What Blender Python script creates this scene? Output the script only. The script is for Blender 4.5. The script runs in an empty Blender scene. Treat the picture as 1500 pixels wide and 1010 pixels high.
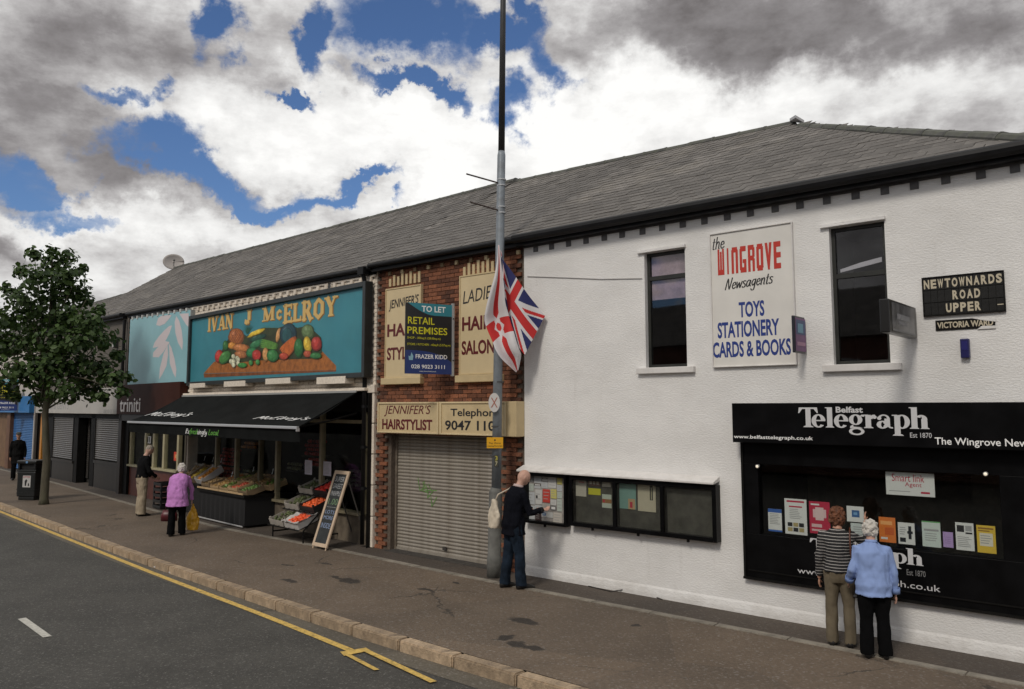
import bpy, bmesh, math, random
from mathutils import Vector, Matrix, noise
random.seed(7)
R = math.radians
scene = bpy.context.scene
COL = scene.collection
# ------------------------------------------------------------------ camera
F_PX, H_CAM, HOR, CX, CY = 1170.0, 2.7, 598.0, 732.0, 487.0
PITCH = math.atan((HOR - CY) / F_PX)
cam_d = bpy.data.cameras.new('camera')
cam = bpy.data.objects.new('camera', cam_d)
COL.objects.link(cam)
cam_d.sensor_width = 36.0
cam_d.lens = 36.0 * F_PX / 1500.0
cam_d.shift_x = (750 - CX) / 1500.0
cam_d.shift_y = (CY - 505) / 1500.0
cam_d.clip_end = 3000
cam.location = (0, 0, H_CAM)
cam.rotation_euler = (R(90) + PITCH, 0, 0)
scene.camera = cam

def ray(px, py):
    x = (px - CX) / F_PX; y = (CY - py) / F_PX
    return Vector((x, math.cos(PITCH) - y * math.sin(PITCH), math.sin(PITCH) + y * math.cos(PITCH)))
def ground(px, py, z=0.0):
    r = ray(px, py); t = (z - H_CAM) / r.z
    return Vector((r.x * t, r.y * t))

# ------------------------------------------------------------------ sky and sun
SUN_EL, SUN_AZ = 43.0, 212.0      # compass style: 0 = +Y, clockwise
scene.view_settings.view_transform = 'Standard'
scene.view_settings.look = 'None'
scene.view_settings.exposure = 0.34
scene.view_settings.gamma = 1.0
scene.view_settings.use_curve_mapping = False
scene.cycles.use_denoising = True
scene.cycles.max_bounces = 8
scene.cycles.diffuse_bounces = 3
scene.cycles.glossy_bounces = 4
scene.cycles.transparent_max_bounces = 12
scene.cycles.sample_clamp_indirect = 4.0

world = bpy.data.worlds.new('World')
scene.world = world
world.use_nodes = True
nt = world.node_tree
nt.nodes.clear()
def N(t, tree=None, **kw):
    n = (tree or nt).nodes.new(t)
    for k, v in kw.items(): setattr(n, k, v)
    return n
def L(a, b, tree=None): (tree or nt).links.new(a, b)
def mth(op, a, b=None, tree=None, clamp=False):
    n = N('ShaderNodeMath', tree); n.operation = op; n.use_clamp = clamp
    for i, v in enumerate((a, b)):
        if v is None: continue
        if isinstance(v, (int, float)): n.inputs[i].default_value = v
        else: L(v, n.inputs[i], tree)
    return n.outputs[0]
def vmth(op, a, b=None, tree=None):
    n = N('ShaderNodeVectorMath', tree); n.operation = op
    for i, v in enumerate((a, b)):
        if v is None: continue
        if isinstance(v, (tuple, list, Vector)): n.inputs[i].default_value = v
        else: L(v, n.inputs[i], tree)
    return n.outputs[0] if op not in ('LENGTH', 'DOT_PRODUCT', 'DISTANCE') else n.outputs['Value']
def mixc(f, a, b, tree=None, blend='MIX'):
    n = N('ShaderNodeMix', tree); n.data_type = 'RGBA'; n.blend_type = blend
    if isinstance(f, (int, float)): n.inputs[0].default_value = f
    else: L(f, n.inputs[0], tree)
    for i, v in ((6, a), (7, b)):
        if isinstance(v, (tuple, list)): n.inputs[i].default_value = tuple(v)[:3] + (1,)
        else: L(v, n.inputs[i], tree)
    return n.outputs[2]
def mrange(v, a, b, c=0.0, d=1.0, tree=None, smooth=True):
    n = N('ShaderNodeMapRange', tree)
    n.interpolation_type = 'SMOOTHSTEP' if smooth else 'LINEAR'
    L(v, n.inputs[0], tree)
    for i, x in enumerate((a, b, c, d)): n.inputs[i + 1].default_value = x
    return n.outputs[0]
def nse(vec, scale, detail=6, rough=.55, tree=None, dist=0.0, ntype=None):
    n = N('ShaderNodeTexNoise', tree)
    n.inputs['Scale'].default_value = scale; n.inputs['Detail'].default_value = detail
    n.inputs['Roughness'].default_value = rough; n.inputs['Distortion'].default_value = dist
    if vec is not None: L(vec, n.inputs['Vector'], tree)
    return n
sky = N('ShaderNodeTexSky'); sky.sky_type = 'NISHITA'; sky.sun_disc = False
sky.sun_elevation = R(SUN_EL); sky.sun_rotation = R(SUN_AZ); sky.air_density = 1.0; sky.dust_density = 0.4; sky.ozone_density = 2.5
tc = N('ShaderNodeTexCoord')
D = tc.outputs['Generated']
# warped direction so that cloud edges are ragged
wn = nse(D, 3.2, 10, .62)
wn2 = nse(D, 11.0, 8, .6)
w1 = vmth('SCALE', vmth('SUBTRACT', wn.outputs['Color'], (.5, .5, .5))); w1.node.inputs['Scale'].default_value = .34
w2 = vmth('SCALE', vmth('SUBTRACT', wn2.outputs['Color'], (.5, .5, .5))); w2.node.inputs['Scale'].default_value = .10
DW = vmth('ADD', vmth('ADD', D, w1), w2)
DW1 = vmth('ADD', D, w1)
def blob(px, py, rx, ry, rot=0.0, soft=(1.25, .35), src=None):
    """soft elliptical region of the sky (a bank of cloud or a gap) round one direction"""
    c = ray(px, py).normalized()
    s = vmth('SUBTRACT', src or DW, tuple(c))
    mp = N('ShaderNodeMapping'); mp.vector_type = 'TEXTURE'
    mp.inputs['Rotation'].default_value = (0, R(rot), 0)
    mp.inputs['Scale'].default_value = (rx / F_PX, .6, ry / F_PX)
    L(s, mp.inputs['Vector'])
    return mrange(vmth('LENGTH', mp.outputs[0]), soft[0], soft[1])
def total(bl):
    acc = None
    for w, b in bl:
        t = mth('MULTIPLY', b, w)
        acc = t if acc is None else mth('ADD', acc, t)
    return acc
gaps = total([(1.0, blob(*a, soft=(1.5, .25))) for a in [
    (620, 68, 130, 50), (585, 150, 70, 14), (775, 45, 60, 34), (840, 105, 40, 40), (770, 165, 36, 36), (672, 158, 50, 20), (462, 92, 26, 44),
    (190, 125, 42, 18), (235, 215, 62, 36), (335, 268, 95, 26), (410, 300, 60, 14), (35, 222, 66, 40, 20), (95, 275, 40, 30), (150, 335, 70, 16, 12),
    (484, 288, 44, 13), (300, 32, 34, 42, 30), (420, 165, 40, 10, 30), (-120, 260, 80, 40),
]])
sheet = vmth('ADD', D, w2)
mpc = N('ShaderNodeMapping'); mpc.inputs['Location'].default_value = (3.1, 1.7, .4); mpc.inputs['Scale'].default_value = (1, 1, 2.0)
L(D, mpc.inputs['Vector'])
cn = nse(mpc.outputs[0], 2.6, 12, .58)
cn3 = nse(mpc.outputs[0], 7.0, 10, .62)
bias = mth('ADD', mth('MULTIPLY', cn.outputs[0], 1.3), mth('MULTIPLY', cn3.outputs[0], .55))
# beyond the picture the same broken cover goes on
sep = N('ShaderNodeSeparateXYZ'); L(D, sep.inputs[0])
infr = mrange(vmth('DISTANCE', D, tuple(ray(700, 200).normalized())), .95, .6)
free = mrange(cn.outputs[0], .42, .36)
gap_all = mth('ADD', mth('MULTIPLY', mth('MINIMUM', gaps, 1.1), .92), mth('MULTIPLY', mth('SUBTRACT', 1.0, infr), free))
fine0 = nse(mpc.outputs[0], 22.0, 8, .65)
cov = mrange(mth('ADD', mth('SUBTRACT', bias, gap_all), mth('MULTIPLY', mth('SUBTRACT', fine0.outputs[0], .5), .48)), -.02, .68)
# brightness of the cloud: white tops, grey bellies
dark = total([(w, blob(*a, soft=(1.5, .2))) for w, a in [
    (1.0, (40, 90, 170, 150, 20)), (.30, (270, 60, 150, 70)), (.6, (130, 190, 120, 55, 20)), (.3, (400, 130, 110, 70)), (.75, (180, 290, 75, 55, 25)), (1.0, (1010, 30, 190, 62)), (.85, (1250, 5, 260, 62)), (.4, (1440, 10, 120, 50)),
    (.55, (30, 360, 90, 20)), (.12, (1250, 150, 220, 60)),
]])
lite = total([(w, blob(*a, soft=(1.5, .2))) for w, a in [
    (.9, (1200, 150, 260, 60)), (1.0, (430, 190, 220, 50, 12)), (.5, (200, 330, 160, 40)), (1.0, (620, 240, 230, 70)), (1.0, (900, 190, 160, 90)), (.6, (560, 90, 80, 40)), (.5, (300, 345, 240, 26)), (.4, (60, 335, 90, 20)),
]])
tex = mth('ADD', mth('MULTIPLY', cn3.outputs[0], .9), mth('MULTIPLY', wn.outputs[0], .5))
fine = nse(mpc.outputs[0], 16.0, 10, .68)
dk = mth('MINIMUM', dark, 1.25)
amp = mth('ADD', mth('MULTIPLY', mth('SUBTRACT', tex, .70), 1.55), mth('MULTIPLY', mth('SUBTRACT', fine.outputs[0], .5), .35))
bri = mth('ADD', mth('SUBTRACT', mth('ADD', .61, amp), mth('MULTIPLY', dk, .34)), mth('MULTIPLY', mth('MINIMUM', lite, 1.2), .30))
cr = N('ShaderNodeValToRGB')
L(bri, cr.inputs[0])
e = cr.color_ramp.elements
e[0].position = 0.0; e[0].color = (1.35, 1.25, 1.25, 1)
e[1].position = 1.0; e[1].color = (8.0, 7.95, 7.8, 1)
x = e.new(.25); x.color = (2.2, 2.08, 2.1, 1)
x = e.new(.5); x.color = (3.9, 3.78, 3.76, 1)
x = e.new(.75); x.color = (6.4, 6.35, 6.25, 1)
blue = mixc(1.0, sky.outputs[0], (.48, .58, .74), blend='MULTIPLY')
skycol = mixc(cov, blue, cr.outputs[0])
bg = N('ShaderNodeBackground'); bg.inputs['Strength'].default_value = .10
L(skycol, bg.inputs[0])
wo = N('ShaderNodeOutputWorld'); L(bg.outputs[0], wo.inputs[0])
world.cycles.sampling_method = 'MANUAL'
world.cycles.sample_map_resolution = 512

sd = bpy.data.lights.new('sun', 'SUN'); sd.energy = 1.2; sd.angle = R(12); sd.color = (1, .93, .83)
sun = bpy.data.objects.new('sun', sd); COL.objects.link(sun)
sdir = Vector((math.sin(R(SUN_AZ)) * math.cos(R(SUN_EL)), math.cos(R(SUN_AZ)) * math.cos(R(SUN_EL)), math.sin(R(SUN_EL))))
sun.rotation_euler = sdir.to_track_quat('Z', 'Y').to_euler()
sun.location = sdir * 60

# ------------------------------------------------------------------ materials
def mat(name, col, rough=.8, var=.0, vs=6.0, bump=0.0, bs=60.0, metal=0.0, spec=.5, dirt=None, ds=1.2, da=.6, rnd=0.0, rnd2=None, stretch=None, bdetail=4, emis=None, coat=0.0, world_co=False):
    m = bpy.data.materials.new(name); m.use_nodes = True
    t = m.node_tree; t.nodes.clear()
    out = N('ShaderNodeOutputMaterial', t); p = N('ShaderNodeBsdfPrincipled', t); L(p.outputs[0], out.inputs[0], t)
    c = tuple(col) + (1,) if len(col) == 3 else col
    src = None
    tcn = N('ShaderNodeTexCoord', t); co = tcn.outputs['Object']
    if world_co:
        g = N('ShaderNodeNewGeometry', t); co = g.outputs['Position']
    if stretch:
        mp = N('ShaderNodeMapping', t); mp.inputs['Scale'].default_value = stretch; L(co, mp.inputs[0], t); co = mp.outputs[0]
    base = tuple(col)
    if rnd:
        oi = N('ShaderNodeObjectInfo', t); ge = N('ShaderNodeNewGeometry', t)
        rv = mth('FRACT', mth('ADD', oi.outputs['Random'], mth('MULTIPLY', ge.outputs['Random Per Island'], 7.31, t), t), None, t)
        a = tuple(x * (1 - rnd) for x in base); b = tuple(min(1, x * (1 + rnd)) for x in base)
        if rnd2: b = rnd2
        src = mixc(rv, a, b, t)
        rv_s = rv
    if var:
        n = nse(co, vs, 5, .6, t)
        f = mrange(n.outputs[0], .3, .7, 0, 1, t)
        if src is None:
            src = mixc(f, tuple(x * (1 - var) for x in base), tuple(min(1, x * (1 + var)) for x in base), t)
        else:
            g1 = mixc(f, (1 - var,) * 3, (1 + var,) * 3, t); src = mixc(1.0, src, g1, t, 'MULTIPLY')
    if dirt:
        n = nse(co, ds, 8, .65, t)
        f = mth('MULTIPLY', mrange(n.outputs[0], .45, .72, 0, 1, t), da, t)
        src = mixc(f, src if src is not None else base, dirt, t)
    if src is not None: L(src, p.inputs['Base Color'], t)
    else: p.inputs['Base Color'].default_value = c
    p.inputs['Roughness'].default_value = rough
    p.inputs['Metallic'].default_value = metal
    p.inputs['Specular IOR Level'].default_value = spec
    p.inputs['Coat Weight'].default_value = coat
    if bump:
        n = nse(co, bs, bdetail, .6, t)
        b = N('ShaderNodeBump', t); b.inputs['Strength'].default_value = min(1, bump); b.inputs['Distance'].default_value = .01 * max(1, bump)
        L(n.outputs[0], b.inputs['Height'], t); L(b.outputs[0], p.inputs['Normal'], t)
    if emis:
        p.inputs['Emission Color'].default_value = tuple(emis[0]) + (1,); p.inputs['Emission Strength'].default_value = emis[1]
    return m
def glass(name, tint=(.75, .8, .8), refl=.12, rough=.02, dust=0.0):
    m = bpy.data.materials.new(name); m.use_nodes = True
    t = m.node_tree; t.nodes.clear()
    out = N('ShaderNodeOutputMaterial', t)
    tr = N('ShaderNodeBsdfTransparent', t); tr.inputs[0].default_value = tuple(tint) + (1,)
    gl = N('ShaderNodeBsdfGlossy', t); gl.inputs['Roughness'].default_value = rough; gl.inputs['Color'].default_value = (.9, .9, .9, 1)
    tcn = N('ShaderNodeTexCoord', t)
    n = nse(tcn.outputs['Object'], 1.1, 2, .5, t)
    b = N('ShaderNodeBump', t); b.inputs['Strength'].default_value = .05; b.inputs['Distance'].default_value = .02
    L(n.outputs[0], b.inputs['Height'], t); L(b.outputs[0], gl.inputs['Normal'], t)
    lw = N('ShaderNodeLayerWeight', t); lw.inputs[0].default_value = .5
    f = mth('ADD', mth('MULTIPLY', mth('POWER', lw.outputs['Facing'], 5.0, t), .22, t), refl, t, True)
    ms = N('ShaderNodeMixShader', t); L(f, ms.inputs[0], t); L(tr.outputs[0], ms.inputs[1], t); L(gl.outputs[0], ms.inputs[2], t)
    last = ms.outputs[0]
    if dust:
        df = N('ShaderNodeBsdfDiffuse', t); df.inputs[0].default_value = (.28, .27, .24, 1)
        n2 = nse(tcn.outputs['Object'], 4.0, 8, .7, t)
        ms2 = N('ShaderNodeMixShader', t); L(mth('MULTIPLY', mrange(n2.outputs[0], .3, .75, .3, 1, t), dust, t), ms2.inputs[0], t)
        L(last, ms2.inputs[1], t); L(df.outputs[0], ms2.inputs[2], t); last = ms2.outputs[0]
    L(last, out.inputs[0], t)
    return m
_mc = {}
def paint(r, g, b, rough=.6, **k):
    key = (r, g, b, rough, tuple(sorted(k.items())))
    if key not in _mc: _mc[key] = mat('paint', (r, g, b), rough, **k)
    return _mc[key]

# ------------------------------------------------------------------ mesh builder
class MB:
    def __init__(s): s.v = []; s.f = []; s.m = []
    def quad(s, a, b, c, d, m=0):
        n = len(s.v); s.v += [tuple(a), tuple(b), tuple(c), tuple(d)]; s.f.append((n, n+1, n+2, n+3)); s.m.append(m); return s
    def tri(s, a, b, c, m=0):
        n = len(s.v); s.v += [tuple(a), tuple(b), tuple(c)]; s.f.append((n, n+1, n+2)); s.m.append(m); return s
    def box(s, x0, x1, y0, y1, z0, z1, m=0, M=None):
        n = len(s.v)
        c = [(x0,y0,z0),(x1,y0,z0),(x1,y1,z0),(x0,y1,z0),(x0,y0,z1),(x1,y0,z1),(x1,y1,z1),(x0,y1,z1)]
        if M is not None: c = [tuple(M @ Vector(q)) for q in c]
        s.v += c
        for q in ((0,3,2,1),(4,5,6,7),(0,1,5,4),(1,2,6,5),(2,3,7,6),(3,0,4,7)):
            s.f.append(tuple(n + i for i in q)); s.m.append(m)
        return s
    def poly(s, pts, off, m=0):
        """prism: polygon pts (3d) extruded by vector off"""
        n = len(s.v); k = len(pts); off = Vector(off)
        s.v += [tuple(p) for p in pts] + [tuple(Vector(p) + off) for p in pts]
        s.f.append(tuple(range(n, n + k))); s.m.append(m)
        s.f.append(tuple(range(n + 2*k - 1, n + k - 1, -1))); s.m.append(m)
        for i in range(k):
            j = (i + 1) % k
            s.f.append((n + j, n + i, n + k + i, n + k + j)); s.m.append(m)
        return s
    def tube(s, pts, r, seg=8, m=0, cap=True, flat=None):
        pts = [Vector(p) for p in pts]; k = len(pts)
        rr = r if isinstance(r, (list, tuple)) else [r] * k
        n = len(s.v); up = Vector((0, 0, 1)); prev = None
        for i, p in enumerate(pts):
            d = (pts[min(i+1, k-1)] - pts[max(i-1, 0)])
            d = d.normalized() if d.length > 1e-9 else Vector((0, 0, 1))
            if prev is None:
                a = d.cross(up)
                if a.length < .1: a = d.cross(Vector((0, 1, 0)))
                a.normalize()
            else:
                a = prev - d * prev.dot(d)
                a.normalize()
            prev = a; b = d.cross(a)
            ra = rr[i] if not isinstance(rr[i], tuple) else rr[i][0]; rb = rr[i] if not isinstance(rr[i], tuple) else rr[i][1]
            for j in range(seg):
                t = 2 * math.pi * j / seg
                s.v.append(tuple(p + a * math.cos(t) * ra + b * math.sin(t) * rb))
        for i in range(k - 1):
            for j in range(seg):
                j2 = (j + 1) % seg
                s.f.append((n + i*seg + j, n + i*seg + j2, n + (i+1)*seg + j2, n + (i+1)*seg + j)); s.m.append(m)
        if cap:
            s.f.append(tuple(n + seg - 1 - j for j in range(seg))); s.m.append(m)
            s.f.append(tuple(n + (k-1)*seg + j for j in range(seg))); s.m.append(m)
        return s
    def loft(s, secs, seg=16, m=0):
        """secs: (center, ax vector, ay vector); closed, capped"""
        n = len(s.v); k = len(secs)
        for c, ax, ay in secs:
            c = Vector(c); ax = Vector(ax); ay = Vector(ay)
            for j in range(seg):
                t = 2 * math.pi * j / seg
                s.v.append(tuple(c + ax * math.cos(t) + ay * math.sin(t)))
        for i in range(k - 1):
            for j in range(seg):
                j2 = (j + 1) % seg
                s.f.append((n + i*seg + j, n + i*seg + j2, n + (i+1)*seg + j2, n + (i+1)*seg + j)); s.m.append(m)
        s.f.append(tuple(n + seg - 1 - j for j in range(seg))); s.m.append(m)
        s.f.append(tuple(n + (k-1)*seg + j for j in range(seg))); s.m.append(m)
        return s
    def ball(s, c, rx, ry=None, rz=None, seg=10, rings=6, m=0, rot=None):
        ry = ry or rx; rz = rz or rx
        n = len(s.v); c = Vector(c)
        def P(v):
            v = Vector(v)
            if rot is not None: v = rot @ v
            return tuple(c + v)
        s.v.append(P((0, 0, -rz)))
        for i in range(1, rings):
            a = -math.pi/2 + math.pi * i / rings
            for j in range(seg):
                t = 2*math.pi*j/seg
                s.v.append(P((rx*math.cos(a)*math.cos(t), ry*math.cos(a)*math.sin(t), rz*math.sin(a))))
        s.v.append(P((0, 0, rz))); top = len(s.v) - 1
        for j in range(seg):
            j2 = (j+1) % seg
            s.f.append((n, n+1+j2, n+1+j)); s.m.append(m)
            for i in range(rings - 2):
                s.f.append((n+1+i*seg+j, n+1+i*seg+j2, n+1+(i+1)*seg+j2, n+1+(i+1)*seg+j)); s.m.append(m)
            s.f.append((n+1+(rings-2)*seg+j, n+1+(rings-2)*seg+j2, top)); s.m.append(m)
        return s
    def grid(s, fn, nu, nv, m=0, mf=None):
        n = len(s.v)
        for i in range(nu + 1):
            for j in range(nv + 1): s.v.append(tuple(fn(i/nu, j/nv)))
        for i in range(nu):
            for j in range(nv):
                a = n + i*(nv+1) + j
                s.f.append((a, a + nv + 1, a + nv + 2, a + 1)); s.m.append(mf((i+.5)/nu, (j+.5)/nv) if mf else m)
        return s
    def mesh(s, name, mats, smooth=False):
        me = bpy.data.meshes.new(name); me.from_pydata(s.v, [], s.f)
        for x in (mats if isinstance(mats, (list, tuple)) else [mats]): me.materials.append(x)
        me.polygons.foreach_set('material_index', s.m)
        if smooth: me.polygons.foreach_set('use_smooth', [True] * len(s.f))
        me.update(); return me
    def build(s, name, mats, parent=None, smooth=False, bev=0.0, loc=None):
        o = bpy.data.objects.new(name, s.mesh(name, mats, smooth)); COL.objects.link(o)
        if parent is not None: o.parent = parent
        if loc is not None: o.location = loc
        if bev:
            b = o.modifiers.new('bevel', 'BEVEL'); b.width = bev; b.segments = 2; b.limit_method = 'ANGLE'
        return o
def tag(o, label=None, cat=None, group=None, kind=None):
    if label: o['label'] = label
    if cat: o['category'] = cat
    if group: o['group'] = group
    if kind: o['kind'] = kind
    return o
class Fr:
    """a vertical facade frame: u along the facade (to the right), y into the building, z up"""
    def __init__(s, ox, oy, a):
        s.O = Vector((ox, oy)); s.a = a
        s.X = Vector((math.sin(R(a)), -math.cos(R(a)))); s.Y = Vector((math.cos(R(a)), math.sin(R(a))))
        s.rz = R(a - 90); s.z0 = 0.0
    def w(s, u, y=0, z=0):
        p = s.O + s.X * u + s.Y * y; return Vector((p.x, p.y, z))
    def at(s, px, py, y=0.0):
        r = ray(px, py); n = s.Y; Q = s.O + n * y; t = Q.dot(n) / (r.x * n.x + r.y * n.y)
        P = Vector((r.x * t, r.y * t)); return ((P - s.O).dot(s.X), H_CAM + t * r.z - s.z0)
    def shift(s, u, y=0):
        p = s.w(u, y); return Fr(p.x, p.y, s.a)
    def loc(s, x, y):
        d = Vector((x, y)) - s.O; return (d.dot(s.X), d.dot(s.Y))
def thing(name, label, cat, fr=None, u=0, y=0, z=0, rz=0.0, group=None, loc=None, kind=None):
    o = bpy.data.objects.new(name, None); COL.objects.link(o); o.empty_display_size = .2
    if loc is not None: o.location = loc; o.rotation_euler = (0, 0, rz)
    else: o.location = fr.w(u, y, z); o.rotation_euler = (0, 0, fr.rz + rz)
    return tag(o, label, cat, group, kind)
CAMV = Vector((0, 0, H_CAM))
def pieces(name, meshes, spots, parent, keep=300, kind='part'):
    """spots: list of (x, y, z, rz, tilt, k); nearest `keep` become objects sharing mesh data, the rest one joined mesh"""
    base = parent.matrix_world if False else None
    q = parent; M = Matrix.Identity(4)
    while q is not None:
        M = (Matrix.Translation(q.location) @ q.rotation_euler.to_matrix().to_4x4()) @ M; q = q.parent
    sp = sorted(spots, key=lambda s: (M @ Vector(s[:3]) - CAMV).length)
    for s in sp[:keep]:
        o = bpy.data.objects.new(name, meshes[s[5] % len(meshes)]); COL.objects.link(o); o.parent = parent
        o.location = s[:3]; o.rotation_euler = (s[4], 0, s[3])
    rest = sp[keep:]
    if rest:
        b = MB()
        for s in rest:
            me = meshes[s[5] % len(meshes)]; T = Matrix.Translation(s[:3]) @ Matrix.Rotation(s[3], 4, 'Z') @ Matrix.Rotation(s[4], 4, 'X')
            n = len(b.v); b.v += [tuple(T @ v.co) for v in me.vertices]
            for p in me.polygons: b.f.append(tuple(n + i for i in p.vertices)); b.m.append(0)
        o = b.build(name, meshes[0].materials[0], parent); o['kind'] = 'stuff'
def brickmesh(name, m, w, d, h, rough=.003):
    b = MB(); r = lambda: random.uniform(-rough, rough)
    b.box(-w/2, w/2, 0, d, -h/2, h/2)
    b.v = [(x + r(), y + (r() if y == 0 else 0), z + r()*.6) for x, y, z in b.v]
    return b.mesh(name, m)
# text fitted into a rectangle
def text_mesh(s, u0, z0, u1, z1, y, m, name='lettering', parent=None, bold=0.0, shear=0.0, space=1.0, ext=.0015, skew=0.0):
    cu = bpy.data.curves.new(name, 'FONT'); cu.body = s; cu.size = 1; cu.offset = bold; cu.shear = shear; cu.space_character = space
    cu.extrude = .01; cu.resolution_u = 3
    ob = bpy.data.objects.new(name, cu); COL.objects.link(ob)
    dg = bpy.context.evaluated_depsgraph_get()
    me = bpy.data.meshes.new_from_object(ob.evaluated_get(dg))
    bpy.data.objects.remove(ob)
    xs = [v.co.x for v in me.vertices]; ys = [v.co.y for v in me.vertices]
    x0, x1, y0, y1 = min(xs), max(xs), min(ys), max(ys)
    for v in me.vertices:
        fx = (v.co.x - x0) / max(1e-6, x1 - x0); fy = (v.co.y - y0) / max(1e-6, y1 - y0)
        v.co = (u0 + (u1 - u0) * fx, y - (ext if v.co.z > 0 else 0.0), z0 + (z1 - z0) * fy + skew * fx)
    me.flip_normals() if False else None
    me.materials.clear(); me.materials.append(m)
    o = bpy.data.objects.new(name, me); COL.objects.link(o)
    if parent is not None: o.parent = parent
    return o
def text_px(s, fr, a, b, y, m, parent=None, **k):
    u0, z1 = fr.at(a[0], a[1], y); u1, z0 = fr.at(b[0], b[1], y)
    return text_mesh(s, u0, z0, u1, z1, y, m, parent=parent, **k)
# brush lettering: polylines drawn with a broad nib
HAND = {
'a': (.85, ['.7,.85 .35,.95 .08,.55 .2,.08 .5,.15 .72,.9 .7,.2 .9,.05']), 'c': (.7, ['.65,.8 .4,.98 .1,.5 .3,.03 .7,.2']),
'e': (.72, ['.1,.5 .6,.6 .5,.95 .2,.85 .1,.35 .35,.02 .72,.25']), 'f': (.5, ['.65,1.5 .4,1.6 .25,1.0 .2,-.4', '0,.95 .55,.95']),
'g': (.8, ['.7,.85 .35,.95 .1,.5 .35,.1 .65,.6 .7,.95 .62,-.4 .3,-.6 .05,-.35']), 'h': (.8, ['.15,1.6 .12,0', '.12,.55 .4,.95 .62,.8 .62,.1 .8,.02']),
'i': (.35, ['.15,.95 .15,.08 .3,.0', '.18,1.25 .2,1.35']), 'l': (.38, ['.2,1.6 .14,.1 .35,0']), 'n': (.82, ['.1,.95 .12,0', '.12,.55 .4,.95 .62,.8 .62,.1 .8,.02']),
'o': (.78, ['.4,.97 .1,.6 .2,.05 .55,.1 .65,.6 .4,.97']), 'r': (.55, ['.1,.95 .12,0', '.12,.5 .35,.92 .55,.88']), 's': (.62, ['.6,.85 .3,.97 .12,.72 .5,.4 .5,.1 .2,0 .02,.15']),
't': (.5, ['.25,1.4 .2,.1 .45,.02', '0,.95 .5,.98']), 'w': (1.05, ['.05,.95 .2,.05 .5,.8 .72,.05 1.0,.95']), 'y': (.78, ['.1,.95 .2,.3 .45,.2 .68,.95', '.68,.95 .5,-.35 .15,-.6']),
'N': (1.15, ['.05,0 .3,1.6 .75,.05 1.05,1.7']), 'M': (1.3, ['.0,0 .35,1.6 .6,.5 1.0,1.6 1.15,0']), 'E': (.95, ['.9,1.55 .35,1.5 .2,.85 .1,.1 .8,.05', '.2,.85 .75,.85']),
'R': (1.0, ['.25,1.5 .1,0', '.1,1.45 .7,1.55 .75,1.05 .2,.8 .85,0']), 'L': (.8, ['.3,1.6 .1,.1 .8,.05']), "'": (.25, ['.15,1.6 .05,1.2']), ' ': (.45, []),
'J': (.8, ['.1,1.55 .75,1.6', '.5,1.6 .45,.1 .1,-.1 .0,.15']), 'I': (.3, ['.2,1.55 .1,0']), 'F': (.75, ['.8,1.55 .2,1.5 .1,0', '.15,.85 .6,.85']), 'S': (.75, ['.75,1.4 .45,1.6 .15,1.3 .6,.6 .5,.1 .05,.15']),
}
def brush(s, fr, a, b, y, m, parent, nib=.14, shear=0.0, skew=0.0, thin=.45, name='lettering', cols=None):
    u0, z1 = fr.at(a[0], a[1], y); u1, z0 = fr.at(b[0], b[1], y)
    items = []; x = 0
    for ch in s:
        adv, ls = HAND[ch]
        for l in ls:
            p = [tuple(map(float, q.split(','))) for q in l.split()]
            # Catmull-Rom
            if len(p) > 2:
                o = []
                for i in range(len(p) - 1):
                    P0 = p[max(0, i-1)]; P1 = p[i]; P2 = p[i+1]; P3 = p[min(len(p)-1, i+2)]
                    for k in range(4):
                        t = k / 4
                        o.append(tuple(.5*((2*P1[c]) + (-P0[c]+P2[c])*t + (2*P0[c]-5*P1[c]+4*P2[c]-P3[c])*t*t + (-P0[c]+3*P1[c]-3*P2[c]+P3[c])*t**3) for c in (0, 1)))
                p = o + [p[-1]]
            items.append((ch, [(x + q[0] + shear * q[1], q[1]) for q in p]))
        x += adv + .08
    allp = [q for _, l in items for q in l]
    X0 = min(q[0] for q in allp); X1 = max(q[0] for q in allp); Y0 = min(q[1] for q in allp); Y1 = max(q[1] for q in allp)
    mb = MB(); cm = cols or {}
    for k, (ch, l) in enumerate(items):
        yy = y - .001 - .0003 * (k % 5)
        for i in range(len(l) - 1):
            p, q = Vector(l[i]), Vector(l[i+1]); d = (q - p)
            if d.length < 1e-6: continue
            d.normalize(); n = Vector((-d.y, d.x))
            w = nib * (thin + (1 - thin) * abs(d.y)) / 2
            c = [p - n*w - d*w*.4, q - n*w + d*w*.4, q + n*w + d*w*.4, p + n*w - d*w*.4]
            c = [(u0 + (u1-u0)*(v.x - X0)/(X1-X0), yy - .00005*i, z0 + (z1-z0)*(v.y - Y0)/(Y1-Y0) + skew*(v.x-X0)/(X1-X0)) for v in c]
            mb.quad(*c, m=cm.get(k, 0))
    return mb.build(name, m, parent)
def flat(fr, pts, y, th=.002):
    """polygon from pixel points lying on plane y of a frame -> list of 3d points"""
    return [(fr.at(px, py, y)[0], y, fr.at(px, py, y)[1]) for px, py in pts]
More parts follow.
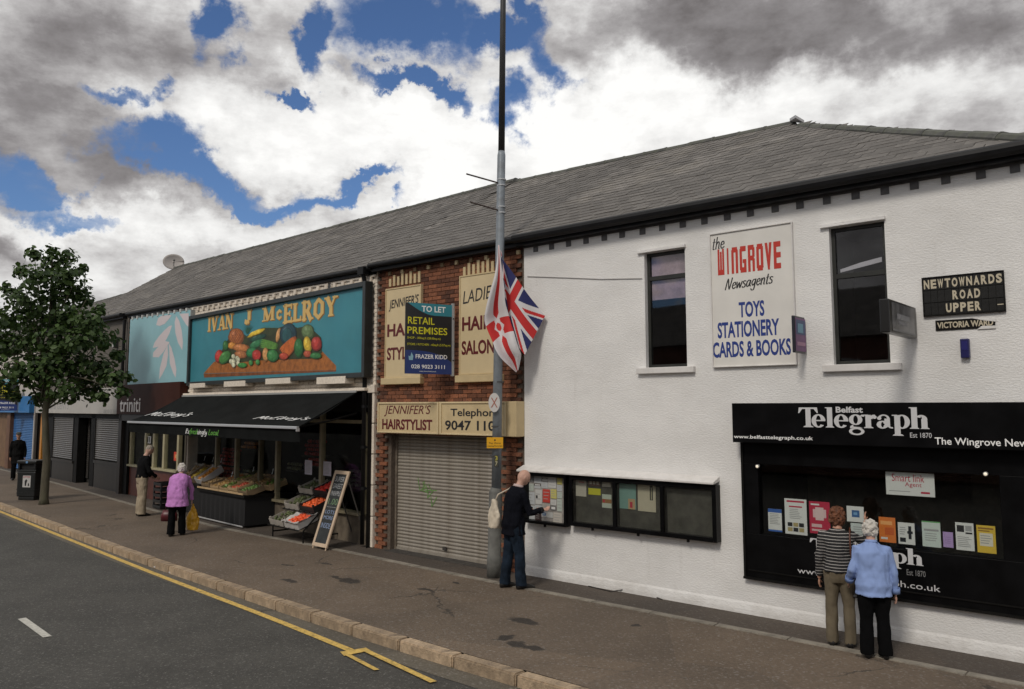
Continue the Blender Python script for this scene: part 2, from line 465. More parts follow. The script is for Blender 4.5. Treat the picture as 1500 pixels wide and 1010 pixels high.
# ------------------------------------------------------------------ material set
white_render = mat('white_masonry_paint', (.76, .75, .735), .75, var=.05, vs=1.3, bump=.9, bs=34, bdetail=5, dirt=(.52, .50, .47), ds=1.1, da=.22, stretch=(.8, 1, 1.6))
white_smooth = mat('white_gloss_paint', (.68, .66, .64), .5, var=.05, vs=8, dirt=(.4, .37, .33), ds=3, da=.3)
grey_band = mat('grey_painted_band', (.10, .098, .10), .8, var=.2, vs=9, bump=.3, bs=40)
gutter_black = mat('black_gutter', (.008, .008, .009), .5, var=.3, vs=4, spec=.25)
mortar = mat('mortar', (.11, .085, .065), .95, var=.25, vs=20)
brick_red = mat('red_brick', (.12, .046, .026), .9, rnd=.4, rnd2=(.27, .10, .048), var=.3, vs=30, bump=.4, bs=90, dirt=(.05, .035, .03), ds=2.2, da=.6)
brick_cream_old = mat('painted_brick', (.74, .66, .56), .8, rnd=.08, var=.1, vs=20, bump=.3, bs=50, dirt=(.50, .42, .34), ds=2.0, da=.35)
cream = mat('cream_paint', (.56, .44, .25), .55, var=.05, vs=3, dirt=(.40, .30, .17), ds=2.5, da=.35)
cream_board = mat('cream_board', (.62, .50, .30), .5, var=.04, vs=2, dirt=(.48, .37, .22), ds=1.7, da=.3)
slate = mat('grey_slate', (.150, .140, .130), .8, rnd=.18, var=.30, vs=2.0, bump=.35, bs=30, dirt=(.23, .21, .18), ds=1.4, da=.5, spec=.35)
ridge_tile = mat('ridge_tile', (.085, .086, .080), .85, rnd=.2, var=.2, vs=9, bump=.4, bs=30, dirt=(.10, .11, .07), ds=5, da=.5)
maroon = paint(.11, .009, .012, .5)
ink = paint(.012, .012, .014, .5)
white_ink = paint(.88, .88, .87, .5)
black_gloss = mat('black_shop_paint', (.004, .004, .0045), .35, var=.4, vs=3, spec=.12)
black_matt = mat('black_wood', (.007, .0065, .006), .6, var=.3, vs=8, spec=.15)
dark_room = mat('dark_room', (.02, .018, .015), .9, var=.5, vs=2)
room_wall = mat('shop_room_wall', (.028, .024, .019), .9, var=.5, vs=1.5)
pane = glass('window_glass', tint=(.95, .965, .96), refl=.010)
pane_dark = glass('upper_window_glass', tint=(.82, .82, .84), refl=.045)
pane_dusty = glass('dusty_glass', tint=(.93, .94, .92), refl=.015, dust=.05)
steel_slat = mat('shutter_aluminium', (.36, .33, .285), .5, metal=.15, var=.08, vs=4, dirt=(.17, .14, .11), ds=1.8, da=.6, stretch=(2.2, 1, .6))
steel_dark = mat('perforated_dark_slat', (.055, .052, .052), .42, metal=.3, var=.2, vs=4)
galv = mat('galvanised_pole', (.23, .26, .29), .5, metal=.2, var=.12, vs=6, dirt=(.13, .13, .13), ds=4, da=.6)
concrete = mat('concrete', (.25, .225, .185), .9, rnd=.15, var=.2, vs=12, bump=.5, bs=60, dirt=(.07, .06, .05), ds=6, da=.6)
kerbm = mat('sandstone_kerb', (.40, .30, .20), .9, rnd=.22, var=.25, vs=9, bump=.9, bs=45, dirt=(.085, .065, .05), ds=5, da=.75)

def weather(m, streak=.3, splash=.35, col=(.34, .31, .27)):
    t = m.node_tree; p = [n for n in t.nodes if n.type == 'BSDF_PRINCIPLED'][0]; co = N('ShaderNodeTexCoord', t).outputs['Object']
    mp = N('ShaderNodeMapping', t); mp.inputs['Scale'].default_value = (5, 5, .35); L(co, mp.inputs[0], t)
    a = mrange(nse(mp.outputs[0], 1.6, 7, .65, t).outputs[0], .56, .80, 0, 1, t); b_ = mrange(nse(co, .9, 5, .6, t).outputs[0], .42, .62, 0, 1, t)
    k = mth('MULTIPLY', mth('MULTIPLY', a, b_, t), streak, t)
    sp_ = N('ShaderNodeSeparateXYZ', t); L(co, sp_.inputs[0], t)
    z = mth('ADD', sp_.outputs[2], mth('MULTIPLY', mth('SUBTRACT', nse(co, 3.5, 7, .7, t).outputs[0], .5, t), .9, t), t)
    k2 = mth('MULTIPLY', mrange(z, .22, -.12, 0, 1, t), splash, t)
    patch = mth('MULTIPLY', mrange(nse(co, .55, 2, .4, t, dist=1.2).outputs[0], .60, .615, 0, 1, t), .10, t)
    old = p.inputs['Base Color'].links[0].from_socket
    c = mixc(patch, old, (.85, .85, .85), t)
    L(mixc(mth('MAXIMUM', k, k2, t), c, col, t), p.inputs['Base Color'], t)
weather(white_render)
weather(steel_slat, .5, .4, (.12, .09, .06))
# ------------------------------------------------------------------ ground
def road_mat():
    m = mat('asphalt_road', (.068, .065, .057), .82, var=.18, vs=1.2, bump=1.0, bs=70, world_co=True); t = m.node_tree
    p = [n for n in t.nodes if n.type == 'BSDF_PRINCIPLED'][0]; g = N('ShaderNodeNewGeometry', t)
    v = N('ShaderNodeTexVoronoi', t); v.inputs['Scale'].default_value = 55; L(g.outputs['Position'], v.inputs['Vector'], t)
    wn = N('ShaderNodeTexWhiteNoise', t); L(v.outputs['Color'], wn.inputs['Vector'], t)
    f = mth('MULTIPLY', mrange(wn.outputs['Value'], .86, 1.0, 0, 1, t), .9, t)
    old = p.inputs['Base Color'].links[0].from_socket
    c2 = mixc(f, old, (.17, .165, .15), t)
    f2 = mth('MULTIPLY', mrange(nse(g.outputs['Position'], 28, 4, .7, t).outputs[0], .35, .65, 0, 1, t), .5, t)
    L(mixc(f2, c2, (.028, .027, .026), t), p.inputs['Base Color'], t)
    return m
def pave_mat(name, col, spots=()):
    m = mat(name, col, .85, var=.16, vs=.7, bump=1.0, bs=60, world_co=True); t = m.node_tree
    p = [n for n in t.nodes if n.type == 'BSDF_PRINCIPLED'][0]; g = N('ShaderNodeNewGeometry', t); P = g.outputs['Position']
    old = p.inputs['Base Color'].links[0].from_socket
    v = N('ShaderNodeTexVoronoi', t); v.inputs['Scale'].default_value = 42; L(P, v.inputs['Vector'], t)
    wn = N('ShaderNodeTexWhiteNoise', t); L(v.outputs['Color'], wn.inputs['Vector'], t)
    c = mixc(mth('MULTIPLY', mrange(wn.outputs['Value'], .84, 1.0, 0, 1, t), .5, t), old, tuple(x * 2.0 for x in (col[0], col[0]*.93, col[0]*.85)), t)
    c = mixc(mth('MULTIPLY', mrange(nse(P, 24, 5, .7, t).outputs[0], .35, .65, 0, 1, t), .45, t), c, tuple(x * .45 for x in col), t)
    # grease and damp marks
    wob = vmth('SCALE', vmth('SUBTRACT', nse(P, 5, 4, .6, t).outputs['Color'], (.5, .5, .5), t), None, t); wob.node.inputs['Scale'].default_value = .28
    PW = vmth('ADD', P, wob, t)
    acc = None
    for (x, y, rx, ry) in spots:
        s = vmth('SUBTRACT', PW, (x, y, 0), t)
        mp = N('ShaderNodeMapping', t); mp.vector_type = 'TEXTURE'; mp.inputs['Rotation'].default_value = (0, 0, R(-45)); mp.inputs['Scale'].default_value = (rx, ry, 1)
        L(s, mp.inputs[0], t)
        k = mrange(vmth('LENGTH', mp.outputs[0], None, t), 1.1, .7, 0, 1, t)
        acc = k if acc is None else mth('MAXIMUM', acc, k, t)
    if acc is not None: c = mixc(mth('MULTIPLY', acc, .8, t), c, (.012, .011, .010), t)
    # trench patches, cracks, gum
    wv = vmth('SCALE', vmth('SUBTRACT', nse(P, 1.4, 6, .7, t).outputs['Color'], (.5, .5, .5), t), None, t); wv.node.inputs['Scale'].default_value = .5
    ve = N('ShaderNodeTexVoronoi', t); ve.feature = 'DISTANCE_TO_EDGE'; ve.inputs['Scale'].default_value = .33; L(vmth('ADD', P, wv, t), ve.inputs['Vector'], t)
    cm_ = mth('MULTIPLY', mrange(ve.outputs['Distance'], .006, .002, 0, 1, t), mrange(nse(P, .6, 3, .5, t).outputs[0], .48, .6, 0, 1, t), t)
    c = mixc(mth('MULTIPLY', cm_, .7, t), c, (.02, .018, .015), t)
    vg = N('ShaderNodeTexVoronoi', t); vg.inputs['Scale'].default_value = 3.2; L(P, vg.inputs['Vector'], t)
    gm = mth('MULTIPLY', mrange(vg.outputs['Distance'], .085, .06, 0, 1, t), .5, t); c = mixc(gm, c, tuple(x * .55 for x in col), t)
    vc = N('ShaderNodeTexVoronoi', t); vc.inputs['Scale'].default_value = .42; L(P, vc.inputs['Vector'], t)
    wc = N('ShaderNodeTexWhiteNoise', t); L(vc.outputs['Color'], wc.inputs['Vector'], t); c = mixc(1.0, c, mixc(wc.outputs['Value'], (.90, .90, .90), (1.10, 1.08, 1.05), t), t, 'MULTIPLY')
    n = nse(P, .9, 8, .7, t); c = mixc(mth('MULTIPLY', mrange(n.outputs[0], .55, .75, 0, 1, t), .35, t), c, tuple(x * .5 for x in col), t)
    L(c, p.inputs['Base Color'], t); return m
road_m = road_mat()
spots = []
for px, py, rx, ry in [(768, 910, .24, .12), (740, 934, .10, .16), (756, 944, .16, .12), (778, 949, .16, .10), (512, 851, .26, .16), (492, 846, .2, .07), (625, 864, .20, .07), (425, 851, .22, .08), (420, 828, .16, .05), (480, 826, .14, .05), (930, 916, .07, .05), (668, 854, .10, .05)]:
    g = ground(px, py); spots.append((g.x, g.y, rx, ry))
pave_m = pave_mat('footpath_asphalt', (.150, .114, .083), spots)
edge_m = pave_mat('wall_strip_asphalt', (.085, .068, .055))
Kpx = [(738, 974), (619, 941), (517, 911), (400, 872), (221, 815), (98, 771), (0, 735)]
K = [ground(*p) for p in Kpx]
def dirv(a): return Vector((-math.sin(R(a)), math.cos(R(a))))
K = [K[0] - dirv(49.2) * 30] + K + [K[-1] + dirv(43.0) * 20, K[-1] + dirv(42.0) * 90]
def resample(P, step):
    out = [P[0].copy()]; acc = 0
    for a, b in zip(P, P[1:]):
        L_ = (b - a).length; d = (b - a) / L_; s = step - acc
        while s <= L_: out.append(a + d * s); s += step
        acc = (acc + L_) % step if True else 0
    return out
KR = resample(K, .9)
for _ in range(6): KR = [KR[0]] + [(a + b * 2 + c) / 4 for a, b, c in zip(KR, KR[1:], KR[2:])] + [KR[-1]]
def offs(P, d):
    o = []
    for i, p in enumerate(P):
        t = (P[min(i+1, len(P)-1)] - P[max(i-1, 0)]).normalized(); n = Vector((t.y, -t.x))   # towards the buildings
        o.append(p + n * d)
    return o
if (offs(KR, 1)[20] - Vector((0, 60))).length > (KR[20] - Vector((0, 60))).length and False: pass
RZ = -.125
b = MB(); b.box(-400, 400, -300, 500, -1.2, -.30); gsh = b.build('ground', mat('earth', (.06, .055, .045), .95, var=.2, vs=.1)); tag(gsh, kind='structure')
b = MB()
b.quad((-150, -60, RZ), (120, -60, RZ), (120, 160, RZ), (-150, 160, RZ)); rd = b.build('road', road_m); tag(rd, kind='structure')
IN = offs(KR, .0); BK = offs(KR, 17)
b = MB()
for i in range(len(KR) - 1): b.quad((*IN[i], 0), (*BK[i], 0), (*BK[i+1], 0), (*IN[i+1], 0))
pv = b.build('pavement', pave_m); tag(pv, kind='structure')
kerb = thing('kerb', None, None, loc=(0, 0, 0)); kerb['kind'] = 'structure'
random.seed(3)
def kerb_mesh(ln, k):
    bm = bmesh.new(); bmesh.ops.create_cube(bm, size=1)
    for v in bm.verts: v.co = (v.co.x * ln, (v.co.y - .5) * .17, v.co.z * .2 - .1)
    bmesh.ops.bevel(bm, geom=[e for e in bm.edges], offset=.016, segments=2, affect='EDGES')
    for v in bm.verts:
        v.co += Vector((0, noise.noise(v.co * 7 + Vector((k*9, 0, 0))) * .014, noise.noise(v.co * 5 + Vector((0, k*7, 0))) * .010))
    me = bpy.data.meshes.new('kerb_stone'); bm.to_mesh(me); bm.free(); me.materials.append(kerbm); return me
km = [kerb_mesh(.885, i) for i in range(6)]
n = 0
for i in range(len(KR) - 1):
    p = (KR[i] + KR[i+1]) / 2; t = KR[i] - KR[i+1]
    if p.y < 3 or p.y > 90: continue
    o = bpy.data.objects.new('kerb_stone', random.choice(km)); COL.objects.link(o); o.parent = kerb
    o.location = (p.x, p.y, .004 + random.uniform(-.004, .006)); o.rotation_euler = (random.uniform(-.01, .01), 0, math.atan2(t.y, t.x)); o.scale = ((KR[i]-KR[i+1]).length/.9, 1, 1)
def strip(name, P, d0, d1, z, m, i0=0, i1=None, **k):
    a = offs(P, d0); c = offs(P, d1); b = MB()
    for i in range(i0, (i1 or len(P)) - 1): b.quad((*a[i], z), (*c[i], z), (*c[i+1], z), (*a[i+1], z))
    o = b.build(name, m); tag(o, kind='structure', **k); return o
strip('road_channel', KR, -.46, -.16, RZ + .004, pave_mat('channel_concrete', (.13, .115, .09)))
yellow = mat('yellow_road_paint', (.62, .42, .11), .8, var=.2, vs=25, dirt=(.12, .09, .04), ds=14, da=.65, world_co=True)
YL = [ground(px, py, RZ) for px, py in [(519, 956), (400, 907), (230, 843), (0, 750)]]
YL = [YL[0]] + YL[1:] + [YL[-1] + dirv(43) * 25]
YL = resample(YL, .8)
for _ in range(3): YL = [YL[0]] + [(a + c * 2 + e_) / 4 for a, c, e_ in zip(YL, YL[1:], YL[2:])] + [YL[-1]]
strip('yellow_line', YL, -.05, .05, RZ + .008, yellow)
# boxed end of the line and the bay marking that runs on to the right
b = MB()
def gp(px, py, z=RZ + .008): g = ground(px, py, z); return (g.x, g.y, z)
b.quad(gp(498, 955, RZ+.012), gp(536, 949, RZ+.012), gp(543, 953, RZ+.012), gp(504, 961, RZ+.012))
b.quad(gp(504, 959, RZ+.015), gp(512, 958, RZ+.015), gp(556, 981, RZ+.015), gp(548, 982, RZ+.015)); b.quad(gp(530, 953, RZ+.018), gp(538, 951, RZ+.018), gp(640, 998, RZ+.018), gp(630, 1000, RZ+.018))
o = b.build('yellow_bay_marking', yellow); tag(o, kind='structure')
wl = mat('white_road_paint', (.50, .49, .44), .8, var=.15, vs=20, dirt=(.2, .19, .17), ds=15, da=.4, world_co=True)
b = MB(); b.quad(gp(26, 907), gp(38, 905), gp(76, 932), gp(63, 934)); o = b.build('white_lane_dash', wl); tag(o, kind='structure')
# concrete edging that runs along the foot of the shops
E = [ground(*p) for p in [(1100, 925), (913, 890), (783, 866), (736, 855), (633, 836), (509, 808)]]
E = [E[0] - dirv(47.5) * 6] + E + [ground(330, 776), ground(188, 738), ground(74, 706), ground(74, 706) + dirv(43) * 30]
ER = resample(E, .92)
for _ in range(3): ER = [ER[0]] + [(a + c * 2 + e_) / 4 for a, c, e_ in zip(ER, ER[1:], ER[2:])] + [ER[-1]]
strip('shop_forecourt', ER, .06, 6, .004, edge_m)
eb = MB(); eb.box(-.452, .452, -.06, .06, -.05, .012); em = eb.mesh('edging_block', concrete)
for i in range(len(ER) - 1):
    p = (ER[i] + ER[i+1]) / 2; t = ER[i] - ER[i+1]
    o = bpy.data.objects.new('edging_block', em); COL.objects.link(o); o.parent = pv
    o.location = (p.x, p.y, 0); o.rotation_euler = (0, 0, math.atan2(t.y, t.x)); o.scale = (t.length / .92, 1, 1)

# ------------------------------------------------------------------ frames of the row of buildings
W = Fr(.41, 13.32, 48.7)              # newsagent and hairdresser
Mf = Fr(-2.47, 15.80, 43.8)           # greengrocer and everything left of it
def wall_cells(mb, u0, u1, zt, holes, y=0.0, rev=.16, m=0, mr=0, z0=-.05, du=99):
    us = sorted(set([u0, u1] + [max(u0, min(u1, h[0])) for h in holes] + [max(u0, min(u1, h[1])) for h in holes]))
    zs = sorted(set([z0] + [h[2] for h in holes if h[2] > z0] + [h[3] for h in holes]))
    for a, c in zip(us, us[1:]):
        for i, z in enumerate(zs):
            zz = zs[i+1] if i + 1 < len(zs) else None
            mu, mz = (a+c)/2, (z + (zz if zz is not None else z + .1))/2
            if any(h[0] < mu < h[1] and h[2] < mz < h[3] for h in holes): continue
            za, zc = (zz, zz) if zz is not None else (zt(a), zt(c))
            mb.quad((a, y, z), (c, y, z), (c, y, zc), (a, y, za), m)
    for h in holes:
        a, c, z, zz = h[:4]; r = h[4] if len(h) > 4 else rev
        mb.quad((a, y, z), (a, y, zz), (a, y+r, zz), (a, y+r, z), mr); mb.quad((c, y, z), (c, y+r, z), (c, y+r, zz), (c, y, zz), mr)
        mb.quad((a, y, zz), (c, y, zz), (c, y+r, zz), (a, y+r, zz), mr); mb.quad((a, y, z), (a, y+r, z), (c, y+r, z), (c, y, z), mr)
def shell(mb, u0, u1, zt, depth=8.0, m=0, y=0.0):
    mb.quad((u0, y, -.05), (u0, y+depth, -.05), (u0, y+depth, zt(u0)), (u0, y, zt(u0)), m)
    mb.quad((u1, y, -.05), (u1, y, zt(u1)), (u1, y+depth, zt(u1)), (u1, y+depth, -.05), m)
    mb.quad((u0, y+depth, -.05), (u1, y+depth, -.05), (u1, y+depth, zt(u1)), (u0, y+depth, zt(u0)), m)
slate_ms = []
random.seed(11)
for k in range(6):
    b = MB(); r = lambda s=.004: random.uniform(-s, s)
    b.quad((-.124 + r(), 0, .014 + r(.003)), (.124 + r(), 0, .014 + r(.003)), (.124, .26, .002), (-.124, .26, .002))
    b.quad((-.124, .0, -.004), (.124, .0, -.004), (.124, 0, .014), (-.124, 0, .014)); b.quad((.124, 0, -.004), (.124, .26, -.004), (.124, .26, .002), (.124, 0, .014))
    b.quad((-.124, .26, -.004), (-.124, 0, -.004), (-.124, 0, .014), (-.124, .26, .002))
    b.v[4:6] = [(b.v[0][0], b.v[0][1], b.v[0][2] - .012), (b.v[1][0], b.v[1][1], b.v[1][2] - .012)]; b.v[6] = b.v[1]; b.v[7] = b.v[0]
    slate_ms.append(b.mesh('slate', slate))
def roof_plane(root, u0, u1, ze, zr, s=4.0, over=.16, hipR=None, keep=260, backslope=True):
    """ze(u), zr(u): eave and ridge heights; hipR = u at which the hip meets the eave (ridge ends at u1)"""
    ue1 = hipR if hipR is not None else u1
    P = lambda f, t, top=False: None
    b = MB()
    A = (u0, -over, ze(u0)); B = (ue1, -over, ze(ue1)); C = (u1, s, zr(u1)); D_ = (u0, s, zr(u0))
    b.quad(A, B, C, D_)
    b.quad((u0, 2*s+over, ze(u0)), D_, C, (ue1, 2*s+over, ze(ue1)))
    if hipR is not None: b.tri(B, (ue1, 2*s+over, ze(ue1)), C)
    else: b.tri(B, (ue1, 2*s+over, ze(ue1)), C)
    b.tri(A, D_, (u0, 2*s+over, ze(u0)))
    b.v = [(x, y, z - .014) for x, y, z in b.v]
    rf = b.build('roof', slate, root)
    slope = math.hypot(s + over, zr(u0) - ze(u0)); rows = int(slope / .195)
    tilt = math.atan2(zr(u0) - ze(u0), s + over)
    sp = []
    for r_ in range(rows):
        f = r_ / rows; y = -over - .03 + (s + over) * f
        uend = ue1 + (u1 - ue1) * f if hipR is not None else u1 - .02
        pitch_ = .252 if hipR is not None else (u1 - u0) / max(1, round((u1 - u0) / .252))
        x = u0 + (0 if r_ % 2 else pitch_ / 2)
        while x < uend - .05:
            z = ze(x) * (1 - f) + zr(x) * f
            slope_u = ((ze(x+1) * (1 - f) + zr(x+1) * f) - z)
            sp.append((x + random.uniform(-.004, .004), y + random.uniform(-.006, .006), z + .004 - .03*math.tan(tilt)*0 , slope_u * 0, tilt + random.uniform(-.012, .006), random.randrange(6)))
            x += pitch_
    pieces('slate', slate_ms, sp, rf, keep)
    # ridge tiles
    rt = MB(); n = 8
    rt.loft([((0, 0, -.02), (0, .11, 0), (0, 0, .085)), ((.44, 0, -.02), (0, .11, 0), (0, 0, .085))], 10)
    rt.loft([((.43, 0, -.02), (0, .115, 0), (0, 0, .091)), ((.47, 0, -.02), (0, .115, 0), (0, 0, .091))], 10)
    rm = rt.mesh('ridge_tile', ridge_tile)
    def run(a, c):
        a = Vector(a); c = Vector(c); d = c - a; k = max(1, int(d.length / .46)); q = Vector((1, 0, 0)).rotation_difference(d.normalized()).to_euler()
        for i in range(k):
            o = bpy.data.objects.new('ridge_tile', rm); COL.objects.link(o); o.parent = rf
            o.location = a + d * (i / k) + Vector((0, random.uniform(-.008, .008), random.uniform(-.008, .008))); o.rotation_euler = q; o.scale = (d.length / k / .46, 1, 1)
    run((u0, s, zr(u0)), (u1, s, zr(u1)))
    if hipR is not None: run((u1 + .25, s - .3, zr(u1) - .19), (hipR, -over, ze(hipR) + .01))
    return rf
def gutter(root, u0, u1, ze, y=-.21, r=.06, fascia=True):
    n = 6; b = MB()
    for i in range(n):
        a = u0 + (u1-u0)*i/n; c = u0 + (u1-u0)*(i+1)/n
    b.tube([(u0 + (u1-u0)*i/n, y, ze(u0 + (u1-u0)*i/n) - .05) for i in range(n+1)], r, 10)
    if fascia: b.poly([(u0, y+.06, ze(u0)-.16), (u1, y+.06, ze(u1)-.16), (u1, y+.06, ze(u1)-.03), (u0, y+.06, ze(u0)-.03)], (0, .12, 0))
    return b.build('gutter', gutter_black, root)
def room(mb, u0, u1, z0, z1, y0, y1, m=0):
    mb.quad((u0, y0, z0), (u0, y1, z0), (u0, y1, z1), (u0, y0, z1), m); mb.quad((u1, y0, z0), (u1, y0, z1), (u1, y1, z1), (u1, y1, z0), m)
    mb.quad((u0, y1, z0), (u1, y1, z0), (u1, y1, z1), (u0, y1, z1), m); mb.quad((u0, y0, z0), (u1, y0, z0), (u1, y1, z0), (u0, y1, z0), m); mb.quad((u0, y0, z1), (u0, y1, z1), (u1, y1, z1), (u1, y0, z1), m)

# ================================================================== 1. the white newsagent building
wt = thing('newsagent_building', 'white roughcast newsagent building with black shopfront and slate roof', 'building', W, 0, 0, 0)
ze = lambda u: 5.57; zr = lambda u: 8.06 - .026 * (u + 3.3)
W1 = (2.33, 3.00, 3.29, 5.00); W2 = (5.03, 5.69, 3.24, 4.98)
SF = (3.80, 7.0, .49, 2.36, .02)
b = MB(); wall_cells(b, 0, 7.2, lambda u: 5.56, [W1, W2, SF]); shell(b, 0, 7.2, lambda u: 5.56)
# slight splay at the foot of the wall
b.poly([(0, -.03, -.05), (0, 0, -.05), (0, 0, .16), (0, -.012, .13), (0, -.024, .06)], (7.2, 0, 0))
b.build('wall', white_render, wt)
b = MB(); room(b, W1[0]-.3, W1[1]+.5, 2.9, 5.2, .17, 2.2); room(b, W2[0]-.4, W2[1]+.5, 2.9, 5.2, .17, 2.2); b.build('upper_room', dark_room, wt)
roof_plane(wt, 0.0, 3.15, ze, zr, hipR=7.28, keep=290)
gutter(wt, -.05, 7.3, ze, r=.075)
b = MB(); b.box(0, 7.2, -.012, -.001, 5.385, 5.50); b.build('painted_band', grey_band, wt)
u_a = W.at(785, 353)[0]; u_b = W.at(1462, 262)[0]; db = MB(); db.box(-.048, .048, -.014, -.001, -.05, .05); dm = db.mesh('dentil', grey_band)
for i in range(22):
    o = bpy.data.objects.new('dentil', dm); COL.objects.link(o); o.parent = wt; u = u_a + (u_b-u_a)*i/19.5
    if u > 7.15: break
    o.location = (u + random.uniform(-.01, .01), 0, 5.345 + random.uniform(-.006, .006))
# lead flashing where ridge and hip meet
b = MB(); b.poly([(3.1, 3.9, 7.93), (3.32, 3.6, 7.86), (3.40, 3.8, 7.80), (3.2, 4.1, 7.93)], (0, 0, .05)); b.build('flashing', paint(.45, .45, .46, .5), wt)
def sash(root, w, y, m_frame, mids, pm=pane_dark, fw=.045):
    u0, u1, z0, z1 = w
    b = MB(); b.box(u0, u0+fw, y-.02, y+.04, z0, z1); b.box(u1-fw, u1, y-.02, y+.04, z0, z1); b.box(u0+fw, u1-fw, y-.02, y+.04, z0, z0+fw); b.box(u0+fw, u1-fw, y-.02, y+.04, z1-fw, z1)
    for zm in mids: b.box(u0+fw, u1-fw, y-.025, y+.035, zm-.03, zm+.03)
    f = b.build('window', m_frame, root)
    zs = [z0+fw] + [q for zm in sorted(mids) for q in (zm-.03, zm+.03)] + [z1-fw]
    for i in range(0, len(zs), 2):
        g = MB(); g.box(u0+fw, u1-fw, y+.005, y+.012, zs[i], zs[i+1]); g.build('pane', pm, f)
    return f
frame_dk = mat('dark_green_frame', (.018, .019, .016), .45, var=.3, vs=6)
f = sash(wt, W1, .10, frame_dk, [4.62]); b = MB(); b.box(W1[0]+.05, W1[1]-.05, .13, .15, 4.30, 4.96); b.build('blind', paint(.62, .48, .50, .9, var=.3, vs=3), f)
f = sash(wt, W2, .10, frame_dk, [4.36]); b = MB(); b.poly([(5.1, .16, 4.42), (5.6, .16, 4.5), (5.6, .16, 4.56), (5.35, .16, 4.52), (5.1, .16, 4.46)], (0, .01, 0)); b.build('torn_paper', white_ink, f)
for w in (W1, W2):
    b = MB(); b.box(w[0]-.13, w[1]+.13, -.07, .08, w[2]-.09, w[2]-.002); b.build('sill', white_smooth, wt, bev=.008)
    b = MB(); b.box(w[0]-.10, w[1]+.02, -.05, .0, w[3]+.002, w[3]+.05); b.build('lintel_drip', white_render, wt, bev=.006)
# shopfront
sf = MB()
y = -.06
u0, u1 = 3.80, 7.0
WIN = (W.at(1113, 690)[0], W.at(1462, 700)[0] + .02, W.at(1113, 782)[1], W.at(1200, 684)[1])
sf.box(u0, u1, y, .06, WIN[3], 2.36); sf.box(u0, u1, y, .06, .49, WIN[2]); sf.box(u0, WIN[0], y, .06, WIN[2], WIN[3]); sf.box(WIN[1], u1, y, .06, WIN[2], WIN[3])
sfo = sf.build('shopfront', black_gloss, wt, bev=.004)
b = MB(); b.box(u0-.01, u1, -.085, -.06, .47, .50); b.box(u0+.06, u1, -.075, -.06, .58, .595); b.box(u0 - .0, u0+.03, -.085, -.06, .50, 2.33); b.build('shop_frame', black_matt, sfo)
g = MB(); g.box(WIN[0]+.001, WIN[1]-.001, .0, .008, WIN[2]+.001, WIN[3]-.001); g.build('pane', glass('shop_window_glass', tint=(.95, .965, .96), refl=.028), sfo)
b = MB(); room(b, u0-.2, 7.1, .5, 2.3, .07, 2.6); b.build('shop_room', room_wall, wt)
# things standing in the shop window's depth
b = MB(); b.box(4.6, 5.6, 1.2, 1.5, 1.9, 2.2); b.box(6.3, 6.95, .9, 1.1, 1.55, 2.2); b.box(3.9, 6.9, 2.0, 2.4, .5, 1.75); b.build('shelf', paint(.09, .075, .05, .8, var=.4, vs=4), wt)
fas = MB(); FZ0, FZ1 = W.at(1072, 648, -.25)[1], W.at(1072, 591, -.25)[1]; fu = W.at(1072, 600, -.25)[0]
fas.box(fu, 7.25, -.25, -.001, FZ0, FZ1); fo = fas.build('fascia', black_gloss, sfo, bev=.006)
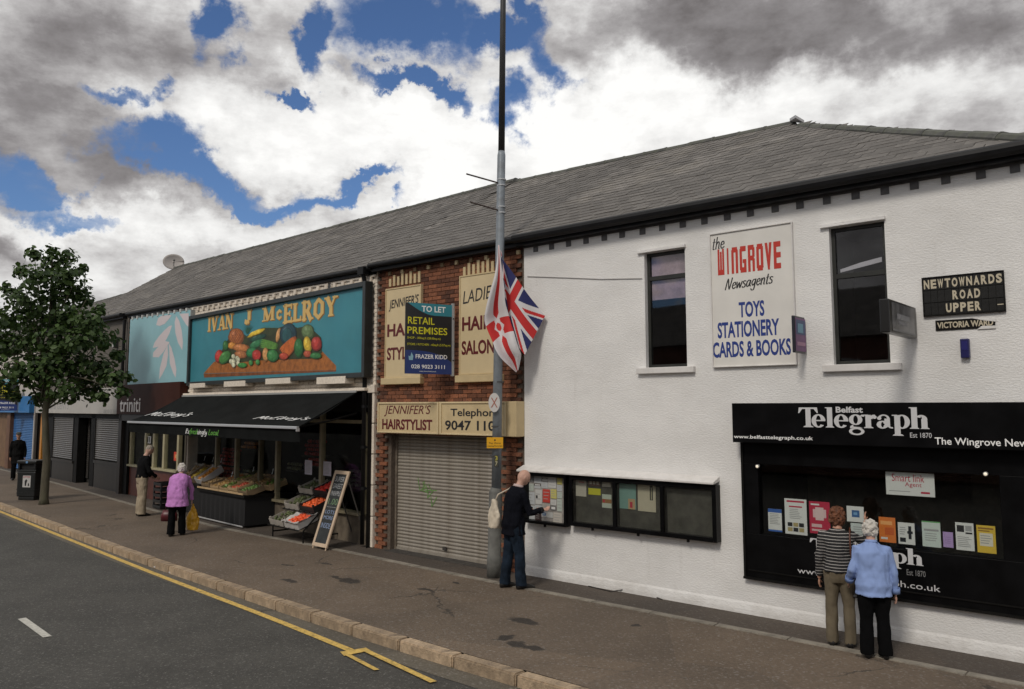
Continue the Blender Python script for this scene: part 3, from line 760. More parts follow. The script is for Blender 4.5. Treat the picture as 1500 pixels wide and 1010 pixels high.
# bold serif lettering built from stems, bowls and slab serifs
def serif_word(word, fr, a, b_, y, m, parent, name='lettering'):
    T = .34; th = .09; sz = .10
    def ring(cx, cy, rx, ry, tx, ty, t0=0, t1=360, n=26):
        q = []
        for i in range(n):
            p = R(t0 + (t1-t0)*i/n); s = R(t0 + (t1-t0)*(i+1)/n)
            q.append([(cx+rx*math.cos(p), cy+ry*math.sin(p)), (cx+rx*math.cos(s), cy+ry*math.sin(s)), (cx+(rx-tx)*math.cos(s), cy+(ry-ty)*math.sin(s)), (cx+(rx-tx)*math.cos(p), cy+(ry-ty)*math.sin(p))])
        return q
    def rect(x0, x1, y0, y1): return [[(x0, y0), (x1, y0), (x1, y1), (x0, y1)]]
    def fl(x0, x1, yb, d=1): return [[(x0, yb), (x1, yb), (x1 - .04, yb + sz*.6*d), (x0 + .04, yb + sz*.6*d)], [(x0+.04, yb+sz*.6*d), (x1-.04, yb+sz*.6*d), (x1-.14, yb+sz*1.2*d), (x0+.14, yb+sz*1.2*d)]]
    def blob_(cx, cy, r): return ring(cx, cy, r, r, r, r, n=14)
    G = {
    'T': (.98, rect(.10, 1.32, 1.42, 1.54) + [[(.10, 1.54), (.05, 1.10), (.12, 1.10), (.34, 1.44)], [(1.32, 1.54), (1.37, 1.10), (1.30, 1.10), (1.08, 1.44)]] + rect(.54, .88, 0, 1.45) + fl(.36, 1.06, 0)),
    'e': (1.0, ring(.48, .5, .46, .52, .30, .10, 0, 320) + rect(.20, .92, .48, .57)),
    'l': (.58, rect(.12, .46, 0, 1.55) + fl(.0, .58, 0) + [[(0, 1.55), (.2, 1.55), (.2, 1.45), (0, 1.49)]]),
    'g': (1.02, ring(.46, .62, .42, .40, .28, .09) + ring(.50, -.26, .48, .28, .20, .11) + [[(.12, .14), (.3, .24), (.34, .02), (.10, -.04)], [(.3, .10), (.7, .06), (.9, -.02), (.3, -.06)]] + [[(.70, .88), (.86, 1.0), (1.02, .98), (1.0, .84)]]),
    'r': (.82, rect(.12, .46, 0, .98) + fl(0, .60, 0) + [[(0, 1.0), (.3, 1.0), (.3, .9), (0, .93)]] + ring(.64, .68, .26, .32, .18, .12, 70, 180) + blob_(.68, .82, .13)),
    'a': (1.02, rect(.50, .83, .1, .72) + ring(.46, .66, .37, .36, .16, .09, 0, 165) + blob_(.20, .74, .13) + ring(.38, .27, .35, .29, .27, .09, 20, 350) + ring(.92, .16, .20, .16, .12, .10, 180, 300)),
    'p': (1.08, rect(.14, .48, -.52, .98) + fl(0, .66, -.52) + [[(0, 1.0), (.32, 1.0), (.32, .9), (0, .93)]] + ring(.58, .5, .46, .51, .30, .09, -130, 130)),
    'h': (1.14, rect(.12, .46, 0, 1.55) + fl(.0, .56, 0) + [[(0, 1.55), (.2, 1.55), (.2, 1.45), (0, 1.49)]] + rect(.68, 1.02, 0, .70) + fl(.62, 1.14, 0) + ring(.68, .68, .34, .32, .30, .11, 0, 150)),
    }
    items = []; x = 0
    for ch in word:
        adv, ps = G[ch]; items += [[(p[0] + x, p[1]) for p in q] for q in ps]; x += adv * .93
    X1 = max(p[0] for q in items for p in q); X0 = min(p[0] for q in items for p in q); Y0 = min(p[1] for q in items for p in q); Y1 = max(p[1] for q in items for p in q)
    u0, z1 = fr.at(a[0], a[1], y); u1, z0 = fr.at(b_[0], b_[1], y); mb = MB()
    for k, q in enumerate(items):
        yy = y - .002 - .00002 * k
        mb.quad(*[(u0 + (u1-u0)*(p[0]-X0)/(X1-X0), yy, z0 + (z1-z0)*(p[1]-Y0)/(Y1-Y0)) for p in q])
    return mb.build(name, m, parent)
YF = -.25; YB = -.062
silver = mat('silver_lettering', (.62, .62, .63), .4, metal=.1)
serif_word('Telegraph', W, (1169, 597), (1363, 640), YF, silver, fo)
text_px('Belfast', W, (1224, 596), (1264, 605), YF - .004, silver, fo, bold=.03)
text_px('Est 1870', W, (1333, 634), (1365, 642), YF, silver, fo)
text_px('www.belfasttelegraph.co.uk', W, (1075, 637), (1191, 647), YF, white_ink, fo, bold=.01)
text_px('The Wingrove Newsagents', W, (1369, 641), (1560, 660), YF, white_ink, fo, bold=.01)
serif_word('Telegraph', W, (1186, 788), (1354, 838), YB, silver, sfo)
text_px('Belfast', W, (1234, 791), (1272, 801), YB - .004, silver, sfo, bold=.03)
text_px('Est 1870', W, (1328, 834), (1356, 846), YB, paint(.2, .2, .2), sfo)
text_px('www.belfasttelegraph.co.uk', W, (1168, 831), (1378, 871), YB, silver, sfo)
# posters in the window
def poster(fr, a, b, y, base, label, parts, rot=0.0):
    u0, z1 = fr.at(a[0], a[1], y); u1, z0 = fr.at(b[0], b[1], y)
    t = thing('poster', label, 'poster', fr, u0, y, z0); w = u1-u0; h = z1-z0
    p = MB(); p.box(0, w, -.003, 0, 0, h); s = p.build('sheet', base, t)
    for k, (x0, x1, q0, q1, c) in enumerate(parts):
        if isinstance(c, str):
            c, txt = c.split('|'); c = INKS[c]
            text_mesh(txt, w*x0, h*q0, w*x1, h*q1, -.0035 - .0002*k, c, parent=s, ext=.0006)
        else:
            p = MB(); p.quad((w*x0, -.0035-.0002*k, h*q0), (w*x1, -.0035-.0002*k, h*q0), (w*x1, -.0035-.0002*k, h*q1), (w*x0, -.0035-.0002*k, h*q1)); p.build('print', c, s)
    return t
paper = paint(.62, .62, .60, .6); c_red = paint(.42, .015, .05, .5); c_blue = paint(.03, .10, .35, .5); c_grey = paint(.30, .30, .30, .6); c_or = paint(.62, .17, .03, .5); c_yel = paint(.62, .42, .04, .5); c_lil = paint(.38, .26, .50, .6); c_pale = paint(.50, .54, .52, .6); c_green = paint(.10, .32, .10, .6)
INKS = {'k': ink, 'r': c_red, 'w': white_ink, 'b': c_blue, 'g': c_grey}
def lines(x0, x1, z0, z1, n, c):
    o = []; random.seed(int(1000*(x0+z0+n)))
    for i in range(n):
        zz = z1 - (z1-z0)*(i+.5)/n; o.append((x0, x0 + (x1-x0)*random.uniform(.7, 1), zz, zz + (z1-z0)/n*.35, c))
    return o
YP = .022
poster(W, (1125, 745), (1146, 780), YP, paper, 'small white notice with blue header, leftmost in the newsagent window', [(0, 1, .84, 1, c_blue), (0, 1, 0, .08, c_blue)] + lines(.12, .88, .3, .8, 7, c_grey))
poster(W, (1149, 730), (1183, 785), YP, paper, 'tall white poster with picture grid left of the crimson poster', [(.1, .9, .9, .95, c_red), (.2, .8, .76, .8, c_red)] + lines(.22, .78, .42, .72, 6, c_grey) + [(.12 + .26*i, .34 + .26*i, .08 + .14*j, .19 + .14*j, ink if (i+j) % 2 else paint(.35, .28, .12)) for i in range(3) for j in range(2)])
poster(W, (1185, 734), (1217, 784), YP, c_red, 'crimson poster with pale star shape behind the striped woman', [(.08, .5, .88, .93, paper), (.18, .82, .5, .76, paint(.6, .42, .42)), (.3, .7, .42, .82, paint(.62, .46, .45)), (.1, .6, .2, .3, paint(.6, .4, .4)), (.1, .8, .08, .14, paint(.6, .4, .4))])
poster(W, (1240, 741), (1266, 766), YP, paper, 'small white notice with blue square that the striped woman points at', [(.3, .75, .3, .75, paint(.03, .10, .25)), (.4, .62, .45, .62, paint(.15, .3, .5))])
poster(W, (1246, 766), (1285, 792), YP, c_pale, 'pale grey sheet behind the white haired woman in blue', lines(.1, .9, .2, .8, 4, c_grey))
poster(W, (1287, 757), (1313, 796), YP, c_or, 'orange poster right of the white haired woman', [(.1, .8, .7, .85, paint(.75, .35, .12)), (.35, .9, .3, .6, paint(.5, .1, .02)), (.1, .5, .12, .2, paper)])
poster(W, (1315, 765), (1341, 799), YP, paper, 'white poster with small black dancing figure beside the orange poster', [(.62, .80, .25, .85, ink), (.55, .88, .5, .62, ink), (.1, .45, .1, .3, ink)] + lines(.1, .5, .4, .8, 4, c_grey))
poster(W, (1350, 763), (1379, 803), YP, paint(.50, .56, .52, .6), 'plain pale green notice standing alone in the newsagent window', lines(.15, .85, .2, .55, 4, c_grey) + [(.1, .9, .62, .70, c_grey), (0, 1, .96, 1, c_green)])
poster(W, (1381, 779), (1397, 803), YP, c_lil, 'small lilac sheet between two white notices', lines(.15, .85, .2, .7, 4, paint(.3, .2, .4)))
poster(W, (1399, 765), (1428, 808), YP, paper, 'white notice with black photographs beside the yellow notice', [(.08, .48, .66, .9, ink), (.55, .9, .7, .9, c_grey), (.55, .92, .6, .66, ink)] + lines(.1, .9, .1, .5, 6, c_grey))
poster(W, (1430, 769), (1460, 812), YP, c_yel, 'yellow and white notice, rightmost in the newsagent window', [(.15, .85, .25, .72, paint(.62, .58, .48)), (.08, .9, .86, .92, paint(.25, .12, .02)), (.08, .7, .78, .82, paint(.25, .12, .02))] + lines(.2, .8, .3, .65, 4, c_grey))
poster(W, (1297, 691), (1370, 729), YP, paper, 'white and red agent sign hung high in newsagent window', [(.13, .80, .60, .93, 'r|Smart link'), (.40, .74, .34, .58, 'r|Agent'), (.06, .5, .16, .19, c_grey), (.72, .9, .12, .2, c_red)])
for px, py, lb in ((1110, 683, 'small spotlight in the left corner of the newsagent window'), (1444, 694, 'small spotlight in the right corner of the newsagent window')):
    u, z = W.at(px, py, -.09); t = thing('spotlight', lb, 'lamp', W, u, -.09, z)
    p = MB(); p.tube([(0, .03, 0), (0, -.02, -.005)], [.02, .026], 14); h = p.build('housing', paint(.3, .3, .3, .3), t, smooth=True)
    p = MB(); p.ball((0, -.022, -.005), .019, .012, .019, 12, 6); p.build('lens', mat('lamp_glass', (.9, .85, .75), .2, emis=((1, .85, .6), .35)), h, smooth=True)
# ---- wall signs of the newsagent building
def board(fr, a, b, y0, th, m, label, cat, name='sign_board', frame=None, fw=.03, rz=0):
    u0, z1 = fr.at(a[0], a[1], y0 - th); u1, z0 = fr.at(b[0], b[1], y0 - th)
    t = thing(name, label, cat, fr, u0, y0, z0); f2 = Fr(*fr.w(u0, y0)[:2], fr.a); f2.z0 = z0
    w, h = u1-u0, z1-z0
    p = MB(); p.box(0, w, -th, -.001, 0, h); s = p.build('board', m, t)
    if frame:
        p = MB()
        for q in ((-fw, 0, -fw, h+fw), (w, w+fw, -fw, h+fw), (0, w, -fw, 0), (0, w, h, h+fw)): p.box(q[0], q[1], -th-.02, -.001, q[2], q[3])
        p.build('frame', frame, t, bev=.004)
    return t, s, f2, -th, w, h
t, s, f2, y, w, h = board(W, (1041, 345), (1166, 533), 0, .03, paint(.70, .68, .64, .5, var=.05, vs=2), 'tall white newsagent board reading WINGROVE in red between the two windows', 'sign', frame=white_smooth, fw=.015)
red_l = paint(.50, .035, .02, .5); blue_l = paint(.015, .04, .22, .5)
p = MB(); brush('the', f2, (1044, 349), (1061, 364), y, [ink], s, nib=.2, shear=.2)
# WINGROVE: heavy slotted capitals
def slotcaps(word, u0, z0, u1, z1, y, m, parent):
    Gs = {'W': [(0,.28,0,1),(.36,.64,.0,.9),(.72,1,0,1),(0,1,0,.2)], 'I': [(.3,.7,0,1)], 'N': [(0,.36,0,.9),(.64,1,0,.9),(.1,.9,.8,1)], 'G': [(0,.36,.1,.9),(.1,.95,.8,1),(.1,.95,0,.2),(.64,1,.0,.45),(.45,1,.36,.5)],
          'R': [(0,.36,0,1),(.1,.9,.82,1),(.64,1,.55,.9),(.1,.9,.42,.6),(.64,1,0,.48)], 'O': [(0,.38,.1,.9),(.62,1,.1,.9),(.1,.9,.8,1),(.1,.9,0,.2)], 'V': None, 'E': [(0,.4,0,1),(.1,1,.8,1),(.1,1,.4,.6),(.1,1,0,.2)]}
    n = len(word); adv = (u1-u0)/(n-.45); p = MB(); x = u0; k = 0
    for ch in word:
        wd = adv*.8 if ch != 'I' else adv*.5
        if ch == 'V': qs = [[(0,1),(.38,1),(.68,0),(.38,0)],[(.62,1),(1,1),(.64,0),(.40,0)]]
        else: qs = [[(a,c),(b_,c),(b_,d),(a,d)] for a,b_,c,d in Gs[ch]]
        for q in qs:
            k += 1; p.quad(*[(x + wd*v[0], y - .002 - .0001*(k % 9), z0 + (z1-z0)*v[1]) for v in q])
        x += wd + adv*.2
    return p.build('lettering', m, parent)
a = f2.at(1051, 366, y); c = f2.at(1145, 393, y); slotcaps('WINGROVE', a[0], c[1]-.0, c[0], a[1]-.0, y, red_l, s)
brush('Newsagents', f2, (1062, 409), (1133, 424), y, [ink], s, nib=.22, shear=.25, skew=.03)
text_px('TOYS', f2, (1082, 443), (1120, 463), y, blue_l, s, bold=.03)
text_px('STATIONERY', f2, (1051, 473), (1142, 491), y, blue_l, s, bold=.03)
text_px('CARDS & BOOKS', f2, (1044, 502), (1159, 520), y, blue_l, s, bold=.03)
# street nameplate of separate glazed letter tiles
t, s, f2, y, w, h = board(W, (1352, 409), (1472, 455), 0, .02, black_matt, 'black tiled street nameplate with cream capitals high on the white wall', 'street sign', name='street_sign', frame=black_matt, fw=.012)
tile_m = mat('glazed_black_tile', (.012, .012, .011), .25, var=.3, vs=9); tb = MB(); tb.box(-.0325, .0325, -.006, 0, -.064, .064); tms = tb.mesh('letter_tile', tile_m)
rows = [('NEWTOWNARDS', 0), ('    ROAD   ', 1), ('   UPPER  -', 2)]
pale = paint(.52, .46, .34, .5)
for txt, r_ in rows:
    for i, ch in enumerate(txt):
        cw = w/11; ch_ = h/3; xx = cw*(i+.5); zz = h - ch_*(r_+.5)
        o = bpy.data.objects.new('letter_tile', tms); COL.objects.link(o); o.parent = s; o.location = (xx, y, zz); o.scale = ((cw*.94)/.065, 1, (ch_*.94)/.128)
        if ch != ' ': text_mesh(ch, xx-cw*.40, zz-ch_*(.36 if ch != '-' else .05), xx+cw*.40, zz+ch_*(.36 if ch != '-' else .02), y-.0065, pale, parent=s, bold=.04)
t, s, f2, y, w, h = board(W, (1370, 470), (1458, 480), 0, .012, black_matt, 'narrow worn black ward nameplate reading VICTORIA WARD below the larger street sign', 'street sign', name='street_sign')
text_mesh('VICTORIA WARD', w*.03, h*.2, w*.97, h*.8, y, pale, parent=s, bold=.03)
p = MB(); p.poly([(w*.62, y-.0035, h*1.02), (w*.8, y-.0035, h*.75), (w*1.01, y-.0035, h*.55), (w*1.01, y-.0035, h*1.02)], (0, .002, 0)); p.poly([(w*.7, y-.0035, -.01), (w*.78, y-.0035, h*.2), (w*1.01, y-.0035, h*.18), (w*1.01, y-.0035, -.01)], (0, .002, 0)); p.build('paint_smear', white_render, s)
u, z = W.at(1415, 511); t = thing('alarm_box', 'small dark blue alarm box on the white wall under the street signs', 'alarm', W, u, 0, z)
p = MB(); p.box(-.045, .045, -.07, 0, -.11, .11); p.build('case', paint(.012, .012, .09, .35), t, bev=.012); p = MB(); p.box(-.03, .03, -.074, -.07, -.02, .08); p.build('label_plate', paint(.02, .02, .14, .3), t)
# projecting signs
def projecting(fr, u, zb, zt, wd, th, label, body, face_parts, name='projecting_sign', skew=0.0):
    t = thing(name, label, 'sign', fr, u, 0, zb)
    p = MB(); p.box(-th/2, th/2, -wd, -.04, 0, zt-zb); s = p.build('case', body, t, bev=.01)
    p = MB(); p.box(-.012, .012, -.05, 0, (zt-zb)*.2, (zt-zb)*.24); p.box(-.012, .012, -.05, 0, (zt-zb)*.76, (zt-zb)*.8); p.build('bracket', black_matt, t)
    for k, (y0, y1, z0, z1, m) in enumerate(face_parts):   # on the left-hand face
        x = -th/2 - .002 - .001*k; hh = zt-zb; p = MB(); p.quad((x, -wd*y0, hh*z0), (x, -wd*y1, hh*z0), (x, -wd*y1, hh*z1), (x, -wd*y0, hh*z1)); p.build('sign_face', m, s)
        x = th/2 + .002 + .001*k; p = MB(); p.quad((x, -wd*y0, hh*z0), (x, -wd*y1, hh*z0), (x, -wd*y1, hh*z1), (x, -wd*y0, hh*z1)); p.build('sign_face', m, s)
    return t
def reach(px0, px1, py):
    """how far a sign fixed at px1 must stand out for its outer edge to be seen at px0"""
    u = W.at(px1, py, 0)[0]; y = 0
    while y > -1.2:
        P = W.w(u, y); x = CX + F_PX*P.x/(P.y*math.cos(PITCH))
        if x < px0: break
        y -= .01
    return u, -y
uu, wd_ = reach(1302, 1337, 470); zt = W.at(1337, 452)[1]; zb = W.at(1337, 497)[1]
t = projecting(W, uu, zb, zt, wd_, .10, 'black framed light box sign sticking out beside the right window', paint(.012, .012, .012, .3), [(.12, .92, .07, .93, mat('dull_sign_face', (.10, .10, .105), .3, var=.4, vs=6)), (.30, .75, .45, .62, paint(.24, .24, .25)), (.4, .7, .30, .40, paint(.2, .2, .21)), (.12, .92, .07, .12, paint(.2, .2, .2))])
uu, wd_ = reach(1166, 1179, 490); zt = W.at(1179, 466)[1]; zb = W.at(1179, 519)[1]
t = projecting(W, uu, zb, zt, wd_, .04, 'small blue and purple sign sticking out beside the tall white board', paint(.02, .02, .03, .3), [(.08, .95, .05, .95, paint(.16, .05, .17, .4)), (.12, .9, .50, .9, paint(.02, .05, .16, .4)), (.3, .75, .55, .8, paint(.12, .3, .42, .4)), (.15, .85, .2, .3, paint(.4, .2, .32, .4))])
# cables
b = MB(); P_ = [W.at(px, py, -.02) for px, py in [(772, 405), (830, 407), (880, 409), (940, 408)]]; b.tube([(u, -.012, z) for u, z in P_], .006, 6)
b.build('cable', paint(.45, .44, .43), wt)
b = MB(); P_ = [W.at(px, py, -.04) for px, py in [(862, 866), (880, 862), (905, 867), (925, 872), (970, 878)]]
b.tube([(W.loc(*ground(px, py))[0], W.loc(*ground(px, py))[1] , .012 + (.05 if k == 2 else 0)) for k, (px, py) in enumerate([(862, 860), (895, 868), (930, 868), (955, 874), (970, 880)])], .008, 6)
o = b.build('loose_cable', paint(.02, .015, .012), None); o.location = W.w(0, 0, 0); o.rotation_euler = (0, 0, W.rz); tag(o, 'short length of dark cable lying at the foot of the white wall', 'cable')
for k, (px, py) in enumerate([(836, 737), (1099, 364), (1184, 527), (1323, 516), (918, 530), (1025, 528)]):
    pass
# ---- canopy and notice cases
DC = .14
u0, zc = W.at(757, 690, -DC); u1, zc2 = W.at(1052, 700, -DC)
cz = 1.70
t = thing('notice_canopy', 'long thin white ledge sheltering the notice cases on the white wall', 'ledge', W, 0, 0, cz)
p = MB(); p.poly([(-.02, -.001, .07), (-.02, -.001, .0), (-.02, -.19, -.03), (-.02, -.19, .0)], (3.47, 0, 0)); p.build('ledge', white_smooth, t, bev=.006)
def notice_case(fr, a, b, label, nd, lit=False, bg=(.05, .048, .042), gl=pane_dusty, fwl=.06):
    u0, z1 = fr.at(a[0], a[1], -DC); u1, z0 = fr.at(b[0], b[1], -DC)
    z1 = min(z1, cz - .045)
    t = thing('notice_case', label, 'notice board', fr, u0, 0, z0); w, h = u1-u0, z1-z0
    p = MB(); p.box(0, w, -.03, -.001, 0, h); bk = p.build('backboard', mat('backboard', bg, .9, var=.35, vs=5), t)
    p = MB(); f = fwl
    p.box(0, f, -DC, -.03, 0, h); p.box(w-f, w, -DC, -.03, 0, h); p.box(f, w-f, -DC, -.03, 0, f); p.box(f, w-f, -DC, -.03, h-f, h)
    iw = (w - f) / nd
    for i in range(1, nd): p.box(iw*i, iw*i+f, -DC, -.03, f, h-f)
    fr_ = p.build('frame', black_gloss, t, bev=.004)
    if gl:
        for i in range(nd):
            g = MB(); g.box(iw*i+f, iw*(i+1), -DC+.03, -DC+.036, f, h-f); g.build('pane', gl, t)
    for i in range(nd):
        p = MB(); p.box(iw*(i+.5), iw*(i+.5)+.03, -DC+.02, -DC+.05, -.04, 0); p.build('lock', black_matt, t)
    return t, u0, z0, w, h
case1 = notice_case(W, (766, 684), (829, 773), 'black framed notice case crowded with papers beside the bald man', 1, gl=None, bg=(.30, .28, .26), fwl=.045)
case2 = notice_case(W, (833, 690), (1050, 796), 'wide black notice case with three glazed doors under the white ledge', 3)
NOTES = 0
def note(a, b, m, label, y=-.034, parts=(), grp=None):
    u0, z1 = W.at(a[0], a[1], y); u1, z0 = W.at(b[0], b[1], y)
    t = thing('notice', label, 'notice', W, u0, y, z0, group=grp); w, h = u1-u0, z1-z0
    p = MB(); p.box(0, w, -.003, 0, 0, h); s = p.build('sheet', m, t)
    for k, (x0, x1, q0, q1, c) in enumerate(parts):
        p = MB(); yy = -.0036 - .0003*k; p.quad((w*x0, yy, h*q0), (w*x1, yy, h*q0), (w*x1, yy, h*q1), (w*x0, yy, h*q1)); p.build('print', c, s)
    return t
pw = [paint(.50, .50, .48), paint(.44, .46, .47), paint(.48, .45, .40), paint(.42, .47, .42)]
py_ = paint(.50, .46, .14); pr = paint(.48, .05, .035); pg = paint(.16, .16, .16)
def cx(x, y): return (760 + x/10.1, 680 + y/10.1)
def ln(n=3, c=c_grey): return [(.12, random.uniform(.6, .9), 1-(i+1)/(n+1), 1-(i+1)/(n+1)+.05, c) for i in range(n)]
NT = [((110, 85), (215, 160), pw[2], 'cream notice, leftmost of the top row in the crowded case'), ((220, 90), (320, 165), pw[0], 'white notice, second of the top row in the crowded case'), ((325, 95), (410, 185), pw[2], 'cream notice, third of the top row in the crowded case'),
 ((412, 100), (555, 185), pw[0], 'wide white notice left of the tall yellow notice'), ((570, 110), (642, 305), py_, 'tall yellow notice in the top right corner of the crowded case'), ((130, 185), (220, 270), pg, 'grey notice beside the face of the bald man'),
 ((230, 175), (335, 285), pw[1], 'pale blue notice above the black framed notice'), ((345, 190), (430, 260), pw[0], 'white notice with black bar in the second row'), ((435, 190), (555, 360), pw[0], 'large white notice above the small yellow one'),
 ((230, 290), (325, 365), pw[1], 'notice with heavy black outline in the third row'), ((335, 265), (430, 360), pw[1], 'bluish notice just above the red notice'), ((100, 285), (222, 400), pw[3], 'greenish notice above the hand of the bald man'),
 ((245, 375), (345, 600), pw[0], 'tall white notice with black figure left of the red notice'), ((355, 370), (462, 575), pr, 'bright red notice in the middle of the crowded case'), ((475, 370), (560, 515), py_, 'small yellow notice right of the red notice'),
 ((568, 310), (642, 405), pw[1], 'small white notice below the tall yellow notice'), ((570, 412), (642, 510), pw[3], 'small greenish notice on the right edge of the crowded case'), ((470, 525), (558, 615), pw[0], 'white notice below the small yellow notice'),
 ((568, 515), (642, 705), pw[3], 'tall greenish notice on the right edge of the crowded case'), ((350, 580), (462, 665), pw[2], 'cream notice directly below the red notice'), ((470, 620), (552, 685), pg, 'dark bordered notice below and right of the red notice'),
 ((240, 605), (348, 700), pw[1], 'lilac white notice below the tall white one'), ((95, 405), (238, 600), pw[1], 'large pale notice behind the hand of the bald man'), ((90, 605), (238, 820), pw[1], 'large pale notice at the bottom left of the crowded case'),
 ((245, 705), (335, 840), paint(.05, .03, .03), 'dark notice at the bottom of the crowded case'), ((335, 700), (505, 800), pw[0], 'white notice with round blue emblem near the bottom'), ((510, 715), (640, 880), pw[2], 'cream notice in the bottom right corner of the crowded case')]
for k, (a, b_, m, lb) in enumerate(NT):
    pr_ = ln(3)
    if 'black bar' in lb: pr_ = [(.05, .95, .5, .8, ink), (.2, .8, .55, .68, paper)]
    if 'outline' in lb: pr_ = [(0, 1, .55, 1, ink), (.1, .9, .65, .9, paper)]
    if 'black figure' in lb: pr_ = [(.1, .35, .4, .6, ink)] + ln(2)
    if 'dark bordered' in lb: pr_ = [(.15, .85, .2, .8, paper)]
    if 'emblem' in lb: pr_ = [(.1, .38, .3, .85, c_blue), (.15, .33, .4, .75, paint(.3, .4, .45))]
    note(cx(*a), cx(*b_), m, lb, y=-.034 - .001*(k % 3), parts=pr_)
note((843, 700), (859, 728), pw[2], 'cream notice at the top left of the first glazed door', parts=[(.3, .8, .75, .8, c_red)])
note((862, 700), (879, 713), paint(.16, .07, .05), 'brown notice with picture grid in the first glazed door', parts=[(.1, .3, .2, .8, pw[2]), (.4, .6, .2, .8, pw[2]), (.7, .9, .2, .8, pw[2])])
note((862, 715), (880, 726), paint(.50, .48, .02), 'bright yellow notice under the brown picture notice')
note((882, 701), (895, 714), pw[2], 'cream notice at the top right of the first glazed door')
note((882, 724), (896, 745), pw[3], 'pale green notice with red picture in the first glazed door', parts=[(0, 1, .35, .65, paint(.25, .12, .04)), (.1, .3, .4, .6, c_red)])
note((906, 702), (932, 747), paint(.16, .30, .28), 'turquoise poster in the middle glazed door', parts=[(.55, .95, .0, .35, paint(.40, .28, .16)), (.65, .8, .05, .25, c_red)])
note((934, 704), (961, 751), paint(.46, .42, .33), 'cream poster with black upright writing in the middle glazed door', parts=[(.68, .85, .38, .85, ink), (.74, .8, .4, .8, paint(.3, .28, .2))])

# ================================================================== 2. the brick hairdresser
ub = -3.88
B = W.shift(ub); wb = -ub
ht = thing('hairdresser_building', 'red brick hairdresser building with cream signs and closed shutter', 'building', B, 0, 0, 0)
SH = (B.at(571, 640)[0], B.at(727, 640)[0] + .06, -.05, B.at(571, 640)[1] + .05, .22)
zeb = lambda u: 5.56
b = MB(); wall_cells(b, 0, wb, zeb, [SH], y=.045, m=0, mr=0); shell(b, 0, wb, zeb, y=.045); b.build('wall', mortar, ht)
random.seed(5)
bms = [brickmesh('brick', brick_red, .215, .045, .066) for _ in range(6)]
hb = [brickmesh('brick', brick_red, .103, .045, .066) for _ in range(3)]
sp = []; row = 0; z = .035
while z < 5.5:
    x = .09 if row % 2 else -.02
    while x < wb + .05:
        w_ = .215
        if not (SH[0] - .09 < x < SH[1] + .09 and z < SH[3] + .03) and .105 < x < wb - .1:
            sp.append((x, .0, z, 0, 0, random.randrange(6)))
        x += .2255
    z += .0758; row += 1
def exposed(s):     # masonry not covered by signs first
    return s
# order: the pieces() helper keeps the nearest; feed exposed bricks first through a custom split
vis = [s for s in sp if (s[2] > 3.25 or 2.72 < s[2] < 3.3 or s[0] > 3.0 or s[0] < .5)]
for s_ in vis: pass
class _W: pass
def pieces2(name, meshes, vis, rest, parent, keep):
    pieces(name, meshes, vis[:keep], parent, keep)
    r2 = vis[keep:] + rest
    if r2:
        b = MB()
        for s in r2:
            me = meshes[s[5] % len(meshes)]; n = len(b.v); b.v += [(v.co.x + s[0], v.co.y + s[1], v.co.z + s[2]) for v in me.vertices]
            for p_ in me.polygons: b.f.append(tuple(n + i for i in p_.vertices)); b.m.append(0)
        b.build(name, meshes[0].materials[0], parent)['kind'] = 'stuff'
S1 = (B.at(565, 487)[0], B.at(616, 487)[0]); S2 = (B.at(673, 480)[0], B.at(673, 480)[0] + .95)
def hidden(s): 
    return (S1[0]-.0 < s[0] < S1[1] and 3.35 < s[2] < 5.2) or (S2[0] < s[0] < S2[1] and 3.35 < s[2] < 5.2) or (0 < s[0] < wb - .2 and 2.15 < s[2] < 2.72)
v1 = sorted([s for s in sp if not hidden(s)], key=lambda s: -s[2]); v2 = [s for s in sp if hidden(s)]
pieces2('brick', bms, v1, v2, ht, 290)
roof_plane(ht, 0, wb, zeb, lambda u: 8.075 - .026*u, keep=260)
gutter(ht, 0.05, wb - .05, zeb, r=.045)
# cream brick dentils
ud0 = B.at(572, 397)[0]; ud1 = B.at(760, 362)[0]; db = MB(); db.box(-.035, .035, -.03, .0, -.036, .036)
dms = [db.mesh('dentil', cream), db.mesh('dentil', mat('dirty_cream', (.22, .16, .09), .8))]
for i in range(10):
    o = bpy.data.objects.new('dentil', dms[i in (0, 2, 4, 6)]); COL.objects.link(o); o.parent = ht; o.location = (ud0 + (ud1-ud0)*i/9, 0, 5.335)
def cream_board_sign(a, b_, label, wd=None, rows=()):
    u0, z1 = B.at(a[0], a[1], -.05); u1, z0 = B.at(b_[0], b_[1], -.05)
    if wd: u1 = u0 + wd
    t = thing('sign_board', label, 'sign', B, u0, 0, z0); w, h = u1-u0, z1-z0
    p = MB(); p.box(0, w, -.045, -.001, 0, h); s = p.build('board', cream_board, t)
    p = MB(); f = .025
    for q in ((-.0, f, 0, h), (w-f, w, 0, h), (f, w-f, 0, f), (f, w-f, h-f, h)): p.box(q[0], q[1], -.058, -.045, q[2], q[3])
    p.build('frame', cream, s, bev=.003)
    return t, s, u0, z0, w, h
t, s, u_, z_, w, h = cream_board_sign((565, 424), (616, 553), 'tall cream board left of the brick front, partly behind the TO LET board')
hb1 = (u_, w)
f2 = B.shift(u_)
text_mesh("JENNIFER'S", .10, h*.74, w*.93, h*.87, -.047, ink, parent=s, skew=.05, shear=.2, bold=.01)
text_mesh("HAIR", .06, h*.46, w*.88, h*.60, -.047, maroon, parent=s, bold=.03)
text_mesh("STYLIST", .06, h*.20, w*.95, h*.34, -.047, maroon, parent=s, bold=.03)
t, s, u_, z_, w, h = cream_board_sign((673, 405), (727, 548), 'tall cream board behind the lamp post, reading LADIES HAIR SALON', wd=.98)
hb2 = (u_, w)
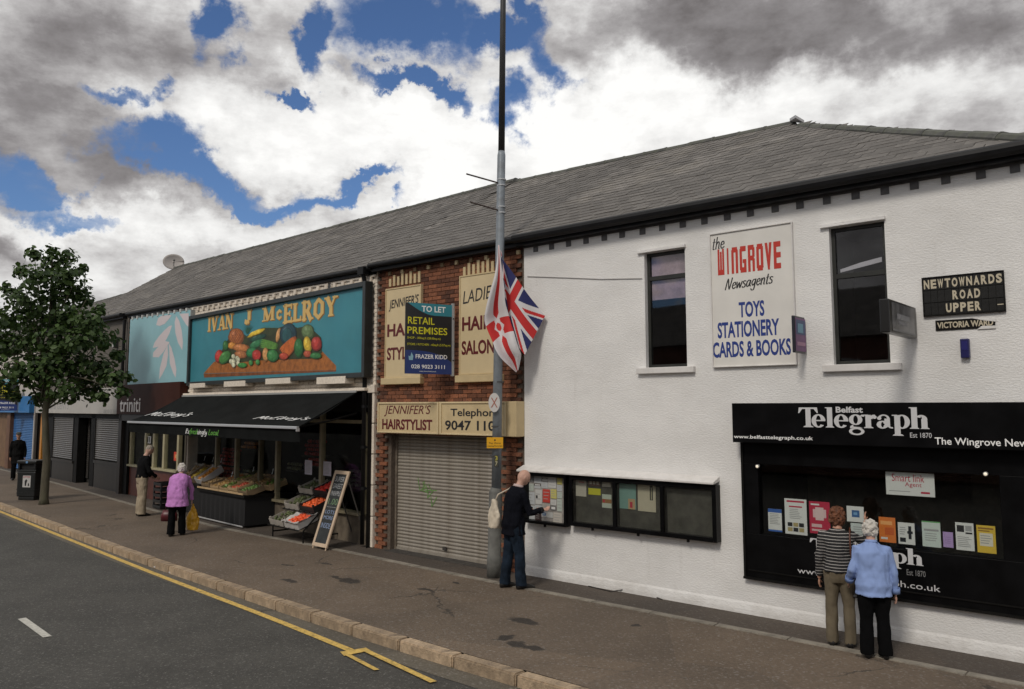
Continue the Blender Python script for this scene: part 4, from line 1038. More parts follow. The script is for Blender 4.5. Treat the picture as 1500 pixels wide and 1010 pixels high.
text_mesh("LADIES", .09, h*.71, w*.90, h*.84, -.047, ink, parent=s, skew=.06, shear=.15)
text_mesh("HAIR", .07, h*.44, w*.80, h*.58, -.047, maroon, parent=s, bold=.03)
text_mesh("SALON", .06, h*.20, w*.86, h*.34, -.047, maroon, parent=s, bold=.03)
for (u_, w) in (hb1, hb2):
    p = MB(); p.box(u_-.06, u_+w+.04, -.10, .04, z_-.13, z_-.005); p.build('sill', cream, ht, bev=.01)
    for i in range(8):
        p = MB(); hh = .20 - .012*abs(i-4) + (.05 if i % 2 else 0); p.box(u_+.06 + (w-.12)*i/7.6, u_+.06+(w-.12)*i/7.6+.062, -.02, .0, z_+h+.01, z_+h+.01+hh); p.build('arch_brick', cream, ht)
# fascia signs
t = thing('fascia_sign', 'cream box sign over the shutter reading HAIRSTYLIST and a telephone number', 'sign', B, 0, 0, 0)
uA, zA = B.at(554, 588, -.22); uB, zB = B.at(756, 641, -.22); zt_ = B.at(645, 589, -.22)[1]; zb_ = B.at(645, 637, -.22)[1]
p = MB(); p.box(uA, uB, -.22, -.001, zb_, zt_); s = p.build('box', cream, t, bev=.01)
um = B.at(644, 600, -.22)[0]
for a, c in ((uA+.0, um-.02), (um+.02, B.at(742, 600, -.22)[0])):
    p = MB(); f = .035
    for q in ((a, a+f, zb_, zt_), (c-f, c, zb_, zt_), (a+f, c-f, zb_, zb_+f), (a+f, c-f, zt_-f, zt_)): p.box(q[0], q[1], -.24, -.22, q[2]+.003, q[3]-.003)
    p.build('frame', cream_board, t, bev=.006)
text_px("JENNIFER'S", B, (563, 594), (631, 611), -.222, maroon, s, shear=.25)
text_px("HAIRSTYLIST", B, (560, 614), (633, 631), -.222, maroon, s, bold=.03)
text_px("Telephone", B, (660, 599), (733, 614), -.222, ink, s, bold=.015)
text_px("9047 110", B, (652, 616), (725, 632), -.222, ink, s, bold=.02)
# shutter, every slat its own piece
t = thing('roller_shutter', 'closed grey metal roller shutter with green graffiti under the cream sign', 'shutter', B, SH[0], .20, 0)
w = SH[1] - SH[0]; h = SH[3]; n = 34
sm = MB(); q = h/n; prof = [(0, 0), (-.010, q*.18), (-.017, q*.5), (-.010, q*.82), (0, q*.97)]
for a, c in zip(prof, prof[1:]): sm.quad((0.03, a[0], a[1]), (w-.03, a[0], a[1]), (w-.03, c[0], c[1]), (.03, c[0], c[1]))
sl = sm.mesh('slat', steel_slat, True)
for i in range(n):
    o = bpy.data.objects.new('slat', sl); COL.objects.link(o); o.parent = t; o.location = (0, random.uniform(-.0015, .0015), .03 + q*i)
p = MB(); p.box(0, .04, -.05, .02, 0, h); p.box(w-.04, w, -.05, .02, 0, h); p.build('guide_rail', mat('rusty_rail', (.16, .13, .10), .7, var=.3, vs=8), t)
p = MB(); p.box(.04, w-.04, -.035, .0, .005, .055); p.build('bottom_rail', steel_slat, t); p = MB(); p.box(w*.47, w*.5, -.06, -.035, .14, .20); p.build('lock', paint(.05, .045, .04), t)
p = MB(); p.box(0, w, .012, .02, 0, h); p.build('backing', paint(.03, .03, .03), t)
gr = mat('green_spray', (.13, .27, .07), .7, var=.3, vs=20); p = MB()
G_ = [[(228, 410), (236, 470), (262, 460), (250, 430)], [(258, 425), (248, 470), (275, 480), (262, 440)], [(262, 470), (315, 470)], [(275, 440), (290, 470)], [(275, 475), (272, 505), (300, 470)], [(288, 500), (292, 545), (315, 500)]]
for st in G_:
    P_ = [B.at(540 + x/3.157, 570 + y/3.157, .18) for x, y in st]
    for a, c in zip(P_, P_[1:]):
        a_ = Vector((a[0]-SH[0], -.0195, a[1])); c_ = Vector((c[0]-SH[0], -.0195, c[1])); d = (c_-a_).normalized(); n_ = Vector((-d.z, 0, d.x))*.009
        p.quad(a_-n_, c_-n_, c_+n_, a_+n_)
p.build('graffiti', gr, t)
p = MB(); p.box(SH[0], SH[1], -.10, .2, -.02, .012); p.build('threshold', mat('dark_concrete', (.05, .045, .04), .9, var=.3, vs=9), ht)
# downpipe and cream pier at the left edge
p = MB(); p.box(-.20, -.02, -.05, .3, 0, 3.2)
pier = thing('stone_pier', 'narrow cream painted pier between greengrocer and hairdresser', 'pier', B, 0, 0, 0); 
for i in range(5):
    q_ = MB(); q_.box(-.10, .09, -.05, .05, .6*i + .01, .6*(i+1) - .008); q_.build('block', brick_cream_old, pier, bev=.006)
q_ = MB(); q_.box(-.12, .11, -.07, .05, 3.0, 3.16); q_.build('cap', brick_cream_old, pier, bev=.008)
for i in range(30):
    q_ = MB(); q_.box(-.03 if i % 2 else .0, .09, -.02, .05, 3.16 + i*.0758 + .004, 3.16 + (i+1)*.0758 - .004); q_.build('quoin', brick_cream_old, pier)
dp = thing('downpipe', 'black downpipe running down the edge of the greengrocer', 'pipe', B, -.155, -.10, 0)
p = MB(); p.tube([(0, 0, .05), (0, 0, 5.1), (0, -.06, 5.3), (0, -.12, 5.5)], .045, 10); p.build('pipe', gutter_black, dp, smooth=True)
for z in (1.1, 1.9, 2.7, 3.9, 4.7):
    p = MB(); p.tube([(0, 0, z), (0, 0, z+.06)], .058, 10); p.box(-.08, .08, .02, .05, z+.01, z+.05); p.build('collar', gutter_black, dp)
p = MB(); p.box(-.09, .09, -.16, -.0, 5.35, 5.52); p.build('hopper', gutter_black, dp, bev=.01)
# TO LET board, standing out from the brick wall
ru, rz_ = B.at(664, 449, -.12)
base = B.w(ru, -.12, 0)
T = Fr(base.x, base.y, B.a + 0)
# board plane turned away from the wall towards the left-hand viewer
ang = B.a - 62
T = Fr(base.x, base.y, 0); 
T.a = B.a; 
yaw = math.radians(28)
Xd = Vector((math.cos(yaw), math.sin(yaw)))
T.X = Xd; T.Y = Vector((-Xd.y, Xd.x)); T.rz = yaw
def tolet(T, tl, br, ctl, label, pole=True):
    uL, zT = T.at(*tl); uR, zB = T.at(*br)
    t = thing('to_let_board', label, 'sign', T, uL, 0, zB); w, h = uR-uL, zT-zB
    p = MB(); p.box(0, w, -.012, .012, 0, h); s = p.build('board', paint(.012, .012, .014, .4), t)
    teal = paint(.03, .22, .28, .4); navy = paint(.015, .035, .16, .4); yl = paint(.62, .58, .02, .5)
    y = -.0135
    n = 12; pts = [(w, h), (w*.02, h)] + [(w*(.04 + .96*i/n), h*(1 - .17*math.sin(min(1, i/n*1.6)*math.pi/2))) for i in range(n+1)]
    p = MB(); p.poly([(a, y, c) for a, c in pts], (0, .001, 0)); p.build('print', teal, s)
    pts = [(w, 0), (0, 0), (0, h*.33)] + [(w*(.0 + 1.0*i/n), h*(.33 - .16*(i/n)**3.2)) for i in range(1, n+1)]
    p = MB(); p.poly([(a, y, c) for a, c in pts[::-1]], (0, .001, 0)); p.build('print', navy, s)
    for txt, x0, x1, q0, q1, m, bo in (('TO LET', .34, .86, .88, .965, white_ink, .02), ('RETAIL', .05, .62, .70, .80, yl, .01), ('PREMISES', .04, .90, .56, .66, yl, .01), ('SHOP - 300sq.ft (28.00sq.m)', .04, .75, .48, .52, yl, 0), ('STORE / KITCHEN - 60sq.ft (5.57sq.m)', .04, .97, .39, .43, yl, 0), ('FRAZER KIDD', .22, .90, .215, .275, white_ink, .01), ('028 9023 3111', .13, .85, .075, .13, white_ink, .01), ('www.frazerkidd.co.uk', .3, .66, .03, .045, white_ink, 0)):
        text_mesh(txt, w*x0, h*q0, w*x1, h*q1, y, m, parent=s, bold=bo)
    p = MB(); p.poly([(w*.08, y-.001, h*.19), (w*.16, y-.001, h*.19), (w*.17, y-.001, h*.25), (w*.13, y-.001, h*.3), (w*.11, y-.001, h*.24), (w*.07, y-.001, h*.25)], (0, .001, 0)); p.build('emblem', paint(.25, .45, .55), s)
    if pole:
        p = MB(); p.box(w, w+.045, -.03, .03, -.03, h+.03); p.build('post', paint(.42, .43, .45, .35, metal=.5), t, bev=.004)
        for zz in (.2, .8): p = MB(); p.tube([(w+.02, -.03, h*zz), (w+.02, -.045, h*zz)], .012, 8); p.build('bolt', ink, t)
    return t
tolet(T, (594, 443), (661, 549), None, 'TO LET board with teal top and yellow lettering fixed over the hairdresser')
# ================================================================== 3. the greengrocer
G = Mf.shift(-8.95); wg = 8.90
zeM = lambda u: 5.53 + (.235 / 13.9) * (-(u)) if u < 0 else 5.53       # in Mf u
zeG = lambda u: zeM(u - 8.95)
gt = thing('greengrocer_building', 'cream painted brick greengrocer building with black awning and painted sign', 'building', G, 0, 0, 0)
OP = (.05, wg - .12, -.05, 3.05, .3)
cut = (B.w(0, 0)); 
b = MB(); wall_cells(b, 0, wg, zeG, [OP], y=.03); shell(b, 0, wg, zeG, y=.03); b.build('wall', mat('painted_mortar', (.55, .48, .40), .85, var=.1, vs=8), gt)
gbm = [brickmesh('brick', brick_cream_old, .215, .03, .066, .002) for _ in range(5)]
random.seed(8); sp = []; z = 3.10; row = 0
SG = (G.at(280, 465)[0] - .05, G.at(537, 480)[0] + .05, 3.30, 5.18)
while z < 5.36 + .2:
    x = .11 if row % 2 else .0
    while x < wg:
        if .1 < x < wg - .1 and not (SG[0] + .2 < x < SG[1] - .2 and 3.4 < z < 5.05) and z < zeG(x) - .05: sp.append((x, .0, z, 0, 0, random.randrange(5)))
        x += .2255
    z += .0758; row += 1
pieces('brick', gbm, sp, gt, keep=280)
roof_plane(gt, -.01, wg + .02, zeG, lambda u: 8.08 + (8.562 - 8.08)/20.3*(-(u-8.95)), keep=250, over=.07)
gutter(gt, 0, wg + .05, zeG, r=.045, y=-.12)
# toothed brick course painted cream
db = MB(); db.box(-.05, .05, -.045, -.001, -.045, .045); dm = db.mesh('dentil', brick_cream_old); db = MB(); db.box(-.165, .165, -.03, -.001, -.036, .0); dm2 = db.mesh('course_brick', brick_cream_old)
for i in range(27):
    u = .2 + i*.33
    if u > wg - .1: break
    o = bpy.data.objects.new('dentil', dm); COL.objects.link(o); o.parent = gt; o.location = (u, 0, zeG(u) - .255)
    o = bpy.data.objects.new('course_brick', dm2); COL.objects.link(o); o.parent = gt; o.location = (u, 0, zeG(u) - .175)
# the painted sign
SY = -.16
t = thing('painted_sign', 'large blue signboard painted with fruit and vegetables, reading IVAN J McELROY', 'sign', G, 0, 0, 0)
uA, zA = G.at(282, 466, SY); uB, zB = G.at(533, 551, SY); zA2 = G.at(530, 425, SY)[1]; zB2 = G.at(284, 556, SY)[1]
zT = (zA + zA2)/2; zBt = (zB + zB2)/2
p = MB(); p.box(uA, uB, SY, -.05, zBt, zT); bd = p.build('board', mat('painted_blue', (.040, .215, .270), .5, var=.10, vs=1.2, dirt=(.06, .26, .30), ds=.8, da=.4), t)
p = MB(); f = .10
for q in ((uA-f, uA, zBt-f, zT+f), (uB, uB+f, zBt-f, zT+f), (uA, uB, zBt-f, zBt), (uA, uB, zT, zT+f)): p.box(q[0], q[1], SY-.07, -.04, q[2], q[3])
p.build('frame', mat('dark_frame', (.022, .026, .026), .4, var=.2, vs=5), t, bev=.008)
def cz_(x, y): return (280 + x/5.77, 420 + y/5.77)
gold = paint(.66, .44, .15, .5); shade = paint(.30, .14, .02, .5)
def serif_caps(word, a, c, m, y, grow=0.0):
    T, t_ = .27 + grow, .12 + grow
    GL = {'I': (.55, [(.27, 0, .27, 1, T)], [(.27, 0), (.27, 1)]), 'V': (1.0, [(.18, 1, .5, 0, T), (.5, 0, .82, 1, t_)], [(.18, 1), (.82, 1)]), 'A': (1.0, [(.5, 1, .16, 0, t_), (.5, 1, .84, 0, T), (.28, .32, .72, .32, t_)], [(.16, 0), (.84, 0)]),
      'N': (1.05, [(.18, 0, .18, 1, t_), (.20, 1, .85, 0, T), (.87, 0, .87, 1, t_)], [(.18, 0), (.15, 1), (.87, 1)]), 'J': (.75, [(.5, 1, .5, .2, T), (.5, .2, .35, .03, T*.8), (.35, .03, .12, .18, T*.7)], [(.5, 1)]),
      'M': (1.25, [(.18, 0, .18, 1, t_), (.2, 1, .6, .05, T), (.6, .05, 1.02, 1, t_), (1.05, 1, 1.05, 0, T)], [(.18, 0), (.15, 1), (1.08, 1), (1.05, 0)]), 'C': (.9, [(.80, .78, .55, .96, T*.7), (.55, .96, .22, .75, T*.9), (.22, .75, .22, .25, T), (.22, .25, .55, .04, T*.9), (.55, .04, .82, .2, T*.7)], []),
      'E': (.9, [(.25, 0, .25, 1, T), (.25, .94, .80, .94, t_), (.25, .5, .65, .5, t_), (.25, .06, .82, .06, t_), (.80, 1, .80, .76, t_), (.83, 0, .83, .26, t_), (.66, .62, .66, .38, t_)], [(.22, 0), (.22, 1)]), 'L': (.85, [(.25, 0, .25, 1, T), (.25, .06, .78, .06, t_), (.78, 0, .78, .28, t_)], [(.22, 0), (.25, 1)]),
      'R': (1.0, [(.25, 0, .25, 1, T), (.25, .94, .60, .94, t_), (.60, .94, .74, .74, T*.8), (.74, .74, .60, .52, T*.8), (.6, .50, .25, .50, t_), (.5, .5, .84, 0, T)], [(.25, 0), (.22, 1), (.86, 0)]),
      'O': (1.05, [(.5, .97, .22, .75, T*.7), (.22, .75, .20, .25, T), (.20, .25, .5, .03, T*.7), (.5, .03, .82, .25, T*.7), (.82, .25, .82, .75, T), (.82, .75, .5, .97, T*.7)], []), 'Y': (1.0, [(.16, 1, .5, .48, T), (.5, .48, .84, 1, t_), (.5, .5, .5, 0, T)], [(.16, 1), (.84, 1), (.5, 0)])}
    u0, z1 = G.at(a[0], a[1], y); u1, z0 = G.at(c[0], c[1], y); tot = sum(GL[k][0] for k in word); sx = (u1-u0)/tot; h = z1-z0; b_ = MB(); x = 0; n = 0
    for ch in word:
        adv, segs, srf = GL[ch]
        for (xa, ya, xb, yb, w_) in segs:
            A_ = Vector(((x+xa)*sx, ya*h)); B_ = Vector(((x+xb)*sx, yb*h)); d = (B_-A_).normalized(); nn_ = Vector((-d.y, d.x)) * w_*sx*.5; e_ = d*(w_*sx*.22 if len(segs) > 4 else 0); n += 1
            b_.quad(*[(u0 + q.x, y - .0003*(n % 8) - .001, z0 + q.y) for q in (A_-nn_-e_, B_-nn_+e_, B_+nn_+e_, A_+nn_-e_)])
        for xa, ya in srf:
            n += 1; yy_ = ya*h; dz = h*(.10 + grow*.5)*(1 if ya == 0 else -1); b_.quad(*[(u0 + (x+xa+k)*sx, y - .0003*(n % 8) - .001, z0 + yy_ + q) for k, q in ((-.24-grow/2, 0), (.24+grow/2, 0), (.20+grow/2, dz), (-.20-grow/2, dz))])
        x += adv
    return b_.build('lettering', m, bd)
for txt, a, c in (('IVAN', (140, 262), (352, 350)), ('J', (445, 205), (512, 304)), ('M', (606, 182), (702, 282)), ('C', (718, 206), (766, 270)), ('ELROY', (778, 160), (1232, 243))):
    serif_caps(txt, (cz_(a[0]+5, a[1]+5)), (cz_(c[0]+6, c[1]+6)), shade, SY - .001, .04)
    serif_caps(txt, cz_(*a), cz_(*c), gold, SY - .005)
mur = MB(); mats_ = []; 
def mi(c):
    c = tuple(c)
    if c not in mats_: mats_.append(c)
    return mats_.index(c)
layer = [0]
def shp(pts, c):
    layer[0] += 1; yy = SY - .0010 - .00010*layer[0]
    P_ = [G.at(*cz_(x, y), SY) for x, y in pts]; n = len(mur.v); mur.v += [(u, yy, z) for u, z in P_]; mur.f.append(tuple(range(n, n+len(pts)))); mur.m.append(mi(c))
def ell(cx_, cy_, rx, ry, c, rot=0, n=18, jit=.06, hi=True):
    cr_, sr = math.cos(R(rot)), math.sin(R(rot))
    def ring_(k, dx=0, dy=0): return [(cx_+dx + (rx*k*math.cos(a)*(1+random.uniform(-jit, jit)))*cr_ - ry*k*math.sin(a)*sr, cy_+dy + rx*k*math.cos(a)*sr + ry*k*math.sin(a)*cr_) for a in [2*math.pi*i/n for i in range(n)]]
    shp(ring_(1), tuple(x*.5 for x in c)); shp(ring_(.86, -rx*.08, -ry*.08), c)
    if hi: shp(ring_(.58, -rx*.2, -ry*.22), tuple(min(1, x*1.25 + .01) for x in c)); shp(ring_(.22, -rx*.36, -ry*.40), tuple(min(1, x*1.5 + .06) for x in c))
random.seed(21)
wood = (.34, .115, .022)
shp([(105, 735), (1225, 705), (1225, 670), (1110, 550), (310, 590), (190, 640)], wood)
for i in range(16): x = 180 + i*62; shp([(x, 720 - i*1.6), (x+4, 720-i*1.6), (x+40, 590), (x+36, 590)], tuple(v*.8 for v in wood))
shp([(105, 738), (1225, 706), (1226, 718), (112, 770)], (.20, .06, .012))
for i in range(11): shp([(470, 400), (478 + (i-5)*1, 402), (475 + (i-5)*11, 300 + abs(i-5)*6)], (.01, .08, .05))
for i in range(26): x = 612 + i*5.0; shp([(x, 440), (x+6, 440), (x + random.uniform(-12, 12), 320 + random.uniform(0, 30))], (.08 + random.random()*.05, .22, .03))
shp([(235, 640), (250, 560), (300, 470), (340, 400), (400, 370), (470, 420), (600, 350), (740, 350), (830, 320), (900, 350), (990, 330), (1045, 380), (1100, 430), (1108, 560), (1010, 610), (640, 620), (300, 650)], (.035, .045, .015))
ell(385, 425, 68, 72, (.38, .12, .03), 0)
for i in range(-4, 5):
    shp([(385 + i*15 - 30, 370), (385+i*15-27, 370), (385+i*15+33, 480), (385+i*15+30, 480)][:4] if abs(i) < 3 else [(385+i*10, 410), (385+i*10+3, 410), (385+i*10+3, 440), (385+i*10, 440)], (.16, .04, .02))
    if abs(i) < 3: shp([(385 + i*15 + 30, 370), (385+i*15+33, 370), (385+i*15-27, 480), (385+i*15-30, 480)], (.16, .04, .02))
for k in range(4): ell(540 + k*16, 395 - k*5, 72 - k*9, 13, (.62, .42, .03), -32)
ell(570, 435, 80, 22, (.01, .06, .04), -20); ell(560, 485, 70, 30, (.02, .14, .05), -25)
ell(740, 410, 18, 62, (.55, .28, .10), 12)
ell(825, 405, 72, 96, (.012, .05, .07), 8); ell(815, 415, 44, 66, (.02, .09, .10), 8, hi=False)
ell(990, 385, 54, 66, (.10, .16, .06), 0)
for i in range(5): ell(670 - i*3, 470 + i*12, 78, 11, (.10, .26, .04), 18 - i*3, hi=False)
for i in range(6): ell(820 + i*8, 480 + i*12, 92, 13, (.50, .12, .02), -42 - i*2, hi=False)
ell(350, 500, 36, 30, (.55, .22, .03)); ell(430, 520, 75, 36, (.42, .15, .04), 5); ell(425, 575, 55, 34, (.36, .13, .04), 5)
ell(295, 500, 24, 44, (.03, .14, .03)); ell(520, 560, 52, 46, (.02, .16, .05)); ell(915, 520, 40, 84, (.02, .13, .03)); ell(990, 490, 34, 70, (.60, .40, .03), -8); ell(1065, 485, 46, 62, (.36, .03, .02))
ell(240, 590, 34, 56, (.38, .03, .02), 10); ell(290, 600, 40, 66, (.05, .20, .04), 38); ell(560, 580, 40, 46, (.42, .03, .02)); ell(635, 575, 26, 60, (.50, .25, .08)); ell(695, 585, 52, 54, (.03, .17, .04)); ell(790, 590, 40, 30, (.40, .05, .02)); ell(990, 570, 34, 30, (.42, .08, .03)); ell(1060, 585, 50, 28, (.03, .16, .04))
for i in range(9): ell(360 + random.uniform(-24, 60), 610 + random.uniform(-30, 55), 17, 22, (.55, .55, .38))
ell(440, 665, 40, 22, (.04, .22, .04)); ell(512, 645, 18, 24, (.05, .22, .05)); ell(570, 640, 18, 24, (.05, .22, .05))
mur.build('mural', [paint(*c, .5, var=.28, vs=9) for c in mats_], bd)
# floodlight troughs below the sign, ventilator above
for k, (a, c) in enumerate([((280, 563), (302, 568)), ((330, 560), (361, 566)), ((391, 556), (427, 562)), ((466, 554), (508, 562))]):
    u0, z1 = G.at(a[0], a[1], -.2); u1, z0 = G.at(c[0], c[1], -.2); 
    p = MB(); p.box(u0, u1, -.24, -.02, z0, z1 + .01); p.build('light_trough', brick_cream_old, t, bev=.006)
u, z = G.at(483, 420, -.02); v = thing('vent', 'round grey wall ventilator above the painted fruit sign', 'vent', G, u, 0, z)
p = MB(); p.tube([(0, 0, 0), (0, -.03, 0)], .085, 18); p.build('ring', brick_cream_old, v); p = MB(); p.tube([(0, -.03, 0), (0, -.034, 0)], .06, 18); p.build('grille', paint(.05, .05, .05), v)
# ledge over the awning
zl = G.at(280, 576, -.12)[1]
p = MB(); p.box(-.02, wg - .1, -.14, .0, 3.04, 3.10); p.build('cornice', brick_cream_old, gt, bev=.01); p = MB(); p.box(.0, wg - .35, -.17, -.14, 3.0, 3.05); p.build('awning_box', paint(.32, .32, .31, .4), gt)
# awning
aw = thing('awning', 'wide black fabric shop awning with silver front bar and white script', 'awning', G, 0, 0, 0)
AY = -1.5; zf = 2.36; za = 3.02; a0, a1 = -.12, G.at(438, 628, AY)[0]; at1 = wg - .35
canvas = mat('black_canvas', (.009, .010, .010), .95, spec=.1, var=.25, vs=2, bump=.2, bs=300)
def aws(s, t_): 
    uu = (0 + (at1)*s) * (1-t_) + (a0 + (a1-a0)*s) * t_
    return (uu, -.15 + (AY + .15)*t_, za + (zf-za)*t_ - .05*math.sin(math.pi*t_)*(1 + .3*math.sin(s*25)))
p = MB(); p.grid(aws, 40, 8); cv = p.build('canopy', canvas, aw, smooth=True)
p = MB(); p.poly([(at1, -.15, za), (a1, AY, zf), (a1, AY, zf-.03), (at1, -.15, za-.03)], (.01, 0, 0)); p.build('end_hem', canvas, aw)
p = MB(); p.box(a0, a1, AY-.05, AY+.01, zf-.055, zf); p.box(a1-.02, a1+.0, AY-.06, AY+.02, zf-.10, zf+.0); p.build('front_bar', paint(.50, .51, .53, .35, metal=.4), aw, bev=.01)
p = MB(); p.grid(lambda s, t_: (a0 + (a1-a0)*s, AY + .005*math.sin(s*90) + .02*t_, zf - .055 - .24*t_), 120, 2); p.build('valance', canvas, aw, smooth=True)
for u in (a0 + .4, a0 + 4.2, a1 - .2):
    p = MB(); p.tube([(u, -.1, 2.6), (u + .1, -.8, 2.45), (u, AY, zf-.03)], .02, 6); p.build('folding_arm', black_matt, aw)
# script on the slope and the valance
def on_slope(o, lift=.012):
    for v in o.data.vertices:
        # lettering is built upright in (u, z); lay it on the canvas by sliding it back along the slope
        z = v.co.z; t_ = (za - z) / (za - zf); v.co.y = (-.15 + (AY + .15)*t_) - lift + (v.co.y + 0)*0; v.co.z = z - .05*math.sin(math.pi*max(0, min(1, t_))) + lift
def slope_at(px, py):
    # iterate for the point of the slope seen at this pixel
    y = AY
    for _ in range(12):
        u, z = G.at(px, py, y); t_ = (za - z)/(za - zf); y = -.15 + (AY+.15)*max(0, min(1, t_))
    return u, z
class SlopeFr:
    def at(s, px, py, y=0): return slope_at(px, py)
on_slope(brush("McElroy's", SlopeFr(), (225, 602), (271, 611), 0, [white_ink], cv, nib=.17, shear=.3, thin=.8)); on_slope(brush("McElroy's", SlopeFr(), (380, 608), (447, 616), 0, [white_ink], cv, nib=.17, shear=.3, thin=.8))
lime = paint(.13, .42, .05, .5)
cols = {}
o = brush("Refreshingly Local", G, (272, 628), (320, 641), AY - .012, [white_ink, lime], aw, nib=.17, shear=.2, thin=.8)
nf = len(o.data.polygons)
us_ = [v.co.x for v in o.data.vertices]; ua, ub_ = min(us_), max(us_)
for pl in o.data.polygons:
    f = (sum(o.data.vertices[i].co.x for i in pl.vertices)/4 - ua)/(ub_-ua)
    if .12 < f < .38 or f > .66: pl.material_index = 1
# shopfront under the awning: cream timber, glass, dark room with lit red fruit inside
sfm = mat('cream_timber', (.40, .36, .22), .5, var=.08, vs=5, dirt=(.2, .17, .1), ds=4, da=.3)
def mullion_front(root, fr, posts, z0, z1, y, transom=None, riser=None, riser_m=None, pm=pane, pw_=.09):
    us = [fr.at(px, 690, y)[0] for px in posts]
    for u in us:
        p = MB(); p.box(u-pw_/2, u+pw_/2, y-.06, y+.05, z0, z1); p.build('mullion', sfm, root, bev=.006)
    for a, c in zip(us, us[1:]):
        p = MB(); p.box(a+pw_/2, c-pw_/2, y, y+.008, z0, z1); p.build('pane', pm, root)
        if transom: p = MB(); p.box(a+pw_/2, c-pw_/2, y-.04, y+.04, transom-.035, transom+.035); p.build('transom', sfm, root)
    if riser:
        p = MB(); p.box(us[0]-pw_/2, us[-1]+pw_/2, y-.03, y+.1, 0, z0-.06); p.build('stall_riser', riser_m, root)
        p = MB(); p.box(us[0]-.08, us[-1]+.08, y-.12, y+.1, z0-.06, z0); p.build('sill', sfm, root, bev=.006)
    return us
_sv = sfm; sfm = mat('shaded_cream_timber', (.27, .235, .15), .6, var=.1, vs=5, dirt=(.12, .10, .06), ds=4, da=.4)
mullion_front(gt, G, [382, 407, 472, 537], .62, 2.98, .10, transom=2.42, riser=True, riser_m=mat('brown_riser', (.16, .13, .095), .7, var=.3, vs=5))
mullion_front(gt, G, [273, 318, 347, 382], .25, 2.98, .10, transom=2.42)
sfm = _sv
p = MB(); p.box(.0, wg-.1, .12, .29, 2.98, 3.05); p.box(-.0, wg-.12, .02, .10, 2.62, 2.99); p.build('shop_fascia', black_matt, gt)
p = MB(); p.box(G.at(541, 690, -.06)[0], wg - .02, -.10, .12, 0, 3.0); p.build('pilaster', black_matt, gt)
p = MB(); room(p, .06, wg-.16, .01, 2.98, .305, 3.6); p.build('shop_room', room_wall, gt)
random.seed(4)
for k, (px, py, w_, h_, c) in enumerate([(330, 668, 1.0, .5, (.30, .02, .015)), (330, 690, 1.1, .35, (.35, .05, .02)), (364, 652, .7, .2, (.40, .16, .04)), (456, 655, .7, .4, (.28, .015, .012)), (460, 675, .7, .25, (.32, .03, .02)), (430, 680, .5, .3, (.10, .10, .05)), (515, 700, .8, .4, (.06, .07, .05)), (365, 690, .7, .3, (.08, .09, .04)), (395, 700, .5, .2, (.25, .12, .04))]):
    u, z = G.at(px, py, .55); sh = MB(); sh.box(u-w_/2, u+w_/2, .5, .9, z-h_/2-.03, z-h_/2); so = sh.build('display_shelf', room_wall, gt)
    q_ = MB()
    for i in range(int(46*w_)):
        for j in range(int(h_/.1)): 
            if random.random() < .7: q_.ball((u - w_/2 + random.random()*w_, .5 + .1*random.random() + .05*j, z - h_/2 + .05 + j*.09), .042, seg=6, rings=4)
    o = q_.build('displayed_fruit', paint(*c, .5, rnd=.4), so, smooth=True); o['kind'] = 'stuff'
for lb, a, c in (('white paper notice on the greengrocer glass, left of two above the tomato rack', (447, 674), (457, 696)), ('white paper notice on the greengrocer glass, right of two above the tomato rack', (474, 676), (485, 698))):
    poster(G, a, c, .085, paint(.52, .50, .58, .7), lb, lines(.1, .9, .1, .9, 9, c_grey))
# ================================================================== 4. triniti unit
Tn = Mf.shift(-13.75); wn_ = 4.80
zeT = lambda u: zeM(u - 13.75)
tt = thing('brick_shop_building', 'red brick shop building with pale blue leaf panel and brown fascia', 'building', Tn, 0, 0, 0)
b = MB(); wall_cells(b, 0, wn_, zeT, [(.1, wn_-.1, -.05, 2.5, .3)], y=.03); shell(b, 0, wn_, zeT, y=.03); b.build('wall', mortar, tt)
sp = []; z = 4.9; row = 0; random.seed(2)
bm2 = [brickmesh('brick', brick_red, .215, .03, .066) for _ in range(4)]
while z < 5.74:
    x = .11 + (.11 if row % 2 else 0)
    while x < wn_ - .1: sp.append((x, 0, z, 0, 0, random.randrange(4))); x += .2255
    z += .0758; row += 1
pieces('brick', bm2, sp, tt, keep=200)
roof_plane(tt, 0, wn_, zeT, lambda u: 8.08 + (8.562 - 8.08)/20.3*(-(u-13.75)), keep=120, over=.07)
gutter(tt, .0, wn_, zeT, r=.045, y=-.12)
t = thing('leaf_panel', 'pale blue wall panel with pinkish leaf motif above the brown fascia', 'sign', Tn, 0, 0, 0)
LY = -.10
uA, zA = Tn.at(191, 468, LY); uB, zB = Tn.at(276, 561, LY); zA2 = Tn.at(276, 455, LY)[1]
p = MB(); p.poly([(uA, LY, zB), (uB, LY, zB), (uB, LY, zA2), (uA, LY, zA)], (0, .06, 0)); bd = p.build('board', mat('pale_blue_panel', (.25, .48, .53), .4, var=.06, vs=1), t)
p = MB(); p.box(uB, uB+.05, LY-.02, -.0, zB, zA2); p.build('edge_trim', paint(.3, .32, .32), t)
pk = paint(.64, .57, .59, .5)
def cl(x, y): return (170 + x/5.608, 440 + y/5.608)
def leaf(pts, k):
    P_ = [Tn.at(*cl(x, y), LY) for x, y in pts]; b_ = MB(); n = len(P_); b_.v = [(u, LY - .001 - .0003*k, z) for u, z in P_]; b_.f = [tuple(range(n))]; b_.m = [0]; b_.build('printed_leaf', pk, bd)
leaf([(460, 208), (438, 212), (400, 245), (350, 300), (315, 350), (302, 392), (330, 388), (380, 370), (415, 320), (440, 270)], 0)
leaf([(440, 345), (400, 335), (345, 385), (305, 430), (302, 468), (350, 470), (390, 425)], 1)
